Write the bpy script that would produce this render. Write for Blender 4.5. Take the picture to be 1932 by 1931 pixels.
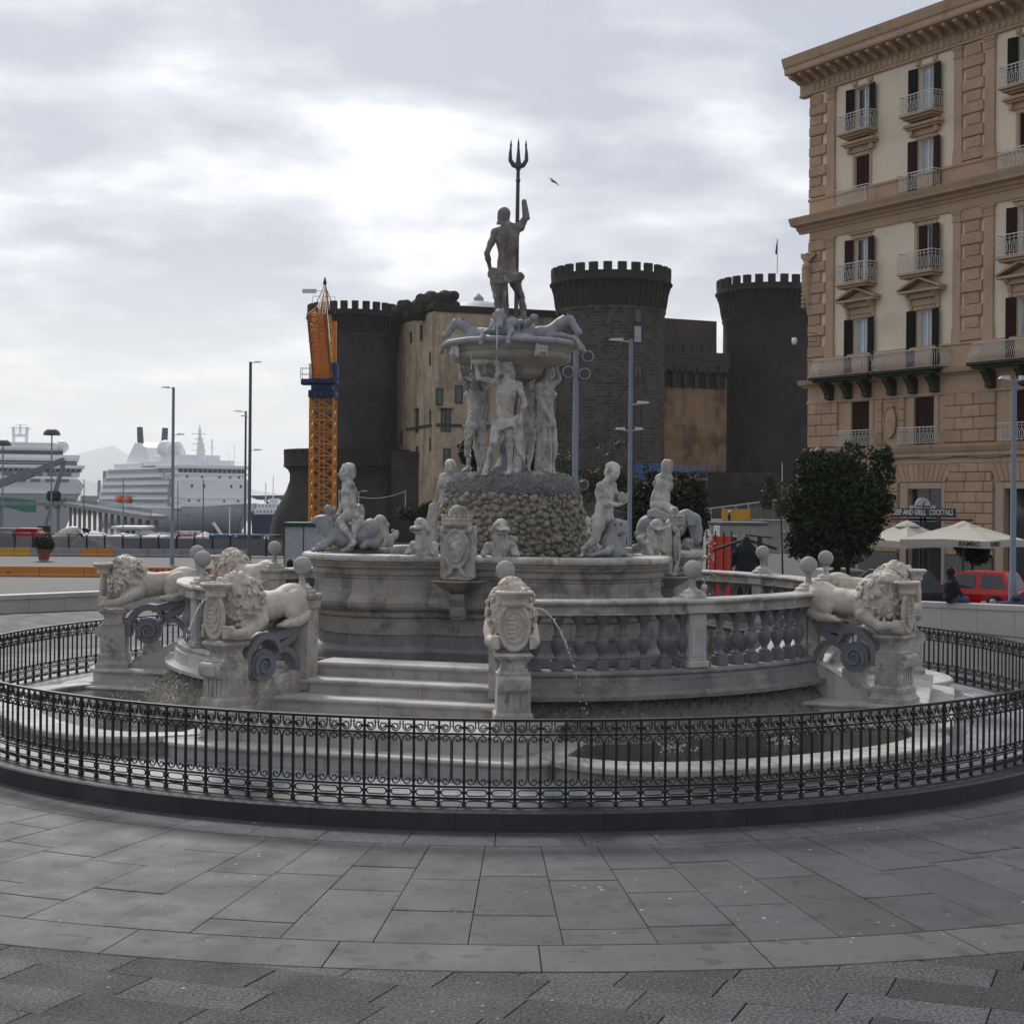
import bpy, bmesh, math, random
import numpy as np
from mathutils import Vector, Matrix, Euler, Quaternion
R = math.radians; PI = math.pi; TAU = 2*math.pi
sc = bpy.context.scene; col = sc.collection
rnd = random.Random(11)
for o in list(bpy.data.objects): bpy.data.objects.remove(o)

# ------------------------------------------------------------ camera, light, sky
F, HY, ROLL, CAMZ = 2790.0, 944.8, .0081, 3.5        # focal length etc. in 1932-px units
cd = bpy.data.cameras.new('camera'); cam = bpy.data.objects.new('camera', cd); col.objects.link(cam)
cd.sensor_width = 36; cd.lens = F/1932*36; cd.shift_y = -(966-HY)/1932
cd.clip_start = .1; cd.clip_end = 60000
cam.matrix_world = Matrix.Translation((0, 0, CAMZ)) @ Matrix.Rotation(-ROLL, 4, 'Y') @ Matrix.Rotation(R(90), 4, 'X')
sc.camera = cam
sc.view_settings.view_transform = 'Standard'; sc.view_settings.look = 'None'
sc.view_settings.exposure = 0.45; sc.view_settings.gamma = 1; sc.view_settings.use_curve_mapping = False
try:
    sc.cycles.max_bounces = 6; sc.cycles.transparent_max_bounces = 16; sc.cycles.volume_bounces = 2
except Exception: pass

SUN_EL, SUN_AZ = R(38), R(-18)        # azimuth from +Y towards +X: the sun stands behind cloud, ahead and to the left
w = bpy.data.worlds.new('World'); sc.world = w; w.use_nodes = True
nt = w.node_tree; nt.nodes.clear()
def N(t, **k):
    n = nt.nodes.new(t)
    for a, b in k.items(): setattr(n, a, b)
    return n
out = N('ShaderNodeOutputWorld'); bg = N('ShaderNodeBackground'); bg.inputs[1].default_value = .1
sky = N('ShaderNodeTexSky', sky_type='NISHITA'); sky.sun_disc = False
sky.sun_elevation = SUN_EL; sky.sun_rotation = SUN_AZ; sky.air_density = 1; sky.dust_density = 2
geo = N('ShaderNodeTexCoord'); sep = N('ShaderNodeSeparateXYZ')
L = nt.links.new
L(geo.outputs['Generated'], sep.inputs[0])
def M_(op, a, b=None, c=None):
    n = N('ShaderNodeMath', operation=op)
    for i, x in enumerate((a, b, c)):
        if x is None: continue
        if isinstance(x, (int, float)): n.inputs[i].default_value = x
        else: L(x, n.inputs[i])
    return n.outputs[0]
zc = M_('MAXIMUM', sep.outputs[2], 0.0); zz = M_('ADD', zc, .16)
cx = M_('DIVIDE', sep.outputs[0], zz); cy = M_('DIVIDE', sep.outputs[1], zz)
cmb = N('ShaderNodeCombineXYZ'); L(cx, cmb.inputs[0]); L(cy, cmb.inputs[1])
def wnoise(scale, detail, rough, off, dist=0):
    mp = N('ShaderNodeMapping'); L(cmb.outputs[0], mp.inputs[0]); mp.inputs['Location'].default_value = off
    mp.inputs['Scale'].default_value = (1, 1.0, 1)
    n = N('ShaderNodeTexNoise'); L(mp.outputs[0], n.inputs['Vector'])
    n.inputs['Scale'].default_value = scale; n.inputs['Detail'].default_value = detail
    n.inputs['Roughness'].default_value = rough; n.inputs['Distortion'].default_value = dist
    return n.outputs[0]
def ramp(x, stops):
    r = N('ShaderNodeValToRGB'); L(x, r.inputs[0]); e = r.color_ramp.elements
    while len(e) < len(stops): e.new(.5)
    for i, (p, c) in enumerate(stops): e[i].position = p; e[i].color = (*c, 1)
    return r.outputs[0]
def mixc(f, a, b, mode='MIX'):
    m = N('ShaderNodeMix', data_type='RGBA', blend_type=mode)
    for i, x in ((0, f), (6, a), (7, b)):
        if isinstance(x, (int, float)): m.inputs[i].default_value = x
        elif isinstance(x, tuple): m.inputs[i].default_value = (*x, 1)
        else: L(x, m.inputs[i])
    return m.outputs[2]
n1 = wnoise(1.5, 6, .55, (3.1, 1.7, 0), .2)
n2 = wnoise(3.3, 4, .5, (7.9, 4.2, 3), .1)
nn = M_('ADD', M_('MULTIPLY', n1, .68), M_('MULTIPLY', n2, .32))
cl = ramp(nn, [(.35, (8.2, 8.2, 8.15)), (.42, (7.0, 7.1, 7.3)), (.475, (5.1, 5.35, 5.85)), (.555, (3.5, 3.8, 4.5))])
# towards the horizon the layer thins to a pale, faintly yellow band
hz = N('ShaderNodeMapRange'); L(sep.outputs[2], hz.inputs[0]); hz.inputs[1].default_value = 0; hz.inputs[2].default_value = .16
n3 = wnoise(.55, 3, .5, (1, 9, 5))
low = ramp(n3, [(.35, (7.6, 7.4, 6.6)), (.6, (6.5, 6.7, 6.7))])
cl2 = mixc(hz.outputs[0], low, cl)
# the cloud deck glows broadly round the hidden sun
sdir0 = (math.sin(SUN_AZ)*math.cos(SUN_EL), math.cos(SUN_AZ)*math.cos(SUN_EL), math.sin(SUN_EL))
dt = N('ShaderNodeVectorMath', operation='DOT_PRODUCT'); L(geo.outputs['Generated'], dt.inputs[0]); dt.inputs[1].default_value = sdir0
gl = N('ShaderNodeMapRange'); L(dt.outputs['Value'], gl.inputs[0])
for i_, v_ in enumerate((-.7, 1.0, .64, 1.06)): gl.inputs[i_+1].default_value = v_
gm = N('ShaderNodeVectorMath', operation='SCALE'); L(cl2, gm.inputs[0]); L(gl.outputs[0], gm.inputs['Scale'])
L(mixc(.94, sky.outputs[0], gm.outputs[0]), bg.inputs[0]); L(bg.outputs[0], out.inputs[0])

sd = bpy.data.lights.new('sun', 'SUN'); sd.energy = 1.9; sd.angle = R(10); sd.color = (1, .96, .9)
sun = bpy.data.objects.new('sun', sd); col.objects.link(sun)
sdir = Vector((math.sin(SUN_AZ)*math.cos(SUN_EL), math.cos(SUN_AZ)*math.cos(SUN_EL), math.sin(SUN_EL)))
sun.rotation_euler = sdir.to_track_quat('Z', 'Y').to_euler(); sun.location = (0, 0, 60)

# ------------------------------------------------------------ helpers
def unroll(px, py):
    dx, dy = px-966, py-966; c, s = math.cos(ROLL), math.sin(ROLL)
    return 966+dx*c+dy*s, 966-dx*s+dy*c
def at(px, py, Y):
    x, y = unroll(px, py); return Vector(((x-966)/F*Y, Y, CAMZ+(HY-y)/F*Y))
def gz(Y, X=0):                       # the ground falls gently towards the harbour
    pts = [(-1e6, 0), (46, 0), (112, -2.5), (172, -2.5), (330, -5.4), (1e6, -5.4)]
    for (a, za), (b, zb) in zip(pts, pts[1:]):
        if Y <= b: return za+(zb-za)*(Y-a)/(b-a)
CX, CY = -.013, 24.71                 # centre of the fountain
def pol(th, r, z=0): return Vector((CX+r*math.sin(R(th)), CY-r*math.cos(R(th)), z))

class MB:
    def __init__(s): s.v = []; s.f = []; s.m = []; s.sm = []; s.uv = None
    def add(s, vs, fs, m=0, smooth=False, M=None):
        n = len(s.v)
        s.v += [tuple(M @ Vector(p)) for p in vs] if M is not None else [tuple(p) for p in vs]
        s.f += [tuple(i+n for i in f) for f in fs]; s.m += [m]*len(fs); s.sm += [smooth]*len(fs); return s
    def box(s, x0, x1, y0, y1, z0, z1, m=0, M=None):
        return s.add([(x0,y0,z0),(x1,y0,z0),(x1,y1,z0),(x0,y1,z0),(x0,y0,z1),(x1,y0,z1),(x1,y1,z1),(x0,y1,z1)],
                     [(3,2,1,0),(4,5,6,7),(0,1,5,4),(1,2,6,5),(2,3,7,6),(3,0,4,7)], m, False, M)
    def cbox(s, x0, x1, y0, y1, z0, z1, b=.02, m=0, M=None):     # box, all 12 edges chamfered
        vs = []; X = (x0, x1); Y = (y0, y1); Z = (z0, z1)
        idx = {}
        for i in (0, 1):
            for j in (0, 1):
                for k in (0, 1):
                    sx, sy, sz = (1 if i == 0 else -1)*b, (1 if j == 0 else -1)*b, (1 if k == 0 else -1)*b
                    for a in range(3):
                        p = [X[i]+sx, Y[j]+sy, Z[k]+sz]; p[a] = (X[i], Y[j], Z[k])[a]
                        idx[(i, j, k, a)] = len(vs); vs.append(tuple(p))
        fs = []
        for a in range(3):
            for e in (0, 1):
                c = [(0, 0), (1, 0), (1, 1), (0, 1)]; q = []
                for (u, w_) in c:
                    t = [u, w_]; t.insert(a, e); q.append(idx[(*t, a)])
                fs.append(q if (e == 1) ^ (a == 1) else q[::-1])
        for a in range(3):
            b1, b2 = [x for x in range(3) if x != a]
            for u in (0, 1):
                for w_ in (0, 1):
                    t0 = [u, w_]; t0.insert(a, 0); t1 = [u, w_]; t1.insert(a, 1)
                    fs.append((idx[(*t0, b1)], idx[(*t1, b1)], idx[(*t1, b2)], idx[(*t0, b2)]))
        for i in (0, 1):
            for j in (0, 1):
                for k in (0, 1): fs.append((idx[(i,j,k,0)], idx[(i,j,k,1)], idx[(i,j,k,2)]))
        return s.add(vs, fs, m, False, M)
    def bar(s, a, b, w, d=None, m=0, M=None):
        a, b = Vector(a), Vector(b); d = d or w; t = (b-a)
        if t.length < 1e-6: return s
        t.normalize(); up = Vector((0, 0, 1)) if abs(t.z) < .95 else Vector((1, 0, 0))
        x = t.cross(up).normalized()*w/2; y = x.cross(t).normalized()*d/2
        vs = [p+q for p in (a, b) for q in (-x-y, x-y, x+y, -x+y)]
        return s.add(vs, [(3,2,1,0),(4,5,6,7),(0,1,5,4),(1,2,6,5),(2,3,7,6),(3,0,4,7)], m, False, M)
    def tube(s, pts, r, n=8, m=0, M=None, closed=False, smooth=True, cap=True, flat=None):
        pts = [Vector(p) for p in pts]; K = len(pts)
        rs = r if isinstance(r, (list, tuple)) else [r]*K
        vs = []; prev = None
        for i, p in enumerate(pts):
            if closed: t = pts[(i+1) % K]-pts[i-1]
            else: t = pts[min(i+1, K-1)]-pts[max(i-1, 0)]
            t.normalize()
            if prev is None:
                up = Vector((0, 0, 1)) if abs(t.z) < .9 else Vector((0, 1, 0)); x = t.cross(up).normalized()
            else: x = (prev-t*prev.dot(t)).normalized()
            prev = x; y = t.cross(x)
            for j in range(n):
                a = TAU*j/n+(PI/4 if n == 4 else 0); vs.append(p+(x*math.cos(a)+y*math.sin(a))*rs[i])
        fs = []
        for i in range(K if closed else K-1):
            i2 = (i+1) % K
            for j in range(n):
                j2 = (j+1) % n; fs.append((i*n+j, i*n+j2, i2*n+j2, i2*n+j))
        s.add(vs, fs, m, smooth and n > 4, M)
        if cap and not closed: s.add(vs[:n][::-1] if 0 else vs[:n], [tuple(range(n))[::-1]], m, False, M); s.add(vs[-n:], [tuple(range(n))], m, False, M)
        return s
    def lathe(s, prof, n=16, c=(0, 0, 0), m=0, M=None, smooth=True, sq=False, a0=0):
        vs = []
        for (r, z) in prof:
            for j in range(n):
                a = TAU*j/n+a0
                k = 1/max(abs(math.cos(a)), abs(math.sin(a))) if sq else 1
                vs.append((c[0]+r*k*math.cos(a), c[1]+r*k*math.sin(a), c[2]+z))
        fs = [(i*n+j, i*n+(j+1) % n, (i+1)*n+(j+1) % n, (i+1)*n+j) for i in range(len(prof)-1) for j in range(n)]
        s.add(vs, fs, m, smooth, M)
        s.add(vs[:n], [tuple(range(n))[::-1]], m, False, M); s.add(vs[-n:], [tuple(range(n))], m, False, M)
        return s
    def prism(s, poly, y0, y1, m=0, M=None):      # poly in (x,z), extruded along y
        n = len(poly); vs = [(x, y0, z) for x, z in poly]+[(x, y1, z) for x, z in poly]
        fs = [tuple(range(n)), tuple(range(2*n-1, n-1, -1))]+[(j, j+n, (j+1) % n+n, (j+1) % n) for j in range(n)]
        return s.add(vs, fs, m, False, M)
    def sphere(s, c, r, n=10, k=6, m=0, M=None):
        r3 = r if isinstance(r, (list, tuple)) else (r, r, r)
        vs = [(c[0], c[1], c[2]-r3[2])]
        for i in range(1, k):
            a = PI*i/k-PI/2
            vs += [(c[0]+r3[0]*math.cos(a)*math.cos(TAU*j/n), c[1]+r3[1]*math.cos(a)*math.sin(TAU*j/n), c[2]+r3[2]*math.sin(a)) for j in range(n)]
        vs.append((c[0], c[1], c[2]+r3[2])); T = len(vs)-1
        fs = [(0, 1+(j+1) % n, 1+j) for j in range(n)]
        for i in range(k-2):
            for j in range(n):
                a, b = 1+i*n+j, 1+i*n+(j+1) % n; fs.append((a, b, b+n, a+n))
        fs += [(T, T-n+j, T-n+(j+1) % n) for j in range(n)]
        return s.add(vs, fs, m, True, M)
    def arc(s, prof, th0, th1, n, rf=None, m=0, smooth=False, closedprof=True, caps=True):   # sweep (r,z) profile about the fountain axis
        vs = []; K = len(prof)
        for i in range(n+1):
            th = th0+(th1-th0)*i/n; q = 1 if rf is None else rf(th)
            for (r, z) in prof:
                rr = r if rf is None else q+r
                vs.append((rr*math.sin(R(th)), -rr*math.cos(R(th)), z))
        kk = K if closedprof else K-1
        fs = [(i*K+j, (i+1)*K+j, (i+1)*K+(j+1) % K, i*K+(j+1) % K) for i in range(n) for j in range(kk)]
        s.add(vs, fs, m, smooth)
        if caps and closedprof:
            s.add(vs[:K], [tuple(range(K))], m); s.add(vs[-K:], [tuple(range(K))[::-1]], m)
        return s
    def mesh(s, name, mats, fix=True):
        me = bpy.data.meshes.new(name); me.from_pydata(s.v, [], s.f)
        for x in (mats if isinstance(mats, (list, tuple)) else [mats]): me.materials.append(x)
        me.polygons.foreach_set('material_index', s.m); me.polygons.foreach_set('use_smooth', s.sm)
        if fix:
            b = bmesh.new(); b.from_mesh(me); bmesh.ops.recalc_face_normals(b, faces=b.faces); b.to_mesh(me); b.free()
        me.update(); return me
    def obj(s, name, mats, parent=None, loc=None, rot=None, fix=True, **kw):
        return link(name, s.mesh(name, mats, fix), parent, loc, rot, **kw)
KIDS = {}
def link(name, me, parent=None, loc=None, rot=None, scale=None, **kw):
    o = bpy.data.objects.new(name, me); col.objects.link(o)
    if parent is not None: o.parent = parent; KIDS.setdefault(parent.name, []).append(o)
    if loc is not None: o.location = loc
    if rot is not None: o.rotation_euler = (0, 0, rot) if isinstance(rot, (int, float)) else rot
    if scale is not None: o.scale = (scale,)*3 if isinstance(scale, (int, float)) else scale
    tag(o, **kw); return o
def tag(o, label=None, cat=None, group=None, kind=None):
    if label: o['label'] = label
    if cat: o['category'] = cat
    if group: o['group'] = group
    if kind: o['kind'] = kind
    return o
def thing(name, label, cat, loc=(0, 0, 0), rot=0, group=None, parent=None):
    return link(name, None, None, loc, rot, label=label, cat=cat, group=group)
def copy_tree(o, parent=None, loc=None, rot=None, label=None, scale=None):
    c = o.copy(); col.objects.link(c); c.parent = parent
    if parent is not None: KIDS.setdefault(parent.name, []).append(c)
    if loc is not None: c.location = loc
    if rot is not None: c.rotation_euler = (0, 0, rot) if isinstance(rot, (int, float)) else rot
    if scale is not None: c.scale = (scale,)*3 if isinstance(scale, (int, float)) else scale
    if label: c['label'] = label
    for k in list(KIDS.get(o.name, [])): copy_tree(k, c)
    return c

# ------------------------------------------------------------ materials
def nodes(name):
    m = bpy.data.materials.new(name); m.use_nodes = True
    t = m.node_tree; b = t.nodes['Principled BSDF']; return m, t, b
def mix_(t, f, a, b, mode='MIX'):
    n = t.nodes.new('ShaderNodeMix'); n.data_type = 'RGBA'; n.blend_type = mode
    for i, x in ((0, f), (6, a), (7, b)):
        if isinstance(x, (int, float)): n.inputs[i].default_value = x
        elif isinstance(x, (tuple, list)): n.inputs[i].default_value = (*x[:3], 1)
        else: t.links.new(x, n.inputs[i])
    return n.outputs[2]
def math_(t, op, a, b=None):
    n = t.nodes.new('ShaderNodeMath'); n.operation = op
    for i, x in enumerate((a, b)):
        if x is None: continue
        if isinstance(x, (int, float)): n.inputs[i].default_value = x
        else: t.links.new(x, n.inputs[i])
    return n.outputs[0]
def pos_(t, sc3=(1, 1, 1), off=(0, 0, 0), src='pos'):
    if src == 'pos': g = t.nodes.new('ShaderNodeNewGeometry').outputs['Position']
    elif src == 'uv': g = t.nodes.new('ShaderNodeUVMap').outputs[0]
    else: g = t.nodes.new('ShaderNodeTexCoord').outputs['Object']
    m = t.nodes.new('ShaderNodeMapping'); t.links.new(g, m.inputs[0])
    m.inputs['Scale'].default_value = sc3; m.inputs['Location'].default_value = off
    return m.outputs[0]
def noise_(t, v, scale, detail=4, rough=.55, dist=0):
    n = t.nodes.new('ShaderNodeTexNoise'); t.links.new(v, n.inputs['Vector'])
    n.inputs['Scale'].default_value = scale; n.inputs['Detail'].default_value = detail
    n.inputs['Roughness'].default_value = rough; n.inputs['Distortion'].default_value = dist
    return n.outputs[0]
def rng_(t, x, a, b, lo=0, hi=1):
    n = t.nodes.new('ShaderNodeMapRange'); t.links.new(x, n.inputs[0])
    for i, q in enumerate((a, b, lo, hi)): n.inputs[i+1].default_value = q
    return n.outputs[0]
def setc(t, b, c):
    if isinstance(c, (tuple, list)): b.inputs['Base Color'].default_value = (*c[:3], 1)
    else: t.links.new(c, b.inputs['Base Color'])
def bump_(t, b, h, strength=.3, dist=.02, prev=None):
    n = t.nodes.new('ShaderNodeBump'); t.links.new(h, n.inputs['Height'])
    n.inputs['Strength'].default_value = strength; n.inputs['Distance'].default_value = dist
    if prev is not None: t.links.new(prev, n.inputs['Normal'])
    t.links.new(n.outputs[0], b.inputs['Normal']); return n.outputs[0]
def orand(t): return t.nodes.new('ShaderNodeObjectInfo').outputs['Random']

def stone(name, c1, c2, scale=2, rough=.75, bump=.3, bscale=40, stains=(), vary=.0, streak=None, src='pos', spec=.3, bd=.01, fine=0):
    m, t, b = nodes(name); b.inputs['Roughness'].default_value = rough
    b.inputs['Specular IOR Level'].default_value = spec
    p = pos_(t, src=src)
    c = mix_(t, rng_(t, noise_(t, p, scale, 6, .6), .3, .7), c1, c2)
    for i, (sc_, ss, lo, hi, amt) in enumerate(stains):
        q = noise_(t, pos_(t, off=(i*7.3+3, i*3.1, 5), src=src), ss, 5, .62, .3)
        c = mix_(t, math_(t, 'MULTIPLY', rng_(t, q, lo, hi), amt), c, sc_)
    if fine:
        q = noise_(t, pos_(t, off=(2, 8, 1), src=src), fine, 4, .7); c = mix_(t, math_(t, 'MULTIPLY', rng_(t, q, .56, .70), .55), c, tuple(x*.45 for x in c2))
    if streak:
        sc_, ss, lo, hi, amt = streak
        q = noise_(t, pos_(t, (1, 1, .12), src=src), ss, 4, .6)
        c = mix_(t, math_(t, 'MULTIPLY', rng_(t, q, lo, hi), amt), c, sc_)
    if vary:
        r_ = rng_(t, orand(t), 0, 1, 1-vary, 1+vary)
        h = t.nodes.new('ShaderNodeHueSaturation'); t.links.new(r_, h.inputs['Value']); t.links.new(c, h.inputs['Color']); c = h.outputs[0]
    setc(t, b, c)
    if bump:
        h = noise_(t, p, bscale, 6, .7); bump_(t, b, h, bump, bd)
    return m
def paint(name, c, rough=.5, metal=0, vary=.12, spec=.4, scale=3):
    m, t, b = nodes(name); b.inputs['Roughness'].default_value = rough; b.inputs['Metallic'].default_value = metal
    b.inputs['Specular IOR Level'].default_value = spec
    q = noise_(t, pos_(t), scale, 4, .6)
    setc(t, b, mix_(t, rng_(t, q, .3, .7), tuple(x*(1-vary) for x in c), tuple(min(1, x*(1+vary)) for x in c)))
    return m
MT = {}
MT['marble'] = stone('fountain marble', (.50,.47,.43), (.40,.375,.345), 1.6, .6, .25, 30,
    stains=[((.27,.22,.17), 2.3, .47, .66, .7), ((.15,.14,.135), 5.0, .54, .66, .7), ((.66,.64,.61), 3.2, .56, .66, .7)],
    streak=((.20,.17,.14), 6, .55, .75, .45), fine=16)
MT['marble_pale'] = stone('pale step marble', (.56,.53,.505), (.44,.42,.40), 1.3, .78, .2, 30,
    stains=[((.26,.245,.235), 2.4, .52, .68, .6), ((.32,.24,.17), 3.4, .55, .7, .55)], streak=((.20,.18,.16), 5, .56, .72, .5))
MT['statue'] = stone('statue marble', (.52,.505,.485), (.42,.40,.375), 2.2, .62, .3, 60,
    stains=[((.19,.18,.17), 6.5, .52, .64, .65), ((.66,.64,.61), 3.4, .53, .60, .7), ((.33,.25,.18), 2.4, .54, .70, .6)],
    streak=((.17,.155,.14), 9, .52, .68, .55), bd=.006, fine=16)
MT['lion'] = stone('lion marble', (.64,.585,.515), (.52,.46,.39), 2.0, .6, .25, 50,
    stains=[((.27,.25,.23), 6.0, .53, .66, .55), ((.44,.33,.23), 2.6, .5, .7, .65)], bd=.006, fine=16)
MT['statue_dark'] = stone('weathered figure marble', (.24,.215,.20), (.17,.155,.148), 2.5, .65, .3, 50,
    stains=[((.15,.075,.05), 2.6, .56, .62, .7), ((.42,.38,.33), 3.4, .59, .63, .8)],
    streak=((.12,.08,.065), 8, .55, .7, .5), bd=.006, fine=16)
MT['grey_marble'] = stone('grey marble sculpture', (.35,.355,.37), (.25,.26,.275), 2.4, .6, .3, 40,
    stains=[((.13,.14,.16), 5.5, .57, .7, .6), ((.42,.41,.40), 3, .58, .7, .6)], bd=.006, fine=16)
MT['grey_scroll'] = stone('dark grey scroll stone', (.23,.24,.265), (.15,.16,.18), 2.2, .5, .25, 40,
    stains=[((.24,.245,.26), 3.5, .56, .7, .6)], bd=.006)
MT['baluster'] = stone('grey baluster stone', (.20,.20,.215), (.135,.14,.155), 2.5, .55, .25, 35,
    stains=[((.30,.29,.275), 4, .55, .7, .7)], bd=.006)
MT['basin'] = stone('basin stone', (.40,.365,.33), (.30,.28,.255), 1.1, .7, .3, 30,
    stains=[((.14,.13,.13), 1.7, .5, .62, .8), ((.28,.21,.15), 2.4, .55, .72, .6), ((.44,.42,.40), 3.1, .6, .7, .5)],
    streak=((.15,.12,.10), 5, .55, .75, .5), vary=.12, fine=16)
MT['basin_grey'] = stone('basin lower grey stone', (.24,.24,.25), (.17,.17,.18), 1.3, .6, .3, 30,
    stains=[((.34,.33,.32), 2.2, .55, .7, .7), ((.25,.18,.12), 2.8, .6, .75, .5)], vary=.15)
MT['mortar'] = stone('dark joint mortar', (.10,.09,.08), (.07,.065,.06), 3, .9, .2)
MT['rock'] = stone('tufa rockwork', (.42,.38,.31), (.27,.245,.20), 5, .9, 1.0, 26,
    stains=[((.13,.115,.095), 14, .5, .64, .8), ((.50,.47,.41), 9, .56, .68, .7)], vary=.16, bd=.04)
MT['rock_dark'] = stone('damp rockwork', (.15,.14,.125), (.10,.095,.09), 5, .85, .9, 45,
    stains=[((.06,.06,.055), 8, .5, .66, .7), ((.22,.22,.22), 6, .6, .7, .6)], vary=.15, bd=.02)
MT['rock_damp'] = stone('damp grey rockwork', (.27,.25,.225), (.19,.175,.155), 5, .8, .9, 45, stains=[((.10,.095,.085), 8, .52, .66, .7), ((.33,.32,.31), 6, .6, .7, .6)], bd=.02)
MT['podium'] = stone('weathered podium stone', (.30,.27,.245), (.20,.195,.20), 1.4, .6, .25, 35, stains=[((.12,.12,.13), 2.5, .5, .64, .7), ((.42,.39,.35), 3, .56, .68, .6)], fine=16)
MT['iron'] = paint('black iron', (.012,.012,.014), .5, .0, .25, .5, 14)
MT['iron_grey'] = paint('grey painted pole', (.20,.23,.28), .5, .0, .08)
MT['pole_dark'] = paint('dark grey pole', (.07,.08,.09), .5)
def slabmat(name, c1, c2, rough, bs, bstr, vary):
    m, t, b = nodes(name); b.inputs['Specular IOR Level'].default_value = .2; rough += .14
    p = pos_(t)
    c = mix_(t, rng_(t, noise_(t, p, .8, 5, .6), .3, .7), c1, c2)
    c = mix_(t, math_(t, 'MULTIPLY', rng_(t, noise_(t, pos_(t, off=(5, 2, 0)), 1.7, 5, .62, .5), .55, .63), .8), c, tuple(x*.5 for x in c1))
    c = mix_(t, math_(t, 'MULTIPLY', rng_(t, noise_(t, pos_(t, off=(1, 9, 0)), 4.5, 2, .4), .635, .655), .75), c, tuple(x*.4 for x in c1))
    c = mix_(t, math_(t, 'MULTIPLY', rng_(t, noise_(t, p, bs*1.3, 3, .6), .42, .66), .5 if bs > 50 else .95), c, tuple(x*(1.5 if bs > 50 else 2.8) for x in c1))
    v = t.nodes.new('ShaderNodeTexVoronoi'); t.links.new(pos_(t, (1, 1, 0)), v.inputs['Vector']); v.inputs['Scale'].default_value = 5.5
    w_ = noise_(t, p, 2.1, 2, .5)
    c = mix_(t, math_(t, 'MULTIPLY', math_(t, 'LESS_THAN', v.outputs['Distance'], rng_(t, w_, .35, .7, .0, .11)), .8), c, (.42, .41, .40))
    h = t.nodes.new('ShaderNodeHueSaturation'); t.links.new(rng_(t, orand(t), 0, 1, 1-vary, 1+vary), h.inputs['Value']); t.links.new(c, h.inputs['Color'])
    setc(t, b, h.outputs[0])
    t.links.new(rng_(t, noise_(t, p, 1.7, 4, .6), .3, .7, rough-.1, rough+.1), b.inputs['Roughness'])
    bump_(t, b, noise_(t, p, bs, 5, .65), bstr, .012)
    return m
MT['slab'] = slabmat('smooth basalt slab', (.082,.079,.086), (.054,.052,.058), .5, 60, .3, .15)
MT['slab_band'] = slabmat('paler border slab', (.108,.099,.098), (.088,.082,.081), .55, 60, .25, .07)
MT['slab_rough'] = slabmat('chiselled basalt slab', (.047,.047,.050), (.026,.026,.029), .6, 30, 1.0, .35)
MT['joint'] = stone('paving joint', (.03,.03,.03), (.02,.02,.02), 5, .9, .2)
MT['kerb'] = stone('dark basalt kerb', (.045,.048,.055), (.032,.034,.040), 1.5, .5, .3, 30, stains=[((.075,.078,.085), 2, .55, .7, .6)], vary=.1)
MT['floor_marble'] = stone('wet marble paving', (.36,.37,.40), (.25,.26,.285), .9, .3, .15, 20, stains=[((.15,.155,.17), 1.6, .5, .68, .7), ((.48,.49,.52), 2.0, .55, .65, .6)], vary=.08, spec=.5)
MT['asphalt'] = stone('asphalt', (.060,.060,.063), (.048,.048,.051), .4, .75, .3, 90, stains=[((.085,.085,.088), .12, .5, .7, .6)])
def glassy(name, c, rough=.05, spec=.6):
    m, t, b = nodes(name); b.inputs['Roughness'].default_value = rough; b.inputs['Specular IOR Level'].default_value = spec
    setc(t, b, mix_(t, rng_(t, noise_(t, pos_(t), .9, 3), .35, .65), c, tuple(x*1.5 for x in c))); return m
MT['glass'] = glassy('window glass', (.03,.035,.04))
MT['glass_pale'] = glassy('pale window glass', (.30,.33,.38), .08)
def watermat(name, c1, c2, scale, strength, rough=.04):
    m, t, b = nodes(name); b.inputs['Roughness'].default_value = rough; b.inputs['Specular IOR Level'].default_value = .5
    p = pos_(t); setc(t, b, mix_(t, rng_(t, noise_(t, p, 1.2, 4), .35, .65), c1, c2))
    bump_(t, b, noise_(t, p, scale, 3, .6, .5), strength, .02); return m
MT['water'] = watermat('murky pool water', (.075,.058,.032), (.05,.042,.026), 7, .25)
MT['water_dark'] = watermat('dark green pool water', (.035,.038,.022), (.022,.025,.016), 9, .5)
MT['sea'] = watermat('sea water', (.20,.24,.26), (.15,.18,.20), .08, .5, .18)
m, t, b = nodes('falling water'); b.inputs['Base Color'].default_value = (.9,.93,.95,1); b.inputs['Roughness'].default_value = .05
b.inputs['Transmission Weight'].default_value = .6; b.inputs['IOR'].default_value = 1.33; MT['spray'] = m
# ============================================================ GROUND AND PAVING
S_ = dict(kind='structure')
def strip(name, x0, x1, ys, zf, mat, dz=0, nx=1, **kw):
    mb = MB(); xs = [x0+(x1-x0)*i/nx for i in range(nx+1)]
    vs = [(x, y, zf(y)+dz) for y in ys for x in xs]; n = nx+1
    mb.add(vs, [(j*n+i, j*n+i+1, (j+1)*n+i+1, (j+1)*n+i) for j in range(len(ys)-1) for i in range(nx)], 0, True)
    return mb.obj(name, mat, fix=False, **kw)
strip('ground', -700, 700, [-60, 0, 20, 45, 47, 60, 80, 100, 111, 113, 140, 171, 173, 200, 250, 300, 329, 345], gz, MT['asphalt'], -.06, 8, **S_)
strip('sea', -26500, 26500, [345, 600, 1500, 4000, 9000, 26500], lambda y: -6.4, MT['sea'], 0, 2, **S_)
mb = MB(); mb.box(-700, 700, 344.8, 345.6, -7, -5.4); mb.obj('quay_edge', stone('quay concrete', (.3,.29,.27), (.22,.21,.2), .2), **S_)

RK = 9.08       # outer radius of the kerb ring
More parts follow.
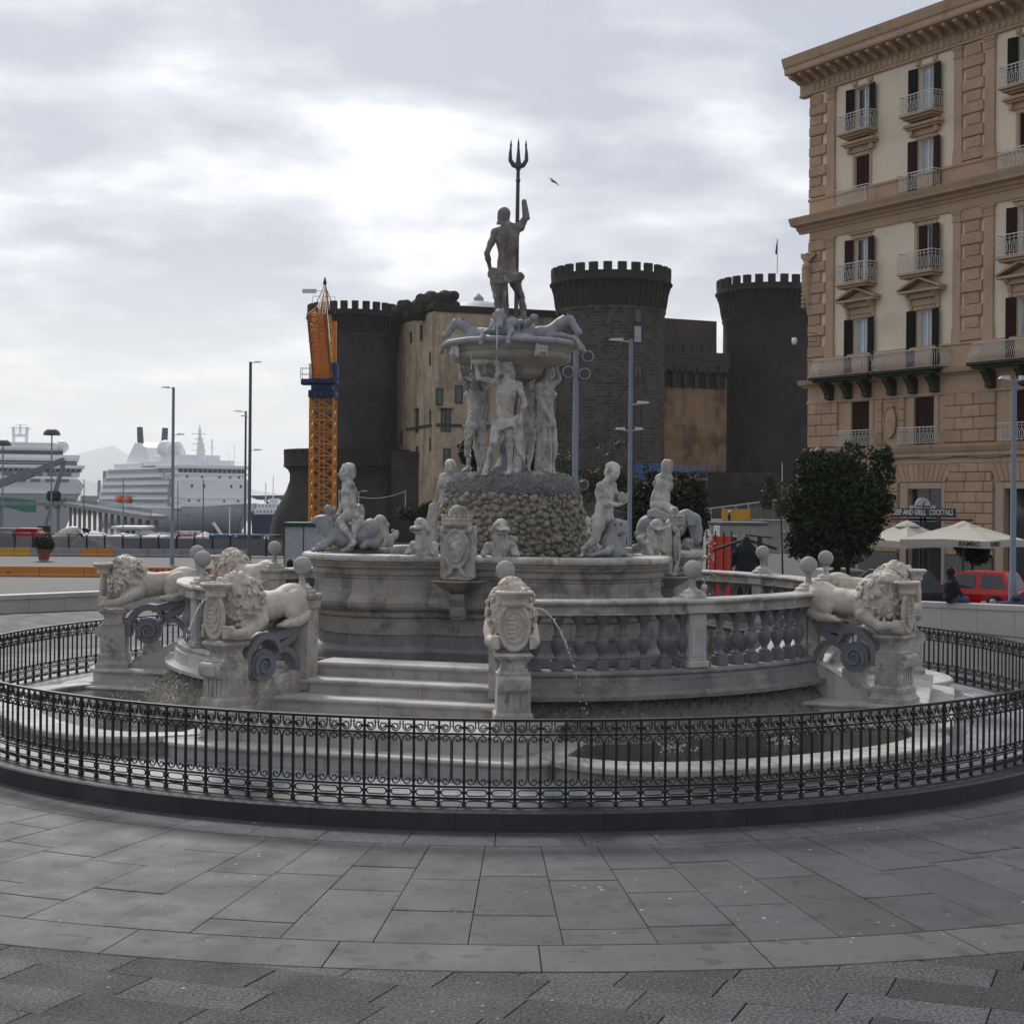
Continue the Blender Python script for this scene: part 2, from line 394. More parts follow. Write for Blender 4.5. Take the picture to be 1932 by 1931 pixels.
# radial slab field round the fountain: bedding sheet, then slabs as separate stones
mb = MB(); mb.arc([(RK-.3, -.03), (13.78, -.03)], 0, 360, 180, closedprof=False)
mb.obj('slab_bedding', MT['joint'], None, (CX, CY, 0), **S_)
pav = thing('fountain_pavement', 'smooth dark basalt slabs laid in rays around the fountain kerb', 'pavement', (CX, CY, 0)); pav['kind'] = 'structure'
def ring_slab(r0, r1, t0, t1, z0, z1, n=3, b=.008):
    g0 = b/r1*57.3*.5
    mb = MB(); prof = [(r0+b*.5, z0), (r1-b*.5, z0), (r1-b*.5, z1-.006), (r1-b*.5-.008, z1), (r0+b*.5+.008, z1), (r0+b*.5, z1-.006)]
    mb.arc(prof, t0+g0, t1-g0, n); return mb
rr = random.Random(5); dth = 3.32; k0 = -1.35
for k in range(-16, 17):
    t0, t1 = k0+dth*k, k0+dth*(k+1)
    r = 9.72; ends = [r]
    q = rr.choice([.75, 1.15, 1.35, .6]) if k % 2 else rr.choice([1.45, .95, 1.2])
    while r+q < 12.9:
        r += q; ends.append(r); q = rr.choice([.85, 1.05, 1.3, 1.55])
    if 13.05-ends[-1] < .35: ends.pop()
    ends.append(13.05)
    for a, b_ in zip(ends, ends[1:]):
        ring_slab(a, b_, t0, t1, -.03, rr.uniform(-.002, .002), 2, .009).obj('slab', MT['slab'], pav)
t = -52
while t < 54:
    d_ = rr.choice([4.6, 5.5, 6.2, 6.9]); ring_slab(9.02, 9.72, t, t+d_, -.03, rr.uniform(-.001, .001), 4, .010).obj('slab', MT['slab'], pav); t += d_
t = -52.6
while t < 54:
    d_ = rr.choice([6.9, 7.4, 8.2]); ring_slab(13.05, 13.72, t, t+d_, -.03, .001, 5, .012).obj('border_slab', MT['slab_band'], pav); t += d_
mb = MB()                         # the parts of the ring outside the view, one plain sheet each
mb.arc([(9.02, -.012), (13.72, -.012)], 54.5, 306, 90, closedprof=False, smooth=True)
mb.obj('pavement_far_ring', MT['slab'], pav, kind='stuff')
# rough basalt slabs of the square, laid askew
sq = thing('square_pavement', 'chiselled dark basalt slabs laid askew across the foreground', 'pavement', (0, 0, 0)); sq['kind'] = 'structure'
mb = MB(); mb.box(-9, 9, 4, 14.5, -.055, -.020); mb.obj('slab_bed', MT['joint'], sq)
def clip_out(poly, r):            # keep the part of a polygon outside the circle of radius r about the fountain
    C = Vector((CX, CY)); outp = []
    n = len(poly)
    for i in range(n):
        a, b_ = poly[i], poly[(i+1) % n]; da, db = (a-C).length-r, (b_-C).length-r
        if da >= 0: outp.append(a)
        if (da >= 0) != (db >= 0):
            lo, hi = 0., 1.
            for _ in range(20):
                mid = (lo+hi)/2
                if (((a.lerp(b_, mid)-C).length-r) >= 0) == (da >= 0): lo = mid
                else: hi = mid
            outp.append(a.lerp(b_, lo))
    return outp
ang = R(-18); ex = Vector((math.cos(ang), math.sin(ang))); ey = Vector((math.sin(R(24)), math.cos(R(24))))
rr = random.Random(3)
for j in range(-20, 26):
    x = -9+rr.uniform(0, .9)
    while x < 9:
        L_ = rr.choice([.72, .86, .98, 1.1]); g = .004; h = .475
        base = Vector((0, 9.0))+ex*x+Vector((0, 1))*(j*h)*1.0
        p = [base+ex*g, base+ex*(L_-g), base+ex*(L_-g)+ey*(h/ey.y-g*2)*.945, base+ex*g+ey*(h/ey.y-g*2)*.962]
        x += L_
        c_ = sum(p, Vector((0, 0)))/4
        if c_.y > 12.6 or c_.y < 6.2 or abs(c_.x) > 5.6: continue
        p = clip_out(p, 13.735)
        if len(p) < 3: continue
        ar = abs(sum(p[i].x*p[(i+1) % len(p)].y-p[(i+1) % len(p)].x*p[i].y for i in range(len(p))))/2
        if ar < .01: continue
        z = rr.uniform(-.002, .002); n = len(p); c_ = sum(p, Vector((0, 0)))/n
        vs = [(q.x, q.y, -.036) for q in p]+[(q.x, q.y, z-.005) for q in p]+[(q.x+(c_.x-q.x)*.009, q.y+(c_.y-q.y)*.009, z) for q in p]
        q = MB(); q.add(vs, [tuple(range(2*n, 3*n))]+[(i+n, (i+1) % n+n, (i+1) % n+2*n, i+2*n) for i in range(n)]); q.add(vs, [(i, (i+1) % n, (i+1) % n+n, i+n) for i in range(n)], 1)
        q.obj('slab', [MT['slab_rough'], MT['joint']], sq)
mb = MB()
for x0, x1, y0, y1 in ((-40, -5.2, -12, 45), (5.2, 40, -12, 45), (-5.2, 5.2, -12, 6.6), (-5.2, 5.2, 38, 45)):
    n = 12
    vs = [(x0+(x1-x0)*i/n, y0+(y1-y0)*j/n, -.05) for j in range(n+1) for i in range(n+1)]
    mb.add(vs, [(j*(n+1)+i, j*(n+1)+i+1, (j+1)*(n+1)+i+1, (j+1)*(n+1)+i) for j in range(n) for i in range(n)])
mb.obj('square_outskirts', MT['slab_rough'], sq, kind='stuff')

# ------------------------------------------------------------ kerb ring and floor inside the fence
kerb = thing('fountain_kerb', 'low dark basalt kerb ring carrying the iron fence', 'kerb', (CX, CY, 0)); kerb['kind'] = 'structure'
for i in range(36):
    a = i*10-3.5
    MB().arc([(8.52, -.03), (RK, -.03), (RK, .19), (RK-.03, .205), (8.55, .205), (8.52, .19)], a+.015, a+9.985, 5).obj('kerb_stone', MT['kerb'], kerb)
mb = MB(); mb.arc([(3, .14), (8.6, .14)], 0, 360, 120, closedprof=False); mb.obj('fountain_floor_bed', MT['joint'], None, (CX, CY, 0), **S_)
fl = thing('fountain_floor', 'wet pale grey marble paving between the fence and the steps', 'pavement', (CX, CY, 0)); fl['kind'] = 'structure'
rr = random.Random(9)
for (r0, r1, nseg) in ((4.9, 5.8, 30), (5.8, 6.6, 34), (6.6, 7.4, 38), (7.4, 8.0, 44), (8.0, 8.53, 48)):
    for i in range(nseg):
        a0, a1 = 360*i/nseg+r0*7, 360*(i+1)/nseg+r0*7
        ring_slab(r0, r1, a0, a1, .14, .2+rr.uniform(-.002, .002), 2, .008).obj('marble_slab', MT['floor_marble'], fl)

# ============================================================ FOUNTAIN
AX = [-16.85+90*k for k in range(4)]; HALF = 16.13
BAYN = ['front right', 'back right', 'back left', 'left']      # bay k lies between stair k and stair k+1
SIDE = ['facing the viewer', 'on the right', 'at the back', 'on the left']
FL = (CX, CY, 0)
def axis_frame(k):     # local x = outward along stair axis k, local y = to the left when looking outward
    a = AX[k]; th = R(a)-PI/2; return th
RB = 5.25
# --- podium bays + balustrades
balme = None
def baluster_mesh():
    mb = MB()
    mb.cbox(-.085, .085, -.085, .085, 0, .13, .008)
    mb.lathe([(.07,.13),(.078,.145),(.078,.16),(.05,.175),(.042,.20),(.05,.225),(.078,.27),(.094,.325),(.096,.375),(.088,.41),(.07,.43),
              (.066,.44),(.07,.45),(.07,.462),(.05,.475),(.043,.52),(.045,.56),(.06,.61),(.075,.645),(.082,.66)], 14)
    mb.cbox(-.085, .085, -.085, .085, .66, .73, .01)
    return mb.mesh('baluster', MT['baluster'])
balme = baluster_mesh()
ballme = MB(); ballme.lathe([(.19,0),(.19,.045),(.17,.055),(.14,.06),(.14,.09),(.12,.10),(.075,.12),(.045,.16),(.04,.22),(.05,.25),(.045,.262)], 16)
ballneck = ballme.mesh('finial_base', MT['marble'])
ballsph = MB().sphere((0, 0, 0), .127, 28, 18).mesh('ball', stone('grey stone ball', (.42,.405,.40), (.33,.32,.315), 3, .8, .5, 80, stains=[((.22,.21,.21), 6, .55, .7, .5), ((.42,.38,.35), 3, .6, .7, .5)]))
def finial(parent, th, r=RB, z=2.2):
    p = pol(th, r, z)-Vector((CX, CY, 0))
    a = link('finial', ballneck, parent, p, R(th)); link('ball', ballsph, a, (0, 0, .388))
def podium_bay(k):
    t0, t1 = AX[k]+HALF+1.9, AX[k]+90-HALF-1.9; tm = (t0+t1)/2
    b = thing('balustrade', f'curved marble balustrade of grey balusters, {BAYN[k]} bay of the fountain', 'balustrade', FL, group='fountain balustrade bays')
    # podium wall
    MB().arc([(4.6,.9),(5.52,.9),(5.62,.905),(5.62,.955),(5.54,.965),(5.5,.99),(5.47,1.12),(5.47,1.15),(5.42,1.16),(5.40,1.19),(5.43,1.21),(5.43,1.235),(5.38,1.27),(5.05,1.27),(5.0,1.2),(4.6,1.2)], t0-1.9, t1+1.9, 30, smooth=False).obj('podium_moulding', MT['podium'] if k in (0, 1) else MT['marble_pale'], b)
    # handrail in stone lengths
    nst = 4
    hr = [(5.09,2.0),(5.41,2.0),(5.41,2.02),(5.37,2.035),(5.36,2.11),(5.40,2.13),(5.44,2.14),(5.455,2.165),(5.44,2.19),(5.40,2.2),(5.10,2.2),(5.06,2.19),(5.045,2.165),(5.06,2.14),(5.10,2.13),(5.14,2.11),(5.13,2.035),(5.09,2.02)]
    for i in range(nst):
        a0 = t0-.3+(t1-t0+.6)*i/nst; a1 = t0-.3+(t1-t0+.6)*(i+1)/nst
        MB().arc(hr, a0+.03, a1-.03, 8).obj('handrail', MT['marble'], b)
    # pillar in the middle
    def pillar(th, w=.17, name='pillar'):
        mb = MB(); mb.cbox(-w, w, -w, w, 1.27, 1.36, .012); mb.cbox(-w+.03, w-.03, -w+.03, w-.03, 1.36, 2.0, .008)
        mb.box(-w+.06, w-.06, -w+.02, -w+.03, 1.42, 1.94)
        mb.cbox(-w-.03, w+.03, -w-.03, w+.03, 2.0, 2.12, .015); mb.cbox(-w-.06, w+.06, -w-.06, w+.06, 2.12, 2.205, .03)
        p = pol(th, RB)-Vector((CX, CY, 0)); mb.obj(name, MT['marble_pale'], b, p, R(th)); finial(b, th)
    pillar(tm)
    for j, (a, e) in enumerate(((t0, tm), (tm, t1))):
        n = 8
        for i in range(n):
            th = a+(e-a)*(i+.62)/(n+.25) + (.35 if j == 0 else -.1)
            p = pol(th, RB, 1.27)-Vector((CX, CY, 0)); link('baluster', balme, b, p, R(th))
    # end piers
    for th in (AX[k]+HALF, AX[k]+90-HALF):
        mb = MB(); w = .17
        mb.cbox(-w, w, -w, w, .9, 2.0, .01); mb.box(-w+.05, w-.05, -w-.008, -w, 1.3, 1.9)
        mb.cbox(-w-.03, w+.03, -w-.03, w+.03, 2.0, 2.13, .015); mb.cbox(-w-.05, w+.05, -w-.05, w+.05, 2.13, 2.207, .02)
        p = pol(th, RB)-Vector((CX, CY, 0)); mb.obj('pier', MT['marble'], b, p, R(AX[k]) if th < tm else R(AX[k]+90)); finial(b, th)
    return b
for k in range(4): podium_bay(k)

# --- numeric rockwork: sheet displaced by rounded cells
def rock_sheet(P, Nn, seeds, cell, amp):
    P = np.array(P, dtype=np.float32); Nn = np.array(Nn, dtype=np.float32); seeds = np.array(seeds, dtype=np.float32)
    outv = np.empty_like(P)
    for i in range(0, len(P), 2000):
        d = np.sqrt(((P[i:i+2000, None, :]-seeds[None])**2).sum(2)); d.sort(axis=1)
        h = np.clip((d[:, 1]-d[:, 0])/cell, 0, 1)**.5*(1-.35*np.clip(d[:, 0]/cell, 0, 1)**2)
        q = P[i:i+2000]; wob = (np.sin(q[:, 0]*37+q[:, 2]*23)*np.sin(q[:, 1]*41-q[:, 2]*31))*.18
        outv[i:i+2000] = P[i:i+2000]+Nn[i:i+2000]*((h+wob*h)*amp)[:, None]
    return outv
def rock_band(name, prof, t0, t1, nt_, nz, cell, amp, mat, parent, seed, **kw):    # prof(u)->(r,z)
    rg = np.random.default_rng(seed); P = []; Nn = []
    for i in range(nt_+1):
        th = R(t0+(t1-t0)*i/nt_)
        for j in range(nz+1):
            r, z = prof(j/nz); r2, z2 = prof(min(1, j/nz+.01)); r1, z1 = prof(max(0, j/nz-.01))
            nr, nzz = (z2-z1), -(r2-r1); l = math.hypot(nr, nzz) or 1; nr /= l; nzz /= l
            P.append((r*math.sin(th), -r*math.cos(th), z)); Nn.append((nr*math.sin(th), -nr*math.cos(th), nzz))
    rm = prof(.5)[0]; zl = abs(prof(1)[1]-prof(0)[1])+abs(prof(1)[0]-prof(0)[0])
    ns = int(R(abs(t1-t0))*rm*zl/cell**2*1.5)+10; seeds = []
    for _ in range(ns):
        u = rg.random(); th = R(t0+(t1-t0)*rg.random()); r, z = prof(u); seeds.append((r*math.sin(th), -r*math.cos(th), z))
    V = rock_sheet(P, Nn, seeds, cell, amp); K = nz+1
    mb = MB(); mb.v = [tuple(map(float, v)) for v in V]
    mb.f = [(i*K+j, (i+1)*K+j, (i+1)*K+j+1, i*K+j+1) for i in range(nt_) for j in range(nz)]; mb.m = [0]*len(mb.f); mb.sm = [True]*len(mb.f)
    return mb.obj(name, mat, parent, fix=False, **kw)

# --- outer pools with rockwork behind, one per bay
def pool(k):
    t0, t1 = AX[k]+HALF+2.5, AX[k]+90-HALF-2.5; tm = (t0+t1)/2; hw = (t1-t0)/2
    rf = lambda th: 8.12-1.35*abs((th-tm)/hw)**5
    b = thing('lower_pool', f'low curved marble pool at the foot of the {BAYN[k]} rockwork, green water inside', 'pool', FL, group='lower pools of the fountain')
    for i in range(10):
        a0 = t0+(t1-t0)*i/10; a1 = t0+(t1-t0)*(i+1)/10
        MB().arc([(-.50,.36),(.0,.36),(.03,.375),(.03,.43),(.0,.45),(-.50,.45),(-.52,.43)], a0+.04, a1-.04, 6, rf).obj('pool_rim', MT['marble_pale'] if (i+k) % 3 else MT['marble'], b)
    MB().arc([(-.42,.14),(-.06,.14),(-.04,.2),(-.06,.36),(-.42,.36)], t0, t1, 48, rf).obj('pool_wall', MT['basin'], b)
    MB().arc([(5.3,.39),(8.12-.4,.39)], t0, t1, 40, None, closedprof=False, smooth=True)
    mb = MB(); vs = []; n = 48
    for i in range(n+1):
        th = R(t0+(t1-t0)*i/n); r1 = rf(t0+(t1-t0)*i/n)-.3
        for r in (4.9, r1): vs.append((r*math.sin(th), -r*math.cos(th), .385))
    mb.add(vs, [(2*i, 2*i+1, 2*i+3, 2*i+2) for i in range(n)]); w_ = mb.obj('pool_water', MT['water_dark'], b)
    prof = lambda u: (5.34+.72*(1-u)**1.25, .22+u*.70)
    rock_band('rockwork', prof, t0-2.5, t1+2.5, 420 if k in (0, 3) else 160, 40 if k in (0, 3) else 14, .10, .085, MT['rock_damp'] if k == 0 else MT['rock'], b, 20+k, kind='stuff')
for k in range(4): pool(k)

# --- stairs (local frame: x outward, y left)
def stair(k):
    th = axis_frame(k)
    s = thing('stone_staircase', f'flight of pale marble steps {SIDE[k]}, between two lion pedestals', 'steps', FL, th, group='fountain staircases')
    # steps: front edge x, top z, half width
    for i, (xf, zt, hw, xb) in enumerate(((4.78,1.25,1.36,4.2), (5.22,1.06,1.50,4.6), (5.66,.87,1.64,5.0), (6.78,.68,2.36,4.9), (7.12,.43,2.62,5.2))):
        mb = MB(); zb = (1.0,.85,.66,.41,.2)[i]
        nose = [(xb, zb), (xf-.07, zb), (xf-.07, zt-.085), (xf-.045, zt-.075), (xf-.04, zt-.062), (xf-.01, zt-.05), (xf, zt-.03), (xf-.01, zt-.008), (xf-.035, zt), (xb, zt)]
        if i < 3:
            nparts = 2; cuts = [-hw, (-.25, .35, -.1)[i], hw]
            for a, e in zip(cuts, cuts[1:]):
                MB().prism(nose, a+.003, e-.003).obj('step', MT['marble_pale'], s)
        else:       # wide lower slabs run round the pedestals with rounded corners
            pts = []
            for (dx, dz) in nose[1:]:
                pass
            rc = .55; path = [(xb, hw)]+[(xf-rc+rc*math.sin(a), hw-rc+rc*math.cos(a)) for a in [R(9*j) for j in range(11)]]
            path = path+[(x, -y) for x, y in path[::-1]]
            offs = [(-.07, zb), (-.07, zt-.085), (-.04, zt-.07), (-.01, zt-.05), (0, zt-.03), (-.01, zt-.008), (-.035, zt), (-.6, zt)]
            K = len(offs); vs = []
            for (x, y) in path:
                c_ = Vector((min(x, xf-rc), max(min(y, hw-rc), -(hw-rc)))); d = Vector((x, y))-c_
                if d.length < 1e-5: d = Vector((0, 1 if y > 0 else -1))
                if x <= xb+1e-6: d = Vector((0, 1 if y > 0 else -1))
                d.normalize()
                for (o_, z) in offs: vs.append((x+d.x*o_, y+d.y*o_, z))
            mb.add(vs, [(a*K+j, (a+1)*K+j, (a+1)*K+j+1, a*K+j+1) for a in range(len(path)-1) for j in range(K-1)], 0, False)
            mb.add([vs[a*K+K-1] for a in range(len(path))], [tuple(range(len(path)))])
            mb.obj('step', MT['marble_pale'], s)
    # sloping cheeks beside the steps, splayed outwards
    for sgn in (-1, 1):
        mb = MB(); M = Matrix.Translation((4.85, sgn*1.40, 0)) @ Matrix.Rotation(sgn*R(17), 4, 'Z')
        y0, y1 = sorted((0, sgn*.2)); mb.prism([(0,.68),(1.30,.68),(1.28,.74),(1.1,.80),(.12,1.28),(0,1.29)], y0, y1, 0, M); mb.obj('cheek_block', MT['marble_pale'], s)
    return s
for k in range(4): stair(k)
# --- inner pool water and floor under it
mb = MB(); mb.arc([(2.0,1.2),(4.75,1.2)], 0, 360, 96, closedprof=False, smooth=True); mb.obj('inner_pool_water', MT['water'], None, FL, **S_)
mb = MB(); mb.arc([(4.4,.2),(4.58,.2),(4.58,1.235),(4.4,1.235)], 0, 360, 72); mb.obj('inner_pool_wall', MT['mortar'], None, FL, label='dark inner lining wall of the raised pool behind the balustrade', cat='wall')

# --- lion pedestals and dark scrolls (local: origin on top of pedestal, -x towards the pier)
def spiral(c, r0, r1, a0, a1, n): return [(c[0]+(r0+(r1-r0)*(i/n)**.8)*math.cos(a0+(a1-a0)*i/n), c[1]+(r0+(r1-r0)*(i/n)**.8)*math.sin(a0+(a1-a0)*i/n)) for i in range(n+1)]
def ribbon(path, ws, y0, y1):          # band of varying width in the x-z plane, extruded in y
    mb = MB(); L_, R_ = [], []
    for i, (x, z) in enumerate(path):
        a = Vector(path[max(i-1, 0)]); b_ = Vector(path[min(i+1, len(path)-1)]); t = (b_-a).normalized(); n = Vector((-t.y, t.x)); w_ = ws[i] if isinstance(ws, list) else ws
        L_.append((x+n.x*w_/2, z+n.y*w_/2)); R_.append((x-n.x*w_/2, z-n.y*w_/2))
    n = len(path); vs = []
    bv = .018
    for i in range(n):
        (lx, lz), (rx, rz) = L_[i], R_[i]; mx, mz = (lx+rx)/2, (lz+rz)/2
        lx2, lz2, rx2, rz2 = lx+(mx-lx)*.22, lz+(mz-lz)*.22, rx+(mx-rx)*.22, rz+(mz-rz)*.22
        vs += [(lx, y0+bv, lz), (lx2, y0, lz2), (rx2, y0, rz2), (rx, y0+bv, rz), (rx, y1-bv, rz), (rx2, y1, rz2), (lx2, y1, lz2), (lx, y1-bv, lz)]
    fs = [(i*8+j, i*8+(j+1) % 8, (i+1)*8+(j+1) % 8, (i+1)*8+j) for i in range(n-1) for j in range(8)]
    fs += [tuple(range(8))[::-1], tuple(range(n*8-8, n*8))]
    return mb.add(vs, fs, 0, False)
def pedestal(mk_label):
    p = thing('lion_pedestal', mk_label, 'pedestal', group='lion pedestals with grey scrolls')
    Z = -1.65
    mb = MB()
    mb.lathe([(.27,.68+Z),(.27,.75+Z),(.25,.77+Z),(.23,.82+Z),(.235,.84+Z),(.235,.9+Z),(.205,.93+Z),(.2,1.38+Z),(.205,1.40+Z)], 4, a0=PI/4, sq=True, smooth=False)
    mb.obj('pedestal_body', MT['marble'], p)
    mb = MB(); mb.lathe([(.185,1.40+Z),(.155,1.44+Z),(.145,1.5+Z),(.16,1.55+Z),(.2,1.585+Z)], 4, a0=PI/4, sq=True, smooth=False); mb.obj('neck', MT['marble'], p)
    MB().cbox(-.235, .235, -.235, .235, 1.585+Z, 1.65+Z, .028).obj('cap', MT['marble'], p)
    # console roll and fluting on the outer face
    mb = MB(); n = 12
    mb.prism([(.17, 1.15+Z)]+[(.21+.085*math.cos(a), 1.28+Z+.10*math.sin(a)) for a in [R(-100+200*i/n) for i in range(n+1)]]+[(.17, 1.38+Z)], -.20, .20)
    mb.box(.292, .300, -.13, .13, 1.22+Z, 1.34+Z); mb.obj('console', MT['marble'], p)
    mb = MB()
    for y in (-.12, -.04, .04, .12): mb.box(.2, .215, y-.022, y+.022, .95+Z, 1.17+Z)
    mb.obj('fluting', MT['marble'], p)
    # scrolls
    c = (-.56, -.36)
    sp = spiral(c, .025, .15, R(160), R(160-560), 44)
    s = ribbon(sp, [.03+.045*i/44 for i in range(45)], -.15, .15); s.obj('volute', MT['grey_scroll'], p)
    MB().prism([(c[0]+.215*math.cos(TAU*i/28), c[1]+.215*math.sin(TAU*i/28)) for i in range(28)], -.115, .115).obj('volute_disc', MT['grey_scroll'], p)
    a0 = R(-110); pts = [(c[0]+(.215+.0*i)*math.cos(a0+R(150)*i/14), c[1]+(.215)*math.sin(a0+R(150)*i/14)) for i in range(1)]
    big = [(c[0]-.02+.34*math.cos(a), c[1]+.03+.36*math.sin(a)) for a in [R(-8+125*i/16) for i in range(17)]]
    big = [(-.245,-.46)]+[(x, z) for x, z in big]+[(-.79,-.14),(-.80,-.19),(-.76,-.20)]
    s = ribbon(big, [.07]+[.10]*17+[.06,.05,.03], -.17, .17); s.obj('scroll_arch', MT['grey_scroll'], p)
    ss = [(-.62, .0), (-.78, .02), (-.93, .05), (-1.08, .13), (-1.2, .27), (-1.27, .42)]
    ribbon(ss, [.10,.13,.15,.16,.17,.14], -.16, .16).obj('wing_scroll', MT['grey_scroll'], p)
    ss = [(-.80, -.12), (-.92, -.10), (-1.05, -.03), (-1.17, .10), (-1.27, .28)]
    ribbon(ss, [.09,.12,.13,.13,.10], -.13, .13).obj('leaf_scroll', MT['grey_scroll'], p)
    ss = [(-.72, -.30), (-.80, -.20), (-.92, -.16), (-1.05, -.20), (-1.17, -.34), (-1.22, -.48)]
    ribbon(ss, [.07,.09,.09,.09,.10,.12], -.12, .12).obj('tail_scroll', MT['grey_scroll'], p)
    MB().cbox(-1.36, -1.27, -.16, .16, 1.1+Z, 2.08+Z, .01).obj('side_pilaster', MT['baluster'], p)
    MB().prism([(-.40,.68+Z),(-.30,.78+Z),(-.34,.84+Z),(-.46,.90+Z),(-.50,1.12+Z),(-.75,1.12+Z),(-.75,.98+Z),(-1.3,1.25+Z),(-1.3,.68+Z)], -.11, .11).obj('bracket_block', MT['marble'], p)
    return p
PED = {}
VIEW = {(0,-1): 'left of the front steps', (0,1): 'right of the front steps, head-on to the viewer', (1,-1): 'nearer side of the right-hand steps', (1,1): 'farther side of the right-hand steps',
        (2,-1): 'right of the hidden back steps', (2,1): 'left of the hidden back steps', (3,-1): 'farther side of the left-hand steps', (3,1): 'nearer side of the left-hand steps'}
proto = None
for k in range(4):
    d = Vector((math.sin(R(AX[k])), -math.cos(R(AX[k])), 0)); tt = Vector((-d.y, d.x, 0))
    for sg in (-1, 1):
        pp = Vector(FL)+d*6.3+tt*1.95*sg+Vector((0, 0, 1.65)); pier = Vector(FL)+d*5.04+tt*1.46*sg
        v = pp-pier; rot = math.atan2(v.y, v.x); lab = f'lion pedestal with dark grey scroll, {VIEW[(k, sg)]}'
        if proto is None: o = proto = pedestal(lab); o.location = pp; o.rotation_euler = (0, 0, rot)
        else: o = copy_tree(proto, None, pp, rot, lab)
        PED[(k, sg)] = (pp, rot)
# ------------------------------------------------------------ central raised basin
LA = [AX[k]+45 for k in range(4)]                 # lobe directions
def basin_r(th):
    r = 2.72
    for la in LA:
        a = R(((th-la+180) % 360)-180)
        if abs(a) < R(50):
            c, Rr = 2.04, 1.52; q = Rr**2-(c*math.sin(a))**2
            if q > 0: r = max(r, c*math.cos(a)+math.sqrt(q))
    return r
bas = thing('raised_basin', 'large lobed stone basin with bulging panelled wall in the middle of the fountain', 'fountain basin', FL)
bands = [('rim_stone', [(-.55,2.56),(-.02,2.56),(.015,2.58),(.02,2.62),(.0,2.655),(-.04,2.665),(-.5,2.665)], 'marble', 30, 0),
  ('cornice_stone', [(-.5,2.33),(-.17,2.33),(-.16,2.35),(-.13,2.36),(-.125,2.375),(-.15,2.39),(-.16,2.43),(-.14,2.46),(-.09,2.47),(-.08,2.5),(-.05,2.53),(-.04,2.56),(-.5,2.56)], 'basin', 24, 3),
  ('bulge_stone', [(-.5,1.79),(-.22,1.79),(-.20,1.81),(-.14,1.83),(-.10,1.88),(-.09,1.94),(-.12,2.0),(-.17,2.06),(-.19,2.14),(-.19,2.29),(-.17,2.31),(-.17,2.33),(-.5,2.33)], 'basin', 36, 1.5),
  ('dado_stone', [(-.5,1.45),(-.24,1.45),(-.24,1.70),(-.2,1.72),(-.19,1.76),(-.22,1.79),(-.5,1.79)], 'basin', 30, 4),
  ('base_stone', [(-.5,1.1),(-.13,1.1),(-.15,1.2),(-.19,1.24),(-.26,1.27),(-.26,1.45),(-.5,1.45)], 'basin_grey', 34, 2)]
for nm, prof, mk, n, off in bands:
    for i in range(n):
        a0 = off+360*i/n; a1 = off+360*(i+1)/n
        MB().arc(prof, a0+.05, a1-.05, 8, basin_r).obj(nm, MT[mk], bas)
MB().arc([(-.6,1.1),(-.3,1.1),(-.23,1.9),(-.23,2.3),(-.55,2.6),(-.6,2.6)], 0, 360, 180, basin_r, caps=False).obj('core', MT['mortar'], bas)
mb = MB(); mb.arc([(.3,2.6),(2.75,2.6)], 0, 360, 80, closedprof=False, smooth=True); mb.obj('basin_water', MT['water'], bas)

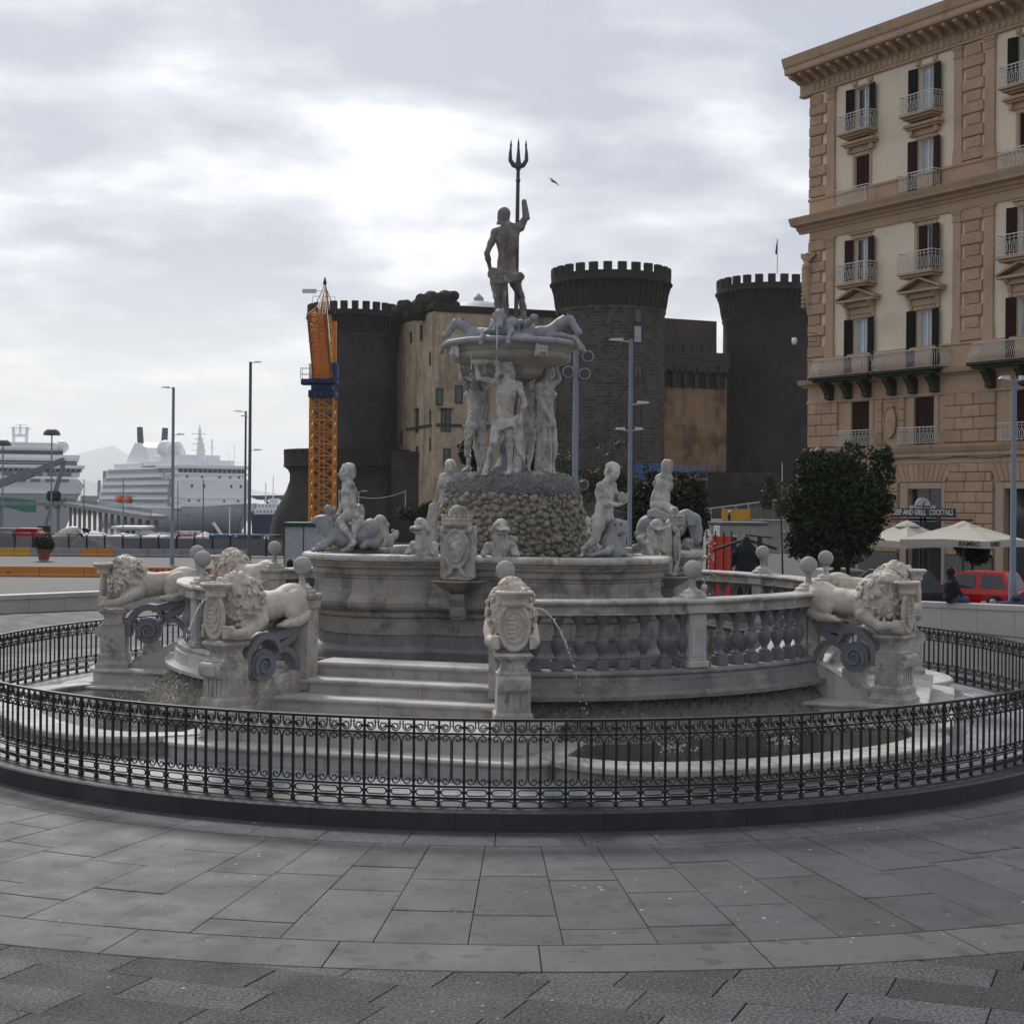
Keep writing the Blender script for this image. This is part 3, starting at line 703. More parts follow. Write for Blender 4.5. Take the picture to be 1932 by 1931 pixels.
# crests on the four axes, each with a shell bowl on a bracket below
def crest(k):
    s = thing('carved_coat_of_arms', f'carved crowned shield panel with a shell bowl below, basin wall {SIDE[k]}', 'coat of arms', FL, axis_frame(k), group='crests on the raised basin')
    x = 2.74; mb = MB()
    mb.cbox(x-.12, x+.02, -.27, .27, 2.33, 3.12, .015); mb.cbox(x-.1, x+.05, -.22, .22, 2.31, 2.37, .01); mb.obj('back_slab', MT['marble'], s)
    S = Sculpt((x-.05, -.3, 2.3), (x+.3, .3, 3.45), .013)
    S.ell((x+.03, 0, 2.78), (.07, .19, .27)); 
    n = 26
    for i in range(n):
        a, b_ = TAU*i/n, TAU*(i+1)/n
        S.cap((x+.06, .19*math.cos(a), 2.78+.27*math.sin(a)), (x+.06, .19*math.cos(b_), 2.78+.27*math.sin(b_)), .026, k=.02)
        S.cap((x+.10, .125*math.cos(a), 2.76+.18*math.sin(a)), (x+.10, .125*math.cos(b_), 2.76+.18*math.sin(b_)), .012, k=.01)
    for sg in (-1, 1):
        S.cap((x+.05, sg*.2, 3.08), (x+.05, sg*.13, 3.05), .035, .03); S.ell((x+.07, sg*.2, 3.06), (.04, .045, .05))
        S.cap((x+.05, sg*.08, 2.42), (x+.05, sg*.17, 2.36), .03, .02); S.cap((x+.06, sg*.05, 2.50), (x+.06, sg*.12, 2.40), .03, .025)
    rg = random.Random(2+k)
    for i in range(26):      # quartered charges in low relief
        y = rg.uniform(-.09, .09); z = rg.uniform(2.62, 2.92)
        S.cap((x+.095, y, z), (x+.095, y+rg.choice([0, .04, -.03]), z+rg.choice([.05, -.05, 0])), .008, k=.004)
    for z in (2.66, 2.76, 2.86): S.cap((x+.10, -.1, z), (x+.10, .1, z), .006, k=.004)
    S.cap((x+.10, 0, 2.6), (x+.10, 0, 2.93), .006, k=.004)
    for i in range(9):       # crown
        a = -1.25+2.5*i/8; S.cap((x-.02+.16*math.cos(a), .215*math.sin(a), 3.13), (x-.02+.17*math.cos(a), .235*math.sin(a), 3.23), .028, .02, k=.02)
        S.ell((x-.02+.18*math.cos(a), .25*math.sin(a), 3.265), .024, k=.005)
        b_ = -1.25+2.5*(i+1)/8
        if i < 8: S.cap((x-.02+.165*math.cos(a), .22*math.sin(a), 3.15), (x-.02+.165*math.cos(b_), .22*math.sin(b_), 3.15), .03); S.cap((x-.02+.175*math.cos(a), .235*math.sin(a), 3.215), (x-.02+.175*math.cos(b_), .235*math.sin(b_), 3.215), .018)
    S.ell((x-.02, 0, 3.28), (.08, .17, .14)); S.ell((x+.03, 0, 3.36), (.05, .1, .07))
    S.obj('shield_and_crown', MT['marble'], s)
    mb = MB(); n = 18; zt = 2.31; vs = []
    rings = [(.40,0),(.41,-.015),(.40,-.03),(.36,-.05),(.25,-.13),(.12,-.19),(.05,-.21)]
    for (r, z) in rings: vs += [(x-.1+r*math.cos(-PI/2+PI*j/n), r*1.08*math.sin(-PI/2+PI*j/n)*(1+.02*math.cos(j*PI)), zt+z) for j in range(n+1)]
    mb.add(vs, [(i*(n+1)+j, i*(n+1)+j+1, (i+1)*(n+1)+j+1, (i+1)*(n+1)+j) for i in range(len(rings)-1) for j in range(n)], 0, True)
    mb.add([(v[0], v[1]*.93, v[2]-.04) for v in vs[:n+1]], [tuple(range(n+1))])
    mb.obj('shell_bowl', MT['basin'], s)
    mb = MB(); mb.prism([(x-.15,1.72),(x-.02,1.72),(x+.0,1.8),(x-.02,1.9),(x+.05,2.02),(x+.03,2.1),(x-.15,2.14)], -.12, .12); mb.cbox(x-.1, x+.01, -.08, .08, 1.76, 1.86, .01); mb.obj('bracket', MT['basin'], s)
    return s

# ------------------------------------------------------------ sculpting: smooth union of tapered capsules and ellipsoids, meshed with surface nets
class Sculpt:
    def __init__(s, lo, hi, vox):
        s.lo = np.array(lo, np.float32); s.vox = vox
        s.n = np.ceil((np.array(hi)-s.lo)/vox).astype(int)+1
        s.F = np.full(s.n, .5, np.float32)
    def _sub(s, lo, hi):
        i0 = np.clip(np.floor((lo-s.lo)/s.vox).astype(int), 0, s.n); i1 = np.clip(np.ceil((hi-s.lo)/s.vox).astype(int)+1, 0, s.n)
        if (i1 <= i0).any(): return None
        sl = tuple(slice(a, b) for a, b in zip(i0, i1))
        g = [s.lo[a]+s.vox*np.arange(i0[a], i1[a], dtype=np.float32) for a in range(3)]
        return sl, g[0][:, None, None], g[1][None, :, None], g[2][None, None, :]
    def _mix(s, sl, d, k, sub):
        f = s.F[sl]
        if sub:
            d = -d; h = np.clip(k-np.abs(f-d), 0, None)/k; s.F[sl] = np.maximum(f, d)+h*h*k*.25
        else:
            h = np.clip(k-np.abs(f-d), 0, None)/k; s.F[sl] = np.minimum(f, d)-h*h*k*.25
    def cap(s, a, b, r1, r2=None, k=.03, sub=False):
        r2 = r1 if r2 is None else r2; a = np.array(a, np.float32); b = np.array(b, np.float32)
        m = max(r1, r2)+k+2*s.vox; q = s._sub(np.minimum(a, b)-m, np.maximum(a, b)+m)
        if q is None: return s
        sl, X, Y, Z = q; ab = b-a; L2 = max(float(ab@ab), 1e-9)
        t = np.clip(((X-a[0])*ab[0]+(Y-a[1])*ab[1]+(Z-a[2])*ab[2])/L2, 0, 1)
        d = np.sqrt((X-a[0]-t*ab[0])**2+(Y-a[1]-t*ab[1])**2+(Z-a[2]-t*ab[2])**2)-(r1+(r2-r1)*t)
        s._mix(sl, d, k, sub); return s
    def chain(s, pts, rs, k=.03, sub=False):
        for i in range(len(pts)-1): s.cap(pts[i], pts[i+1], rs[i] if isinstance(rs, (list, tuple)) else rs, rs[i+1] if isinstance(rs, (list, tuple)) else rs, k, sub)
        return s
    def ell(s, c, r, rot=None, k=.03, sub=False):    # rot: 3x3 rows = local axes in world
        if isinstance(r, (int, float)): r = (r, r, r)
        c = np.array(c, np.float32); m = max(r)+k+2*s.vox; q = s._sub(c-m, c+m)
        if q is None: return s
        sl, X, Y, Z = q; X = X-c[0]; Y = Y-c[1]; Z = Z-c[2]
        if rot is not None:
            A = [np.array(v, np.float32) for v in rot]; P = [X*v[0]+Y*v[1]+Z*v[2] for v in A]
        else: P = [X, Y, Z]
        e = np.sqrt((P[0]/r[0])**2+(P[1]/r[1])**2+(P[2]/r[2])**2)
        e2 = np.sqrt((P[0]/r[0]**2)**2+(P[1]/r[1]**2)**2+(P[2]/r[2]**2)**2)
        s._mix(sl, e*(e-1)/np.maximum(e2, 1e-5), k, sub); return s
    def mesh(s):
        F = s.F; F[0] = F[-1] = .5; F[:, 0] = F[:, -1] = .5; F[:, :, 0] = F[:, :, -1] = .5
        n = F.shape; I = F < 0; c = [n[0]-1, n[1]-1, n[2]-1]
        acc = np.zeros((*c, 3), np.float32); cnt = np.zeros(c, np.float32)
        for ax in range(3):
            for u in (0, 1):
                for v in (0, 1):
                    o = [0, 0, 0]; oth = [q for q in range(3) if q != ax]; o[oth[0]] = u; o[oth[1]] = v
                    s0 = tuple(slice(o[q], o[q]+c[q]) for q in range(3)); o2 = list(o); o2[ax] = 1
                    s1 = tuple(slice(o2[q], o2[q]+c[q]) for q in range(3))
                    m = I[s0] != I[s1]; idx = np.nonzero(m); f0 = F[s0][idx]; f1 = F[s1][idx]
                    t = f0/(f0-f1); p = np.zeros((len(t), 3), np.float32); p[:, ax] = t; p[:, oth[0]] = u; p[:, oth[1]] = v
                    acc[idx] += p; cnt[idx] += 1
        act = np.nonzero(cnt > 0); vid = np.full(c, -1, np.int64); vid[act] = np.arange(len(act[0]))
        V = (np.stack(act, 1)+acc[act]/cnt[act][:, None])*s.vox+s.lo
        Q = []
        for ax in range(3):
            b, c_ = [(1, 2), (2, 0), (0, 1)][ax]
            s0 = [slice(1, -1)]*3; s0[ax] = slice(0, -1); s1 = list(s0); s1[ax] = slice(1, None)
            A = I[tuple(s0)]; B = I[tuple(s1)]
            for fl in (True, False):
                idx = np.nonzero((A == fl) & (B != fl)); ii = [x.copy() for x in idx]; ii[b] += 1; ii[c_] += 1
                def g(db, dc):
                    j = [x.copy() for x in ii]; j[b] -= db; j[c_] -= dc; return vid[tuple(j)]
                q = [g(1, 1), g(0, 1), g(0, 0), g(1, 0)]
                if not fl: q = q[::-1]
                Q.append(np.stack(q, 1))
        return V, np.concatenate(Q)
    def obj(s, name, mat, parent=None, loc=None, rot=None, M=None, **kw):
        V, Q = s.mesh()
        me = bpy.data.meshes.new(name); me.vertices.add(len(V)); me.vertices.foreach_set('co', V.astype(np.float32).ravel())
        me.loops.add(len(Q)*4); me.loops.foreach_set('vertex_index', Q.astype(np.int32).ravel())
        me.polygons.add(len(Q)); me.polygons.foreach_set('loop_start', np.arange(0, len(Q)*4, 4, dtype=np.int32))
        try: me.polygons.foreach_set('loop_total', np.full(len(Q), 4, np.int32))
        except Exception: pass
        me.polygons.foreach_set('use_smooth', np.ones(len(Q), bool)); me.materials.append(mat)
        me.update(calc_edges=True); me.validate()
        return link(name, me, parent, loc, rot, **kw)
def unit(v): v = np.array(v, float); return v/(np.linalg.norm(v) or 1)
def A3(*v): return np.array(v, float)

def head(S, c, fwd, up, s=1., hair=1, beard=False, seed=1, curls=True, ears=True):
    f = unit(fwd); u = unit(np.array(up)-f*np.dot(up, f)); r = np.cross(f, u); c = np.array(c, float)
    P = lambda x, y, z: c+(r*x+f*y+u*z)*s                 # x side, y forward, z up
    rot = [r, f, u]; k = .02*s
    S.ell(P(0, -.012, .02), (.076*s, .094*s, .088*s), rot, k); S.ell(P(0, .028, -.045), (.055*s, .062*s, .068*s), rot, k)
    S.ell(P(0, .055, -.098), (.026*s, .024*s, .020*s), rot, k)
    S.cap(P(0, .088, .012), P(0, .110, -.030), .010*s, .016*s, .012*s); S.cap(P(-.04, .076, .022), P(.04, .076, .022), .014*s, k=.016*s)
    for q in (-1, 1):
        S.ell(P(q*.033, .092, .004), (.017*s, .013*s, .011*s), rot, .010*s, True); S.ell(P(q*.033, .078, .003), (.015*s, .014*s, .012*s), rot, .006*s)
        S.ell(P(q*.042, .066, -.035), (.022*s, .018*s, .022*s), rot, k)
        if ears: S.ell(P(q*.078, -.005, -.015), (.010*s, .022*s, .030*s), rot, .008*s)
    S.cap(P(-.02, .088, -.062), P(.02, .088, -.062), .008*s, k=.008*s); S.cap(P(-.016, .084, -.078), P(.016, .084, -.078), .009*s, k=.008*s)
    S.cap(P(-.02, .094, -.070), P(.02, .094, -.070), .003*s, k=.004*s, sub=True)
    if hair:
        S.ell(P(0, -.025, .035), (.088*s, .10*s, .092*s), rot, .01*s); S.ell(P(0, -.06, -.03), (.072*s, .06*s, .07*s), rot, .02*s)
        rg = random.Random(seed)
        if curls:
            for _ in range(34):
                a = rg.uniform(0, TAU); e = rg.uniform(-.5, 1.2); x, y, z = .088*math.cos(e)*math.cos(a), -.025+.10*math.cos(e)*math.sin(a), .03+.092*math.sin(e)
                if y > .045 and z < .055: continue
                b_ = (x*1.03+rg.uniform(-.02, .02), y+rg.uniform(-.02, .02), z-rg.uniform(.01, .035))
                S.cap(P(x*1.02, y, z), P(*b_), .013*s, .009*s, .008*s)
    if beard:
        for i in range(9): S.cap(P(-.04+.01*i, .07, -.09), P(-.045+.011*i, .075, -.15-.02*math.sin(i)), .016*s, .01*s, .01*s)
def hand(S, wr, d, pn, s=1., side=1, curl=.5):       # wrist, pointing direction, palm normal
    d = unit(d); n = unit(np.array(pn)-d*np.dot(pn, d)); x = np.cross(d, n)*side; wr = np.array(wr, float)
    P = lambda a, b, c: wr+(d*a+x*b+n*c)*s
    S.ell(P(.045, 0, 0), (.05*s, .037*s, .017*s), [d, x, n], .02*s)
    for i, (b, l) in enumerate(((-.030, .062), (-.010, .075), (.010, .070), (.029, .055))):
        p0 = P(.080, b, 0); p1 = P(.080+l*.5*math.cos(curl), b*1.15, l*.5*math.sin(curl)); p2 = P(.080+l*(.5*math.cos(curl)+.45*math.cos(curl*2)), b*1.2, l*(.5*math.sin(curl)+.45*math.sin(curl*2)))
        S.chain([p0, p1, p2], [.0115*s, .0105*s, .009*s], .006*s)
    S.chain([P(.02, -.03, 0), P(.05, -.058, .012), P(.078, -.062, .024)], [.014*s, .012*s, .010*s], .01*s)
def foot(S, an, d, s=1., side=1):
    d = unit([d[0], d[1], 0]); an = np.array(an, float); x = np.array([-d[1], d[0], 0])
    P = lambda a, b, c: an+(d*a+x*b)*s+A3(0, 0, c*s)
    S.cap(P(-.03, 0, -.045), P(.02, 0, -.03), .034*s, .036*s, .03*s); S.cap(P(0, 0, -.02), P(.12, 0, -.055), .036*s, .024*s, .03*s)
    S.ell(P(.10, 0, -.062), (.06*s, .045*s, .02*s), [d, x, A3(0, 0, 1)], .02*s)
    for i in range(5): S.cap(P(.135, (-.032+.016*i)*1, -.066), P(.165-.007*abs(i-1), (-.036+.018*i), -.07), .012*s, .010*s, .006*s)
def body(S, J, s=1., fem=0, child=0, fwd=None):
    """J: dict of joints (sL sR eL eR wL wR hL hR kL kR aL aR neck head). L/R are the figure's own left and right."""
    J = {k: np.array(v, float) for k, v in J.items()}; k = .045*s
    H = (J['hL']+J['hR'])/2; C = (J['sL']+J['sR'])/2; up = unit(C-H); rt = unit(J['sR']-J['sL']); rt = unit(rt-up*np.dot(rt, up)); fw = np.cross(up, rt)
    rh = unit(J['hR']-J['hL']); fh = np.cross(up, rh)
    bw = 1+.18*child; sw = np.linalg.norm(J['sR']-J['sL'])/2; Ln = np.linalg.norm(C-H); sw = min(max(sw, .15*s), .21*s)
    ch = C-up*.27*Ln; wa = H+(C-H)*.40; pe = H+up*.05*Ln
    S.ell(ch, (sw*.88, .115*s*bw, .30*Ln), [rt, fw, up], k); S.ell(C-up*.05*s, (sw*.95, .075*s, .07*s), [rt, fw, up], k)
    ww = (.128-.016*fem+.02*child)*s
    S.ell(wa, (ww, (.096+.02*child)*s, .30*Ln), [rt, fw, up], k*1.4); S.ell(H+(C-H)*.22, (ww*1.08, .10*s*bw, .22*Ln), [rt, fw, up], k*1.3)
    S.ell(pe, ((.158+.012*fem)*s, .112*s, .20*Ln), [rh, fh, up], k)
    if child: S.ell(wa+fw*.03*s, (.115*s, .09*s, .2*Ln), [rt, fw, up], k)
    S.cap(H+up*.1*Ln, ch+fw*.01*s, .10*s, .09*s, k)
    for q, side in ((-1, 'L'), (1, 'R')):
        S.ell(ch+rt*q*.078*s+fw*(.068+.018*fem)*s+up*.02*s, ((.082-.01*fem)*s, (.042+.02*fem)*s, (.062)*s), [rt, fw, up], .025*s)
        S.ell(ch+rt*q*.085*s-fw*.07*s+up*.02*s, (.075*s, .045*s, .095*s), [rt, fw, up], .03*s)
        S.ell(pe+rh*q*.075*s-fh*.075*s-up*.035*s, (.082*s, .075*s, .085*s), [rh, fh, up], .022*s)
        hd = pe+rh*q*.09*s
        sh, el, wr = J.get('s'+side), J.get('e'+side), J.get('w'+side)
        S.ell(sh, (.062*s, .06*s, .062*s), k=.04*s); S.cap(C+up*.06*s, sh+up*.01*s, .05*s, .045*s, .05*s)
        if el is not None:
            S.cap(sh, el, .054*s*bw, .040*s*bw, .03*s); m = (sh*.5+el*.5); S.ell(m+fw*.008*s, .052*s*bw, k=.03*s)
        if wr is not None:
            S.cap(el, wr, .040*s*bw, .026*s*bw, .02*s); S.ell(el*.72+wr*.28, .043*s*bw, k=.03*s)
        hp, kn, an = J.get('h'+side), J.get('k'+side), J.get('a'+side)
        if kn is not None:
            S.cap(hp, kn, .088*s*bw, .056*s*bw, .03*s); S.ell(hp*.65+kn*.35, .084*s*bw, k=.03*s); S.ell(kn, .055*s*bw, k=.02*s)
        if an is not None:
            S.cap(kn, an, .052*s*bw, .033*s*bw, .02*s); kd = unit(an-kn); th = unit(kn-hp); back = -unit(np.cross(np.cross(th, kd), kd)) if abs(np.dot(th, kd)) < .995 else -fh
            if np.dot(back, fh) > .3 and abs(np.dot(th, kd)) > .9: back = -fh
            S.ell(kn*.68+an*.32+back*.02*s, (.052*s*bw, .052*s*bw, .10*s), [np.cross(kd, back), back, kd], .025*s)
            S.ell(an, .035*s*bw, k=.02*s)
    S.cap(J['neck'], J['head']-unit(J['head']-J['neck'])*.04*s, .05*s, .046*s, .03*s); S.cap(C, J['neck'], .07*s, .055*s, .05*s)
def folds(S, pts_a, pts_b, n, r, k=.02, seed=1, wob=.02):    # a bundle of fold ridges between two rails
    rg = random.Random(seed)
    for i in range(n):
        t = i/(n-1) if n > 1 else .5
        def rail(P, t):
            x = t*(len(P)-1); j = min(int(x), len(P)-2); return np.array(P[j], float)*(1-(x-j))+np.array(P[j+1], float)*(x-j)
        a, b_ = rail(pts_a, t), rail(pts_b, t); m = (a+b_)/2+A3(*[rg.uniform(-wob, wob) for _ in range(3)])
        q = rg.uniform(.75, 1.25); S.chain([a, m, b_], [r*q, r*q, r*q*1.1], k)
for k in range(4): crest(k)
# ------------------------------------------------------------ rock mound
mnd = thing('rock_mound', 'mound of rough tufa lumps rising from the raised basin under the figures', 'rock mound', (CX+.02, CY, 0))
def mprof(u):
    z = 2.55+u*1.02; return 1.22-.02*u-.10*max(0, u-.35)-.10*max(0, u-.75), z
mound_ctr = None
rock_band('rock_bed', lambda u: (mprof(u)[0]-.03, mprof(u)[1]), 0, 360, 240, 30, .09, .05, MT['rock'], mnd, 5)
ledge = [(1.02, 3.52), (1.07, 3.56), (1.09, 3.64), (1.07, 3.74), (1.0, 3.84), (.9, 3.90), (.6, 3.93), (.02, 3.94)]
def lprof(u):
    x = u*(len(ledge)-1); j = min(int(x), len(ledge)-2); t = x-j; a, b_ = ledge[j], ledge[j+1]; return a[0]+(b_[0]-a[0])*t, a[1]+(b_[1]-a[1])*t
MT['rock_top'] = stone('dark grey top rock', (.24,.24,.245), (.13,.13,.135), 5, .85, .8, 45, stains=[((.25,.25,.25), 6, .58, .7, .7)], vary=.15, bd=.015)
rock_band('rock_ledge', lprof, 0, 360, 420, 48, .085, .085, MT['rock_top'], mnd, 6, kind='stuff')
lumps = []
for q in range(7):
    rg = np.random.default_rng(40+q); bm = bmesh.new(); bmesh.ops.create_icosphere(bm, subdivisions=2, radius=1)
    sd_ = rg.normal(size=(7, 3)); sd_ /= np.linalg.norm(sd_, axis=1)[:, None]
    for v in bm.verts:
        p = np.array(v.co); d = (sd_@p); g = 1.1-.42*np.clip((d[:4]-.5)/.5, 0, 1).max()+.2*np.clip((d[4:]-.6)/.4, 0, 1).max()+.10*math.sin(p[0]*7+q)*math.sin(p[1]*6+2*q)*math.sin(p[2]*8)+.07*math.sin(p[0]*17+q)*math.sin(p[1]*15)*math.sin(p[2]*19+q)+rg.normal()*.06
        v.co = Vector(p*g)*1
    for f in bm.faces: f.smooth = True
    me = bpy.data.meshes.new('rock_lump'); bm.to_mesh(me); bm.free(); me.materials.append(MT['rock']); lumps.append(me)
rr = random.Random(31); pts = []
def mound_pt(th, u):
    r, z = mprof(u); return Vector((r*math.sin(R(th)), -r*math.cos(R(th)), z))
tries = 0
while tries < 12000:
    tries += 1; th = rr.uniform(-180, 180); u = rr.uniform(0.02, 1.02); p = mound_pt(th, u); need = rr.uniform(.065, .12)
    if all((p-q[0]).length > (need+q[1])*.5 for q in pts): pts.append((p, need, th, u))
pts.sort(key=lambda q: abs(q[2])); rest = MB()
for i, (p, d, th, u) in enumerate(pts):
    rot = Euler((rr.uniform(0, 6), rr.uniform(0, 6), rr.uniform(0, 6))).to_matrix().to_4x4(); s_ = d*rr.uniform(.60, .80)
    M = Matrix.Translation(p) @ Matrix.Rotation(R(th), 4, 'Z') @ Matrix.Diagonal((1.0, .72, rr.uniform(.72, 1), 1)) @ rot @ Matrix.Scale(s_, 4)
    if i < 300:
        o = link('tufa_lump', rr.choice(lumps), mnd); o.matrix_local = M
    else:
        me = rr.choice(lumps); rest.add([v.co for v in me.vertices], [tuple(f.vertices) for f in me.polygons], 0, True, M)
rest.obj('tufa_lumps', MT['rock'], mnd, fix=False, kind='stuff')
rest = MB()
for i in range(900):
    th = rr.uniform(-180, 180); u = rr.uniform(0, .82); r, z = lprof(u); me = rr.choice(lumps)
    M = Matrix.Translation((r*math.sin(R(th)), -r*math.cos(R(th)), z)) @ Euler((rr.uniform(0, 6), rr.uniform(0, 6), rr.uniform(0, 6))).to_matrix().to_4x4() @ Matrix.Diagonal((1, .8, .7, 1)) @ Matrix.Scale(rr.uniform(.025, .055), 4)
    rest.add([v.co for v in me.vertices], [tuple(f.vertices) for f in me.polygons], 0, True, M)
rest.obj('ledge_lumps', MT['rock_top'], mnd, fix=False, kind='stuff')

# ------------------------------------------------------------ upper cup
cup = thing('upper_cup', 'wide round stone cup carried by four standing figures, lion masks under its rim', 'fountain cup', (CX-.02, CY, 0))
mb = MB(); mb.lathe([(.30,3.9),(.30,4.05),(.26,4.08),(.2,4.2),(.14,4.26),(.18,4.32),(.2,4.42),(.14,4.52),(.10,4.6),(.10,4.9),(.12,5.2),(.2,5.4),(.36,5.52)], 28); mb.obj('stem', MT['baluster'], cup)
mb = MB(); mb.lathe([(.36,5.52),(.52,5.58),(.56,5.62),(.55,5.66),(.6,5.70),(.84,5.765),(.96,5.81),(1.0,5.86),(1.005,5.91),(.985,5.925),(.99,5.94),(1.01,5.95),(1.0,5.965),(1.02,6.0),(1.05,6.03),(1.07,6.035)], 72)
mb.obj('bowl', stone('cup stone', (.40,.37,.32), (.30,.275,.245), 1.6, .65, .25, 40, stains=[((.17,.155,.14), 2.6, .5, .68, .6)], streak=((.14,.12,.10), 6, .52, .7, .5)), cup)
mb = MB(); mb.lathe([(1.07,6.035),(1.115,6.045),(1.135,6.075),(1.13,6.11),(1.10,6.135),(1.02,6.14),(.98,6.10)], 72); mb.obj('rim', MT['grey_marble'], cup)
mb = MB(); mb.lathe([(1.0,6.11),(.5,6.15),(.42,6.26),(.02,6.28)], 40); mb.obj('cup_floor', MT['grey_marble'], cup)
# masks under the rim
S = Sculpt((-.16, -.16, -.16), (.16, .16, .16), .012)
S.ell((0, .02, 0), (.10, .06, .12)); S.ell((0, -.04, -.02), (.045, .05, .05)); S.cap((-.06, -.03, .04), (.06, -.03, .04), .02)
for q in (-1, 1):
    S.ell((q*.035, -.05, .015), .017, k=.01, sub=True); S.ell((q*.03, -.06, -.045), .028); S.cap((q*.08, 0, .1), (q*.1, .02, -.08), .03)
S.ell((0, -.06, -.08), (.03, .03, .022), k=.01, sub=True)
mkm = S.obj('lion_mask', MT['statue'], cup); 
for i, th in enumerate((28.15, -61.85, 118.15, -151.85)):
    p = (1.04*math.sin(R(th)), -1.04*math.cos(R(th)), 5.93)
    if i == 0: mkm.location = p; mkm.rotation_euler = (0, 0, R(th))
    else: link('lion_mask', mkm.data, cup, p, R(th))

# ------------------------------------------------------------ sea horses on the cup
def sea_horse(turn):
    S = Sculpt((-.15, -.42, -.22), (1.36, .42, .66), .0135)
    S.chain([(.25, 0, .10), (.5, 0, .13), (.68, 0, .15)], [.13, .135, .13]); S.ell((.68, 0, .14), (.13, .15, .13))
    nk = [(.68, 0, .17), (.84, .02*turn, .30), (.98, .05*turn, .35)]; S.chain(nk, [.12, .095, .075])
    hd = A3(1.0, .06*turn, .35); tip = A3(1.17, .13*turn, .14)
    S.ell(hd, (.085, .065, .08)); S.cap(hd, tip, .066, .040); S.ell(tip, (.046, .042, .04)); S.cap(hd*.4+tip*.6+A3(-.035, 0, -.01), tip+A3(-.05, 0, -.02), .035, .026)
    for q in (-1, 1):
        e = hd+A3(.045, q*.05, .005); S.ell(e, .018, k=.01, sub=True); S.ell(e-A3(0, q*.006, 0), .013, k=.004)
        S.cap(hd+A3(-.03, q*.04, .06), hd+A3(-.045, q*.055, .12), .018, .006); S.ell(tip+A3(.012, q*.028, .0), .012, k=.006, sub=True)
        leg = [(.66, q*.12, .08), (.88, q*.20, .09), (1.08, q*.22, .045), (1.17, q*.22, -.06), (1.19, q*.22, -.13)]
        S.chain(leg, [.065, .045, .034, .030, .036]); S.ell((1.19, q*.22, -.14), (.045, .035, .03))
    S.cap(tip+A3(-.06, -.02, -.02), tip+A3(-.02, .02, -.03), .010, k=.006, sub=True)
    for i in range(14):
        t = i/13; p = A3(*nk[0])*(1-t)+A3(*nk[2])*t; c = p+A3(-.05-.02*t, 0, .075+.015*math.sin(t*3)); S.cap(c+A3(0, -.035, -.02), c+A3(-.03, .03, .015), .017, .012, .008)
    tail = [(.28, 0, .12)]+[(.18+.14*math.cos(a), .10*math.sin(a*.5), .19+.13*math.sin(a)) for a in [R(-70+35*i) for i in range(10)]]+[(.34, -.14, .33), (.40, -.18, .38)]
    S.chain(tail, [.13]+[.10-.005*i for i in range(10)]+[.04, .05]); S.ell((.42, -.2, .40), (.07, .03, .05))
    return S
hn = {0: 'head lowered towards the viewer over the cup rim', 1: 'head over the right edge of the cup', 2: 'behind the statue on the far side of the cup', 3: 'head over the left edge of the cup'}
for k in range(4):
    o = sea_horse({0: .6, 1: -1, 2: .5, 3: 1}[k]).obj('sea_horse_statue', MT['grey_marble'], None, (CX-.02, CY, 6.14), axis_frame(k)+R({0: 4, 1: 6, 2: 0, 3: -6}[k]))
    tag(o, f'grey sea horse, coiled tail, {hn[k]}', 'statue', 'sea horses on the upper cup')

# ------------------------------------------------------------ figure on top, seen from behind
def px_fn(ox, oy, m): return lambda x, y, d=0.: A3((x-ox)*m, d, (oy-y)*m)
m_ = .001993; q = px_fn(740, 1765, m_)
S = Sculpt((-.55, -.34, -.08), (.45, .42, 2.42), .0135)
J = dict(sL=q(628, 905, 0), sR=q(838, 858, .0), hL=q(672, 1255, 0), hR=q(775, 1262, 0), eL=q(560, 1085, -.06), wL=q(594, 1235, .02),
         eR=q(885, 765, .02), kL=q(655, 1490, .03), aL=q(668, 1700, 0), kR=q(848, 1440, .10), aR=q(890, 1695, -.02), neck=q(722, 842, .02), head=q(693, 760, .06))
body(S, J, 1.13)
S.cap(q(885, 765, .02), q(868, 640, .03), .062, .044, .01); S.ell(q(886, 785, .02), (.068, .066, .02))
hd = q(694, 762, .06); head(S, hd, (-.35, .93, .1), (0, 0, 1), 1.22, 1, False, 3, False)
for i in range(9): S.cap(q(650+12*i, 815, -.03), q(645+13*i, 838, -.05), .02, .016, .012)
hand(S, q(594, 1235, .02), (.4, .5, -.6), (0, 1, 0), 1.1)
foot(S, q(668, 1712, 0), (-.3, 1), 1.2); foot(S, q(892, 1712, -.02), (.5, 1), 1.2)
S.cap(q(745, 900, -.12), q(735, 1220, -.12), .016, k=.03, sub=True)      # spine furrow
# loin cloth: swag and hanging tail
for i in range(6): S.chain([q(600, 1215+22*i, -.07), q(690, 1235+20*i, -.16-.01*(i % 2)), q(790, 1275+7*i, -.14), q(842, 1268+6*i, -.05)], [.03, .034, .034, .028], .016)
S.chain([q(840, 1262, -.1), q(850, 1275, -.04), q(838, 1300, .06)], [.045, .05, .04])
S.chain([q(600, 1250, .02), q(700, 1270, .14), q(830, 1285, .12)], [.07, .08, .06])
folds(S, [q(600, 1290, -.08), q(720, 1330, -.12)], [q(612, 1390, -.07), q(700, 1700, -.02)], 6, .026, .02, 4)
folds(S, [q(650, 1320, -.1), q(725, 1320, -.02)], [q(640, 1690, .0), q(735, 1720, .08)], 6, .030, .02, 5)
S.ell(q(850, 1420, -.02), (.05, .05, .06), k=.02, sub=False); S.ell(q(858, 1440, -.09), .035, k=.01, sub=True)
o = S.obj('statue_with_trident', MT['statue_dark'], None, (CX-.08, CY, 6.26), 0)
tag(o, 'weathered standing male figure seen from behind, one arm raised, cloth round the hips', 'statue')
for th in (0,):
    pass
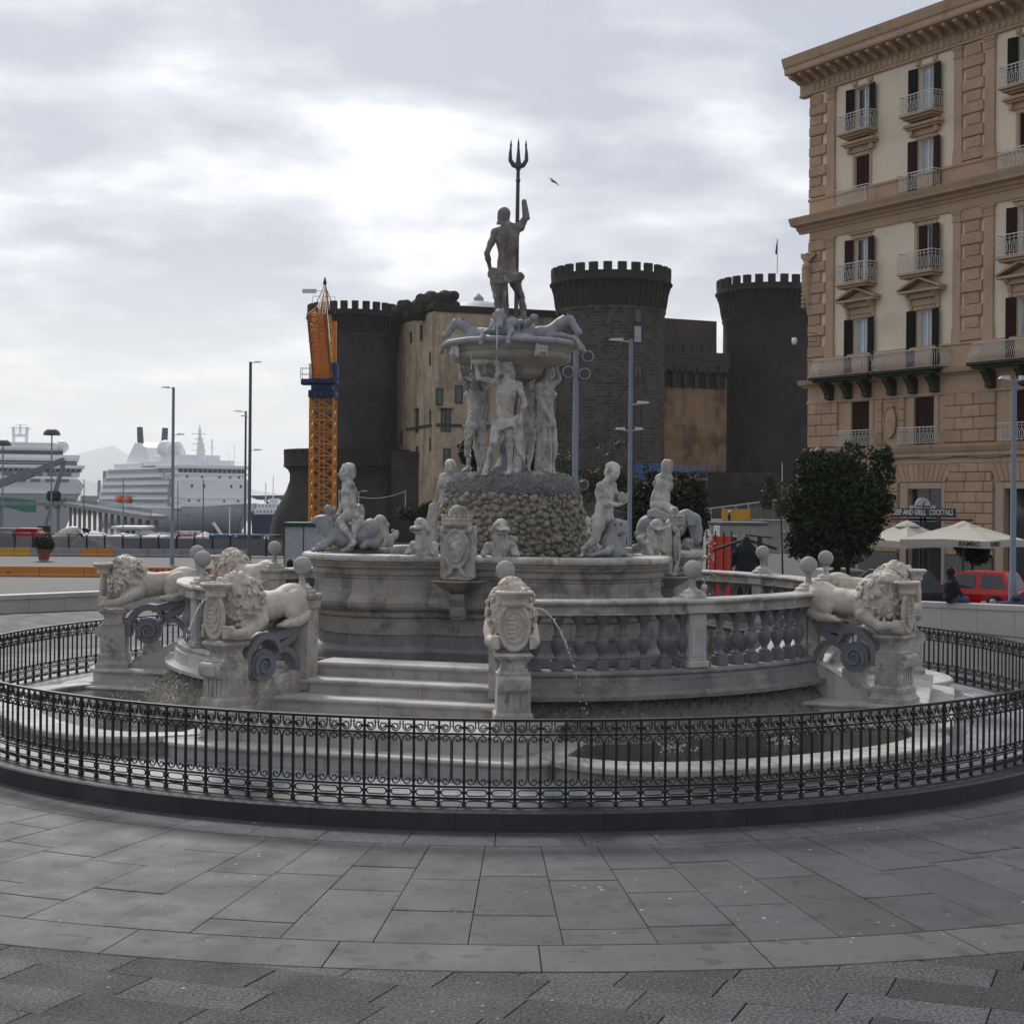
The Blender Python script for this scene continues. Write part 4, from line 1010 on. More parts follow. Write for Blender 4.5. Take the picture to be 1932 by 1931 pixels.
tr = thing('trident', 'tall dark metal trident standing beside the top figure', 'trident', (CX-.08+(812-740)*m_, CY+.02, 6.2))
mb = MB(); mb.tube([(-.008, 0, 0), (.0, 0, 1.9), (.008, 0, 2.84)], [.036, .034, .030], 12); mb.lathe([(.034,0),(.042,.02),(.034,.04)], 12, (.003, 0, 1.9)); mb.lathe([(.03,0),(.04,.02),(.04,.04),(.03,.06)], 12, (.008, 0, 2.62)); mb.obj('shaft', MT['pole_dark'], tr)
mb = MB(); z0 = 2.82
mb.lathe([(.03,0),(.045,.015),(.04,.04),(.06,.06)], 12, (.01, 0, z0))
for dx in (-.135, .005, .135):
    if abs(dx) < .05: P_ = [(.01, 0, z0+.04), (.01, 0, z0+.2), (.01, 0, z0+.44)]; rs = [.06, .035, .014]
    else: P_ = [(.01, 0, z0+.07), (.01+dx*.6, 0, z0+.09), (.01+dx, 0, z0+.17), (.01+dx, 0, z0+.28), (.01+dx*.93, 0, z0+.42)]; rs = [.05, .045, .036, .028, .012]
    t_ = MB(); t_.tube(P_, rs, 10); t_.tube([Vector(P_[-1])-Vector((0, 0, .02)), Vector(P_[-1])+Vector((0, 0, .01)), Vector(P_[-1])+Vector((0, 0, .10))], [.022, .018, .002], 8); t_.obj('prong', MT['pole_dark'], tr)
mb.obj('head_collar', MT['pole_dark'], tr)

# ------------------------------------------------------------ four figures carrying the cup
m2 = .001528
def carrier(kind):
    S = Sculpt((-.62, -.42, -.04), (.62, .46, 2.04), .0135); q = px_fn(0, 1745, m2*.985)
    if kind == 'satyr':
        q = px_fn(840, 1745, m2*.98)
        J = dict(sR=q(725, 735, 0), sL=q(975, 765, 0), eR=q(545, 695, -.04), wR=q(512, 545, .02), eL=q(1046, 955, -.05), wL=q(1003, 1125, -.13), hR=q(745, 1215, 0), hL=q(900, 1215, 0),
                 kR=q(705, 1400, -.12), aR=q(640, 1640, -.02), kL=q(885, 1410, -.06), aL=q(890, 1640, 0), neck=q(850, 668, .0), head=q(800, 590, -.02))
        body(S, J, 1.03); head(S, q(800, 585, -.03), (-.85, -.5, .15), (.2, 0, 1), 1.1, 1, True, 7)
        hand(S, J['wL'], (-.15, -.1, -1), (0, 1, .2), 1.0, -1, .3); hand(S, J['wR'], (.1, .1, .9), (0, 1, 0), 1.0, 1, .8)
        S.chain([q(720, 500, .02), q(860, 500, .05), q(905, 640, .08), q(915, 700, .1)], [.08, .08, .05, .04]); S.cap(q(490, 520, .0), q(720, 490, .02), .045, .06)
        for aa in ('aR', 'aL'):
            a = J[aa]; S.cap(a, a+A3(-.03 if aa == 'aR' else 0, -.05, -.10), .035, .05)
            for t in (-1, 0, 1): S.cap(a+A3(t*.025-.01, -.07, -.09), a+A3(t*.035-.03, -.11, -.145), .022, .02, .01)
        rg = random.Random(4)
        for kn, hp, an in (('kR', 'hR', 'aR'), ('kL', 'hL', 'aL')):
            for _ in range(46):
                t = rg.random(); p = J[hp]*(1-t)+J[kn]*t; a = rg.uniform(0, TAU); rr_ = .085-.03*t; p = p+A3(math.cos(a)*rr_, math.sin(a)*rr_, -.03)
                S.cap(p, p+A3(rg.uniform(-.01, .01), 0, -.05), .014, .006, .008)
        for i in range(5): S.chain([q(690, 1150+22*i, -.02), q(800, 1165+18*i, -.13), q(900, 1140+16*i, -.13), q(985, 1090+18*i, -.06)], [.022, .026, .026, .024], .012)
        folds(S, [q(930, 1210, -.12), q(1010, 1190, .0)], [q(985, 1500, -.06), q(1035, 1560, .02)], 6, .022, .015, 3)
        S.chain([q(970, 1240, .06), q(975, 1500, .05), q(965, 1735, .0)], [.06, .055, .075])
    elif kind == 'back':
        q = px_fn(500, 1745, m2)
        J = dict(sL=q(420, 745, -.10), sR=q(590, 745, .10), eL=q(372, 690, -.22), wL=q(350, 520, -.10), eR=q(640, 900, .18), wR=q(600, 1080, .05), hL=q(470, 1190, -.05), hR=q(560, 1190, .08),
                 kL=q(440, 1400, -.06), aL=q(450, 1640, 0), kR=q(530, 1420, .10), aR=q(570, 1650, .08), neck=q(490, 660, -.02), head=q(440, 585, -.02))
        body(S, J, 1.03, 1); head(S, q(445, 580, -.03), (-.9, -.2, .2), (0, 0, 1), 1.08, 1, False, 9)
        hand(S, J['wL'], (0, .1, 1), (1, 0, 0), 1, 1, .5); foot(S, J['aL'], (-.6, -.8), 1); foot(S, J['aR'], (.2, -1), 1)
        S.chain([q(400, 500, 0), q(520, 490, .05)], [.07, .08]); S.chain([q(600, 750, .12), q(615, 1000, .16), q(600, 1210, .12)], [.05, .045, .05])
        folds(S, [q(560, 1180, .0), q(600, 1180, .14)], [q(580, 1720, .0), q(620, 1720, .16)], 5, .03, .02, 8)
        S.chain([q(390, 1190, -.10), q(450, 1230, -.13), q(500, 1280, -.13), q(440, 1330, -.14)], .022, .012)
    elif kind == 'nymph':
        q = px_fn(1285, 1745, m2)
        J = dict(sR=q(1200, 765, -.06), sL=q(1345, 730, .08), eR=q(1226, 950, -.15), wR=q(1335, 1120, -.18), eL=q(1420, 680, .06), wL=q(1395, 545, .0), hR=q(1235, 1165, -.04), hL=q(1330, 1165, .05),
                 kR=q(1290, 1400, -.12), aR=q(1235, 1650, 0), kL=q(1375, 1400, -.02), aL=q(1345, 1660, .04), neck=q(1280, 680, 0), head=q(1315, 605, -.02))
        body(S, J, 1.08, 1); head(S, q(1318, 605, -.03), (.55, -.75, -.1), (.1, 0, 1), 1.08, 1, False, 11)
        hand(S, J['wR'], (.25, -.1, -1), (0, 1, 0), 1, 1, .35); hand(S, J['wL'], (0, .1, 1), (-1, 0, 0), 1, 1, .6)
        S.chain([q(1240, 640, .06), q(1195, 720, .12), q(1165, 900, .12), q(1160, 1080, .10), q(1190, 1200, .08)], [.05, .055, .04, .04, .05])
        for i in range(5): S.cap(q(1290+14*i, 490, 0), q(1230+10*i, 650, .03), .03, .025, .015)
        S.cap(q(1290, 490, .02), q(1400, 490, .02), .07)
        for i in range(5): S.chain([q(1160, 1120+18*i, 0), q(1240, 1165+14*i, -.13), q(1330, 1170+8*i, -.14), q(1375, 1170+4*i, -.04)], .024, .014)
        folds(S, [q(1225, 1220, -.09), q(1320, 1200, -.13)], [q(1175, 1720, -.06), q(1330, 1735, -.14)], 8, .026, .018, 12)
        folds(S, [q(1230, 1200, .06), q(1330, 1200, .08)], [q(1190, 1720, .10), q(1360, 1730, .1)], 6, .04, .03, 13)
        foot(S, J['aR'], (.1, -1), .95); foot(S, J['aL'], (.5, -1), .95)
    else:
        q = px_fn(1075, 1700, m2)
        J = dict(sL=q(1000, 740, 0), sR=q(1170, 740, 0), eL=q(960, 640, .1), wL=q(1000, 520, 0), eR=q(1200, 880, .1), wR=q(1180, 1060, .1), hL=q(1035, 1180, 0), hR=q(1130, 1180, 0),
                 kL=q(1040, 1400, .04), aL=q(1030, 1610, 0), kR=q(1125, 1390, .04), aR=q(1090, 1610, 0), neck=q(1080, 665, 0), head=q(1060, 590, 0))
        body(S, J, .95); head(S, q(1060, 590, 0), (.2, .9, 0), (0, 0, 1), 1.05, 1, True, 17); foot(S, J['aL'], (0, 1)); foot(S, J['aR'], (.3, 1))
        S.chain([q(1050, 500, 0), q(1120, 500, 0)], .08)
    return S
CARR = [('satyr', (-.10, -.75), 'goat-legged male figure carrying the cup, facing the viewer with one arm raised'),
        ('nymph', (.57, -.05), 'draped female figure carrying the cup on the right, one hand at her thigh'),
        ('back', (-.64, .08), 'bare figure carrying the cup on the left, arm raised and body turned away left'),
        ('rear', (.26, .68), 'figure carrying the cup at the rear, mostly hidden behind the others')]
for kd, (dx, dy), lab in CARR:
    o = carrier(kd).obj('cup_bearer_statue', MT['statue'], None, (CX+dx, CY+dy, 3.90)); tag(o, lab, 'statue', 'figures carrying the cup')

# ------------------------------------------------------------ riders and sea monsters on the basin rim
def place(o, px, py, Y, z, **k):
    p = at(px, py, Y); o.location = (p.x, Y, z); tag(o, **k); return o
# left: rider facing left
m3 = .00171; q = px_fn(430, 905, m3)
S = Sculpt((-.78, -.42, -.03), (.62, .42, 1.52), .0135)
J = dict(sR=q(372, 285, .10), sL=q(440, 285, -.10), hR=q(420, 545, .08), hL=q(440, 550, -.08), kL=q(345, 615, -.20), aL=q(480, 805, -.26), kR=q(350, 600, .22), aR=q(440, 800, .28), neck=q(408, 235, 0), head=q(392, 165, -.01))
body(S, J, .92, 0, 1); head(S, q(392, 162, -.01), (-.95, -.28, -.05), (0, 0, 1), 1.22, 1, False, 21)
foot(S, J['aL'], (-.2, -1), .9); foot(S, J['aR'], (-.5, 1), .9)
S.ell(q(440, 268, -.13), (.055, .05, .045)); S.chain([q(372, 300, .12), q(345, 470, .12), q(310, 560, .05)], [.045, .04, .035]); hand(S, q(318, 550, .04), (-.8, -.2, -.4), (0, 0, 1), .9)
for i in range(5): S.chain([q(545, 575+10*i, -.1), q(500, 640+12*i, -.19), q(470, 610+24*i, -.20), q(490, 720+12*i, -.20)], .03, .014)
o = S.obj('rider_statue', MT['statue']); place(o, 661, 1041, 23.57, 2.66, label='armless white child figure riding a grey sea monster, facing left at the left rim', cat='statue', group='figures riding on the basin rim')
S = Sculpt((-.80, -.42, -.03), (.62, .42, .78), .0135)
S.chain([q(520, 760, .0), q(400, 770, 0), q(300, 740, 0), q(230, 690, 0), q(180, 640, 0)], [.20, .20, .17, .14, .13]); S.ell(q(160, 610, 0), (.13, .11, .085)); S.ell(q(190, 640, 0), (.12, .12, .13))
S.cap(q(110, 605, 0), q(78, 625, 0), .045, .03); S.cap(q(150, 680, 0), q(120, 715, 0), .05, .035); S.cap(q(118, 660, 0), q(60, 665, 0), .028, k=.012, sub=True)
for s_ in (-1, 1):
    S.ell(q(138, 606, s_*.095), .026, k=.012, sub=True); S.ell(q(138, 606, s_*.088), .02, k=.004); S.cap(q(120, 588, s_*.07), q(175, 580, s_*.10), .018)
    S.ell(q(255, 635, s_*.14), (.055, .03, .09), k=.012); S.ell(q(255, 640, s_*.165), (.03, .02, .055), k=.01, sub=True)
    for i in range(3): S.chain([q(300-20*i, 770, s_*.12), q(200-20*i, 850, s_*.26), q(110+40*i, 885, s_*(.30-.05*i))], [.05, .045, .03])
    S.chain([q(470, 800, s_*.15), q(440, 870, s_*.28), q(380, 890, s_*.3)], [.06, .05, .04])
S.ell(q(620, 705, 0), (.155, .2, .20)); S.ell(q(560, 760, 0), (.16, .2, .19)); S.chain([q(690, 780, -.02), q(660, 835, -.1), q(600, 820, -.2), q(560, 850, -.25)], [.10, .08, .06, .05]); S.cap(q(90, 893, 0), q(720, 893, 0), .05, .05)
S.chain([q(230, 560, .05), q(215, 500, .05), q(270, 520, .05)], [.05, .055, .04]); S.cap(q(260, 590, 0), q(340, 560, 0), .03)
o = S.obj('sea_monster_statue', MT['grey_marble']); place(o, 661, 1041, 23.57, 2.66, label='grey open-mouthed sea monster under the rider facing left on the left rim', cat='statue', group='sea monsters on the basin rim')
# front right: boy kneeling on a monster, holding a shell
m4 = .001204; q = px_fn(360, 1275, m4)
S = Sculpt((-.44, -.40, -.02), (.42, .36, 1.46), .0125)
J = dict(sR=q(300, 390, -.10), sL=q(450, 375, .10), eR=q(355, 610, -.16), wR=q(520, 615, -.10), eL=q(500, 560, .10), wL=q(560, 540, .02), hR=q(290, 800, -.07), hL=q(390, 790, .07), kR=q(240, 1040, -.10), aR=q(95, 1180, -.02),
         kL=q(470, 960, .12), aL=q(330, 1180, .14), neck=q(400, 325, 0), head=q(450, 215, -.03))
body(S, J, 1.02, 0, 1); head(S, q(452, 205, -.04), (.62, -.72, -.3), (.25, 0, 1), 1.18, 1, False, 23)
hand(S, J['wR'], (1, .1, .1), (0, 0, 1), .95); hand(S, J['wL'], (.8, -.2, .2), (0, 0, 1), .95); foot(S, q(90, 1215, -.02), (-.3, -1), .85)
S.ell(q(560, 520, 0), (.07, .06, .08))
for i in range(6): S.cap(q(560, 510, 0), q(640+8*math.cos(i), 470+22*i, -.06+.025*i), .02, .018, .008)
o = S.obj('boy_statue', MT['statue']); place(o, 1141, 1046, 22.4, 2.66, label='white boy kneeling with a shell in his hands, looking down, front right of the rim', cat='statue', group='figures riding on the basin rim')
S = Sculpt((-.42, -.40, -.02), (.46, .36, .66), .0125)
S.ell(q(520, 900, 0), (.14, .15, .13)); S.ell(q(560, 980, -.01), (.10, .12, .14)); S.chain([q(520, 930, 0), q(450, 1100, 0), q(460, 1220, 0)], [.15, .15, .17]); S.ell(q(590, 885, -.04), (.05, .07, .045))
S.cap(q(500, 1000, -.10), q(600, 990, -.12), .035, k=.015, sub=True); S.cap(q(560, 1075, -.02), q(560, 1120, 0), .08, .08)
for s_ in (-1, 1):
    S.ell(q(515+30*s_, 868, -.11), .03, k=.012, sub=True); S.ell(q(515+30*s_, 868, -.10), .02, k=.004); S.cap(q(480+35*s_, 840, -.09), q(530+35*s_, 835, -.12), .018)
    S.ell(q(400 if s_ < 0 else 620, 860, .02), (.05, .04, .06)); S.ell(q(590+10*s_, 893, -.10), .014, k=.008, sub=True)
    S.chain([q(440, 1150, s_*.1), q(380+140*(s_ > 0), 1200, s_*.2-.1), q(200+460*(s_ > 0), 1255, -.15)], [.06, .05, .035])
S.cap(q(180, 1262, 0), q(680, 1262, 0), .04, .04)
o = S.obj('sea_monster_statue', MT['grey_marble']); place(o, 1141, 1046, 22.4, 2.66, label='grey bearded sea monster head under the kneeling boy, front right of the rim', cat='statue', group='sea monsters on the basin rim')
# back right: rider seen from behind
m5 = .001398; q = px_fn(1080, 1262, m5)
S = Sculpt((-.5, -.45, -.02), (.5, .4, 1.62), .0135)
J = dict(sL=q(1030, 355, .0), sR=q(1155, 345, .04), hL=q(1000, 700, -.02), hR=q(1070, 700, .0), kR=q(1285, 830, -.16), aR=q(1135, 985, -.28), kL=q(1220, 800, .25), aL=q(1100, 980, .3), neck=q(1110, 290, 0), head=q(1138, 215, .03))
body(S, J, 1.08, 0, 1); head(S, q(1140, 212, .03), (.45, .85, 0), (.1, 0, 1), 1.2, 1, False, 25, False); foot(S, J['aR'], (.1, -1), .95)
S.cap(q(1150, 345, 0), q(1165, 345, -.05), .055, .045)
for i in range(6): S.chain([q(900, 770+12*i, -.1), q(980, 745+16*i, -.2), q(1080, 790+14*i, -.22), q(1200, 850+8*i, -.2)], .028, .014)
o = S.obj('rider_statue', MT['statue']); place(o, 1250, 1046, 26.0, 2.64, label='armless white figure riding a monster, seen from behind at the right rim', cat='statue', group='figures riding on the basin rim')
S = Sculpt((-.55, -.42, -.02), (.95, .45, .78), .0135)
S.ell(q(900, 970, 0), (.20, .22, .22)); S.chain([q(900, 1000, 0), q(1080, 1010, 0), q(1250, 960, 0), q(1330, 850, 0), q(1380, 820, 0)], [.21, .20, .17, .13, .11]); S.chain([q(1380, 820, 0), q(1470, 880, 0), q(1500, 1000, 0), q(1510, 1110, -.02)], [.12, .13, .11, .09])
for i in range(6): S.chain([q(1380+16*i, 830, -.1), q(1395+18*i, 930, -.14)], [.022, .018], .01)
S.chain([q(780, 1060, -.05), q(850, 1090, -.2), q(960, 1080, -.22)], [.08, .07, .05]); S.cap(q(740, 1235, 0), q(1300, 1235, 0), .08, .08); S.ell(q(1390, 1170, -.08), (.10, .12, .11)); S.ell(q(1420, 1180, -.17), (.045, .03, .05), k=.01, sub=True)
o = S.obj('sea_monster_statue', MT['grey_marble']); place(o, 1250, 1046, 26.0, 2.64, label='grey sea monster with bowed horse neck under the rider at the right rim', cat='statue', group='sea monsters on the basin rim')
# back left: seated boy seen from behind
m6 = .001974; q = px_fn(1230, 935, m6)
S = Sculpt((-.5, -.35, -.02), (.45, .45, 1.62), .0145)
J = dict(sL=q(1222, 300, 0), sR=q(1330, 300, .02), hL=q(1240, 520, 0), hR=q(1300, 520, 0), eL=q(1190, 420, -.03), wL=q(1170, 505, .0), kL=q(1150, 560, .3), aL=q(1130, 750, .3), kR=q(1260, 560, .35), aR=q(1250, 760, .35), neck=q(1290, 262, 0), head=q(1293, 205, .02))
body(S, J, 1.08, 0, 1); head(S, q(1293, 203, .02), (.1, .95, 0), (0, 0, 1), 1.22, 1, False, 27, False); hand(S, J['wL'], (-.1, 0, -1), (0, 1, 0), .95, 1, .1)
folds(S, [q(1110, 560, .05), q(1210, 540, -.05)], [q(1070, 800, .0), q(1180, 860, -.05)], 9, .035, .02, 6); S.chain([q(1300, 560, .1), q(1230, 700, .1), q(1200, 900, .1)], [.2, .22, .25])
o = S.obj('boy_statue', MT['statue']); place(o, 836, 1046, 27.2, 2.66, label='white boy with patchy back seated on draped cloth, left of the rock mound', cat='statue', group='figures riding on the basin rim')

# dolphins beside each crest
def dolphin(flip):
    S = Sculpt((-.30, -.34, -.02), (.30, .30, .66), .0125); t = flip*.5
    H = lambda x, y, z: (x*math.cos(t)-y*math.sin(t), x*math.sin(t)+y*math.cos(t), z)
    S.chain([(0, .10, .06), (.02*flip, .06, .15), (-.01, .03, .28), (0, .0, .40)], [.15, .125, .095, .09], .05)
    S.ell(H(0, -.01, .475), (.105, .115, .085)); S.ell(H(0, -.03, .53), (.07, .08, .05))
    S.chain([H(-.085, -.07, .425), H(-.06, -.15, .40), H(0, -.175, .412), H(.06, -.15, .40), H(.085, -.07, .425)], [.03, .028, .032, .028, .03], .02)
    S.ell(H(0, -.10, .425), (.085, .08, .028)); S.ell(H(0, -.09, .365), (.07, .075, .028)); S.ell(H(0, -.11, .392), (.09, .10, .010), k=.008, sub=True)
    for s_ in (-1, 1):
        S.ell(H(s_*.062, -.075, .50), .032, k=.012); S.ell(H(s_*.068, -.09, .492), .019, k=.008, sub=True); S.ell(H(s_*.066, -.082, .492), .013, k=.003)
        S.chain([(s_*.10, .08, .13), (s_*.19, .05, .16), (s_*.25, .0, .05), (s_*.26, -.04, .02)], [.06, .055, .04, .025])
        for i in range(3): S.cap((s_*(.14+.03*i), .04-.02*i, .15-.03*i), (s_*(.19+.03*i), -.04-.02*i, .03), .016, .010, .006)
        S.chain([H(s_*.09, -.0, .46), H(s_*.11, .05, .40), (s_*.09, .08, .30)], [.035, .03, .02])
    S.chain([(.04, .14, .08), (.14*flip, .2, .20), (.2*flip, .2, .26), (.14*flip, .16, .30)], [.08, .06, .045, .03])
    for i in range(5): S.cap((-.07+.035*i, -.055, .33), (-.09+.045*i, -.065, .10), .013, .010, .008)
    return S
dp = {1: dolphin(1), -1: dolphin(-1)}; dm = {}
for k in range(4):
    for sg in (-1, 1):
        th = AX[k]+sg*13.5; r = basin_r(th)-.16; p = pol(th, r, 2.655)
        lab = f'marble dolphin head on a short coiled body, {"left" if sg < 0 else "right"} of the crest {SIDE[k]}' if k in (0, 2) else f'marble dolphin head on a short coiled body, {"nearer" if (sg < 0) == (k == 1) else "farther"} side of the crest {SIDE[k]}'
        if sg not in dm: o = dp[sg].obj('dolphin_statue', MT['statue']); dm[sg] = o.data; o.location = p; o.rotation_euler = (0, 0, R(th))
        else: o = link('dolphin_statue', dm[sg], None, p, R(th))
        tag(o, lab, 'statue', 'dolphin heads beside the crests')

# ------------------------------------------------------------ lions
def lion(turn, up=0, seed=1):      # turn: head yaw to the figure's left (+) or right (-)
    S = Sculpt((-1.48, -.46, -.03), (.36, .46, .98), .0135)
    S.ell((-1.14, 0, .47), (.27, .215, .235)); S.ell((-1.2, 0, .42), (.22, .19, .2))
    S.chain([(-1.1, 0, .46), (-.8, 0, .42), (-.5, 0, .40), (-.3, 0, .42)], [.20, .185, .21, .24], .05)
    for s_ in (-1, 1):
        S.ell((-1.08, s_*.17, .40), (.23, .10, .22), None, .04); S.ell((-.98, s_*.21, .33), (.14, .07, .12), None, .03)
        S.chain([(-1.2, s_*.2, .26), (-1.05, s_*.24, .20), (-.82, s_*.25, .185)], [.085, .062, .055], .02)
        for i in range(4): S.cap((-.80, s_*.25+(i-1.5)*.032, .185), (-.72, s_*.25+(i-1.5)*.036, .165), .026, .022, .008)
        S.ell((-.36, s_*.2, .30), (.17, .10, .17)); S.chain([(-.38, s_*.24, .26), (-.12, s_*.27, .12), (.10, s_*.24, .14 if s_ < 0 else .10)], [.105, .072, .056], .02)
        for i in range(4): S.cap((.10, s_*.235, .075+i*.038), (.215, s_*.20, .07+i*.042), .027, .024, .008)
        S.ell((.11, s_*.235, .13), (.06, .045, .08))
    S.chain([(-1.36, .0, .5), (-1.40, .12, .40), (-1.2, .26, .28), (-1.02, .3, .22)], [.04, .035, .03, .03])
    S.ell((-.25, 0, .52), (.26, .27, .30), None, .06); S.ell((-.12, 0, .40), (.2, .24, .27), None, .06)
    a = R(turn); f = A3(math.cos(a), math.sin(a), .28+up); f = unit(f); r_ = unit(np.cross(f, A3(0, 0, 1))); u = np.cross(r_, f)
    c = A3(-.13, .0, .70)+f*.03; P = lambda x, y, z: c+r_*x+f*y+u*z; rt = [r_, f, u]
    S.ell(P(0, 0, .02), (.13, .15, .14), rt); S.ell(P(0, -.05, -.02), (.19, .15, .21), rt, .05)
    S.cap(P(0, .08, .03), P(0, .19, -.01), .070, .055); S.cap(P(0, .06, -.08), P(0, .165, -.10), .055, .042); S.ell(P(0, .215, .022), (.042, .03, .025), rt, .012)
    S.cap(P(-.05, .19, -.055), P(.05, .19, -.055), .016, k=.012, sub=True)
    S.cap(P(-.07, .09, .09), P(.07, .09, .09), .028)
    for s_ in (-1, 1):
        S.ell(P(s_*.055, .13, .062), .024, rt, .012, True); S.ell(P(s_*.053, .118, .06), .019, rt, .005); S.ell(P(s_*.045, .185, -.025), (.04, .035, .032), rt)
        S.cap(P(s_*.09, .04, .08), P(s_*.075, .02, -.06), .04); S.ell(P(s_*.12, .0, .115), (.04, .02, .045), rt, .01); S.ell(P(s_*.12, .015, .115), (.02, .015, .025), rt, .006, True)
    rg = random.Random(seed)     # curls of the mane
    n = 0
    while n < 430:
        th, ph = rg.uniform(0, TAU), rg.uniform(-.9, 1.45)
        v = A3(math.cos(ph)*math.cos(th), math.cos(ph)*math.sin(th), math.sin(ph))
        w_ = rg.random()
        if w_ < .5: p = A3(-.25, 0, .52)+v*A3(.27, .28, .31)
        elif w_ < .72: p = A3(-.12, 0, .40)+v*A3(.21, .25, .28)
        else:
            p = P(0, -.04, 0)+(r_*v[0]*.18+f*v[1]*.13+u*v[2]*.19)
        dh = p-c
        if np.dot(dh, f) > .06 and np.linalg.norm(dh-f*np.dot(dh, f)) < .13: continue
        if p[0] < -.5 or p[2] < .16: continue
        n += 1; g = unit(A3(-.25, (1 if p[1] > 0 else -1)*.35, -1)+A3(*[rg.uniform(-.4, .4) for _ in range(3)])); nn_ = unit(p-A3(-.2, 0, .5)); sd2 = np.cross(g, nn_); l = rg.uniform(.05, .085)
        S.chain([p+nn_*.016, p+g*l*.35+sd2*.026+nn_*.028, p+g*l*.75-sd2*.016+nn_*.02, p+g*l+sd2*.012+nn_*.004], [.023, .021, .016, .009], .004)
    return S
def shield():
    S = Sculpt((-.16, -.28, -.02), (.22, .28, .84), .012)
    S.ell((0, 0, .32), (.045, .175, .29)); n = 28
    for i in range(n):
        a, b_ = TAU*i/n, TAU*(i+1)/n; S.cap((.02, .165*math.cos(a), .32+.275*math.sin(a)), (.02, .165*math.cos(b_), .32+.275*math.sin(b_)), .026, k=.012)
        S.cap((.05, .115*math.cos(a), .32+.19*math.sin(a)), (.05, .115*math.cos(b_), .32+.19*math.sin(b_)), .009, k=.006)
    for i in range(5): S.cap((.052, -.08, .2+.055*i), (.052, -.01, .2+.055*i), .009, k=.005)
    S.chain([(.052, .02, .45), (.056, .06, .42), (.056, .03, .36), (.056, .07, .32), (.056, .04, .24)], .011, .006); S.cap((.05, 0, .16), (.05, 0, .47), .007, k=.005)
    n = 20
    for i in range(n):
        a, b_ = TAU*i/n, TAU*(i+1)/n
        for z, r, t in ((.60, .115, .028), (.645, .125, .014), (.70, .165, .018), (.735, .20, .024)): S.cap((r*math.cos(a)*.8, r*math.sin(a), z), (r*math.cos(b_)*.8, r*math.sin(b_), z), t, k=.012)
    S.ell((0, 0, .62), (.10, .12, .06)); S.ell((0, 0, .69), (.13, .16, .05)); S.ell((0, 0, .745), (.13, .165, .022), k=.02, sub=True)
    for i in range(9):
        a = TAU*i/9; S.ell((.135*math.cos(a), .175*math.sin(a), .672), .016, k=.006, sub=True)
    return S
shm = None
CFG = {(0,-1): (-70, .05), (0,1): (38, -.1), (1,-1): (-78, .12), (1,1): (12, .1), (2,-1): (-25, .1), (2,1): (25, .1), (3,-1): (20, .2), (3,1): (68, .35)}
LAB = {(0,-1): 'marble lion holding a crowned oval shield, curly mane to the viewer, left of front steps', (0,1): 'marble lion seen head-on behind its crowned shield, right of the front steps',
       (1,-1): 'open-mouthed marble lion on a dark scroll, nearer side of the right-hand steps', (1,1): 'marble lion on the far side of the right-hand steps, mostly hidden behind the nearer lion',
       (2,-1): 'marble lion right of the back steps, hidden behind the basin', (2,1): 'marble lion left of the back steps, hidden behind the basin',
       (3,-1): 'pale marble lion with curly mane seen from behind, farther side of the left-hand steps', (3,1): 'marble lion on the far left, head thrown back and stained below the mouth'}
lcache = {}
for key, (tn, up) in CFG.items():
    pp, rot = PED[key]
    ck = key if key[0] != 2 else (3, -1)
    if ck in lcache: o = link('lion_statue', lcache[ck], None, pp, rot)
    else: o = lion(tn, up, 3+len(lcache)).obj('lion_statue', MT['lion'], None, pp, rot); lcache[ck] = o.data
    tag(o, LAB[key], 'lion statue', 'lions on the fountain pedestals')
    if shm is None: so = shield().obj('shield', MT['lion'], o, (.18, 0, .0)); so.scale = (1.0, 1.06, 1.0); shm = so.data
    else: link('shield', shm, o, (.18, 0, .0), None, (1.0, 1.06, 1.0))
# ============================================================ IRON FENCE
RF = 8.75; ZF = .205; ZT = 1.144; NU = 200
fence = thing('iron_fence', 'black wrought iron railing with rows of scrolls encircling the fountain', 'railing', (CX, CY, 0))
U = TAU*RF/NU; H_ = ZT-ZF
zz_ = lambda c: ZF+(1375-c)/1110*H_
def rail(r, w, h, z, name):
    for i in range(20):
        a0 = i*18; MB().arc([(r-w/2, z-h/2), (r+w/2, z-h/2), (r+w/2, z+h/2), (r-w/2, z+h/2)], a0, a0+17.995, 20, smooth=False).obj(name, MT['iron'], fence)
rail(RF, .042, .028, zz_(280), 'top_rail'); rail(RF, .022, .022, zz_(462), 'middle_rail'); rail(RF, .022, .024, zz_(1137), 'lower_rail'); rail(RF, .026, .026, zz_(1285), 'bottom_rail')
def uu(c): return (c-785)/315*U            # crop-px -> metres across one unit
def bars_mesh():
    mb = MB(); mb.box(-.0125, .0125, -.0125, .0125, ZF-.01, zz_(290))
    for z in (380, 520, 1060, 1210): mb.cbox(-.022, .022, -.018, .018, zz_(z)-.016, zz_(z)+.016, .005)
    mb.lathe([(.026,0),(.03,.015),(.014,.05)], 4, (0, 0, ZF), a0=PI/4, smooth=False); return mb.mesh('main_bar', MT['iron'])
def curl(mb, x0, z0, sx, sz, r, turns=1.55, w=.0065):   # C-curl ending
    pts = []
    for i in range(12):
        t = i/11; a = t*turns*PI; rr_ = r*(1-.68*t); pts.append((x0+sx*(r-rr_*math.cos(a)) , 0, z0+sz*rr_*math.sin(a)))
    mb.tube(pts, [w]*10+[w*1.2, w*1.7], 4, cap=False); return mb
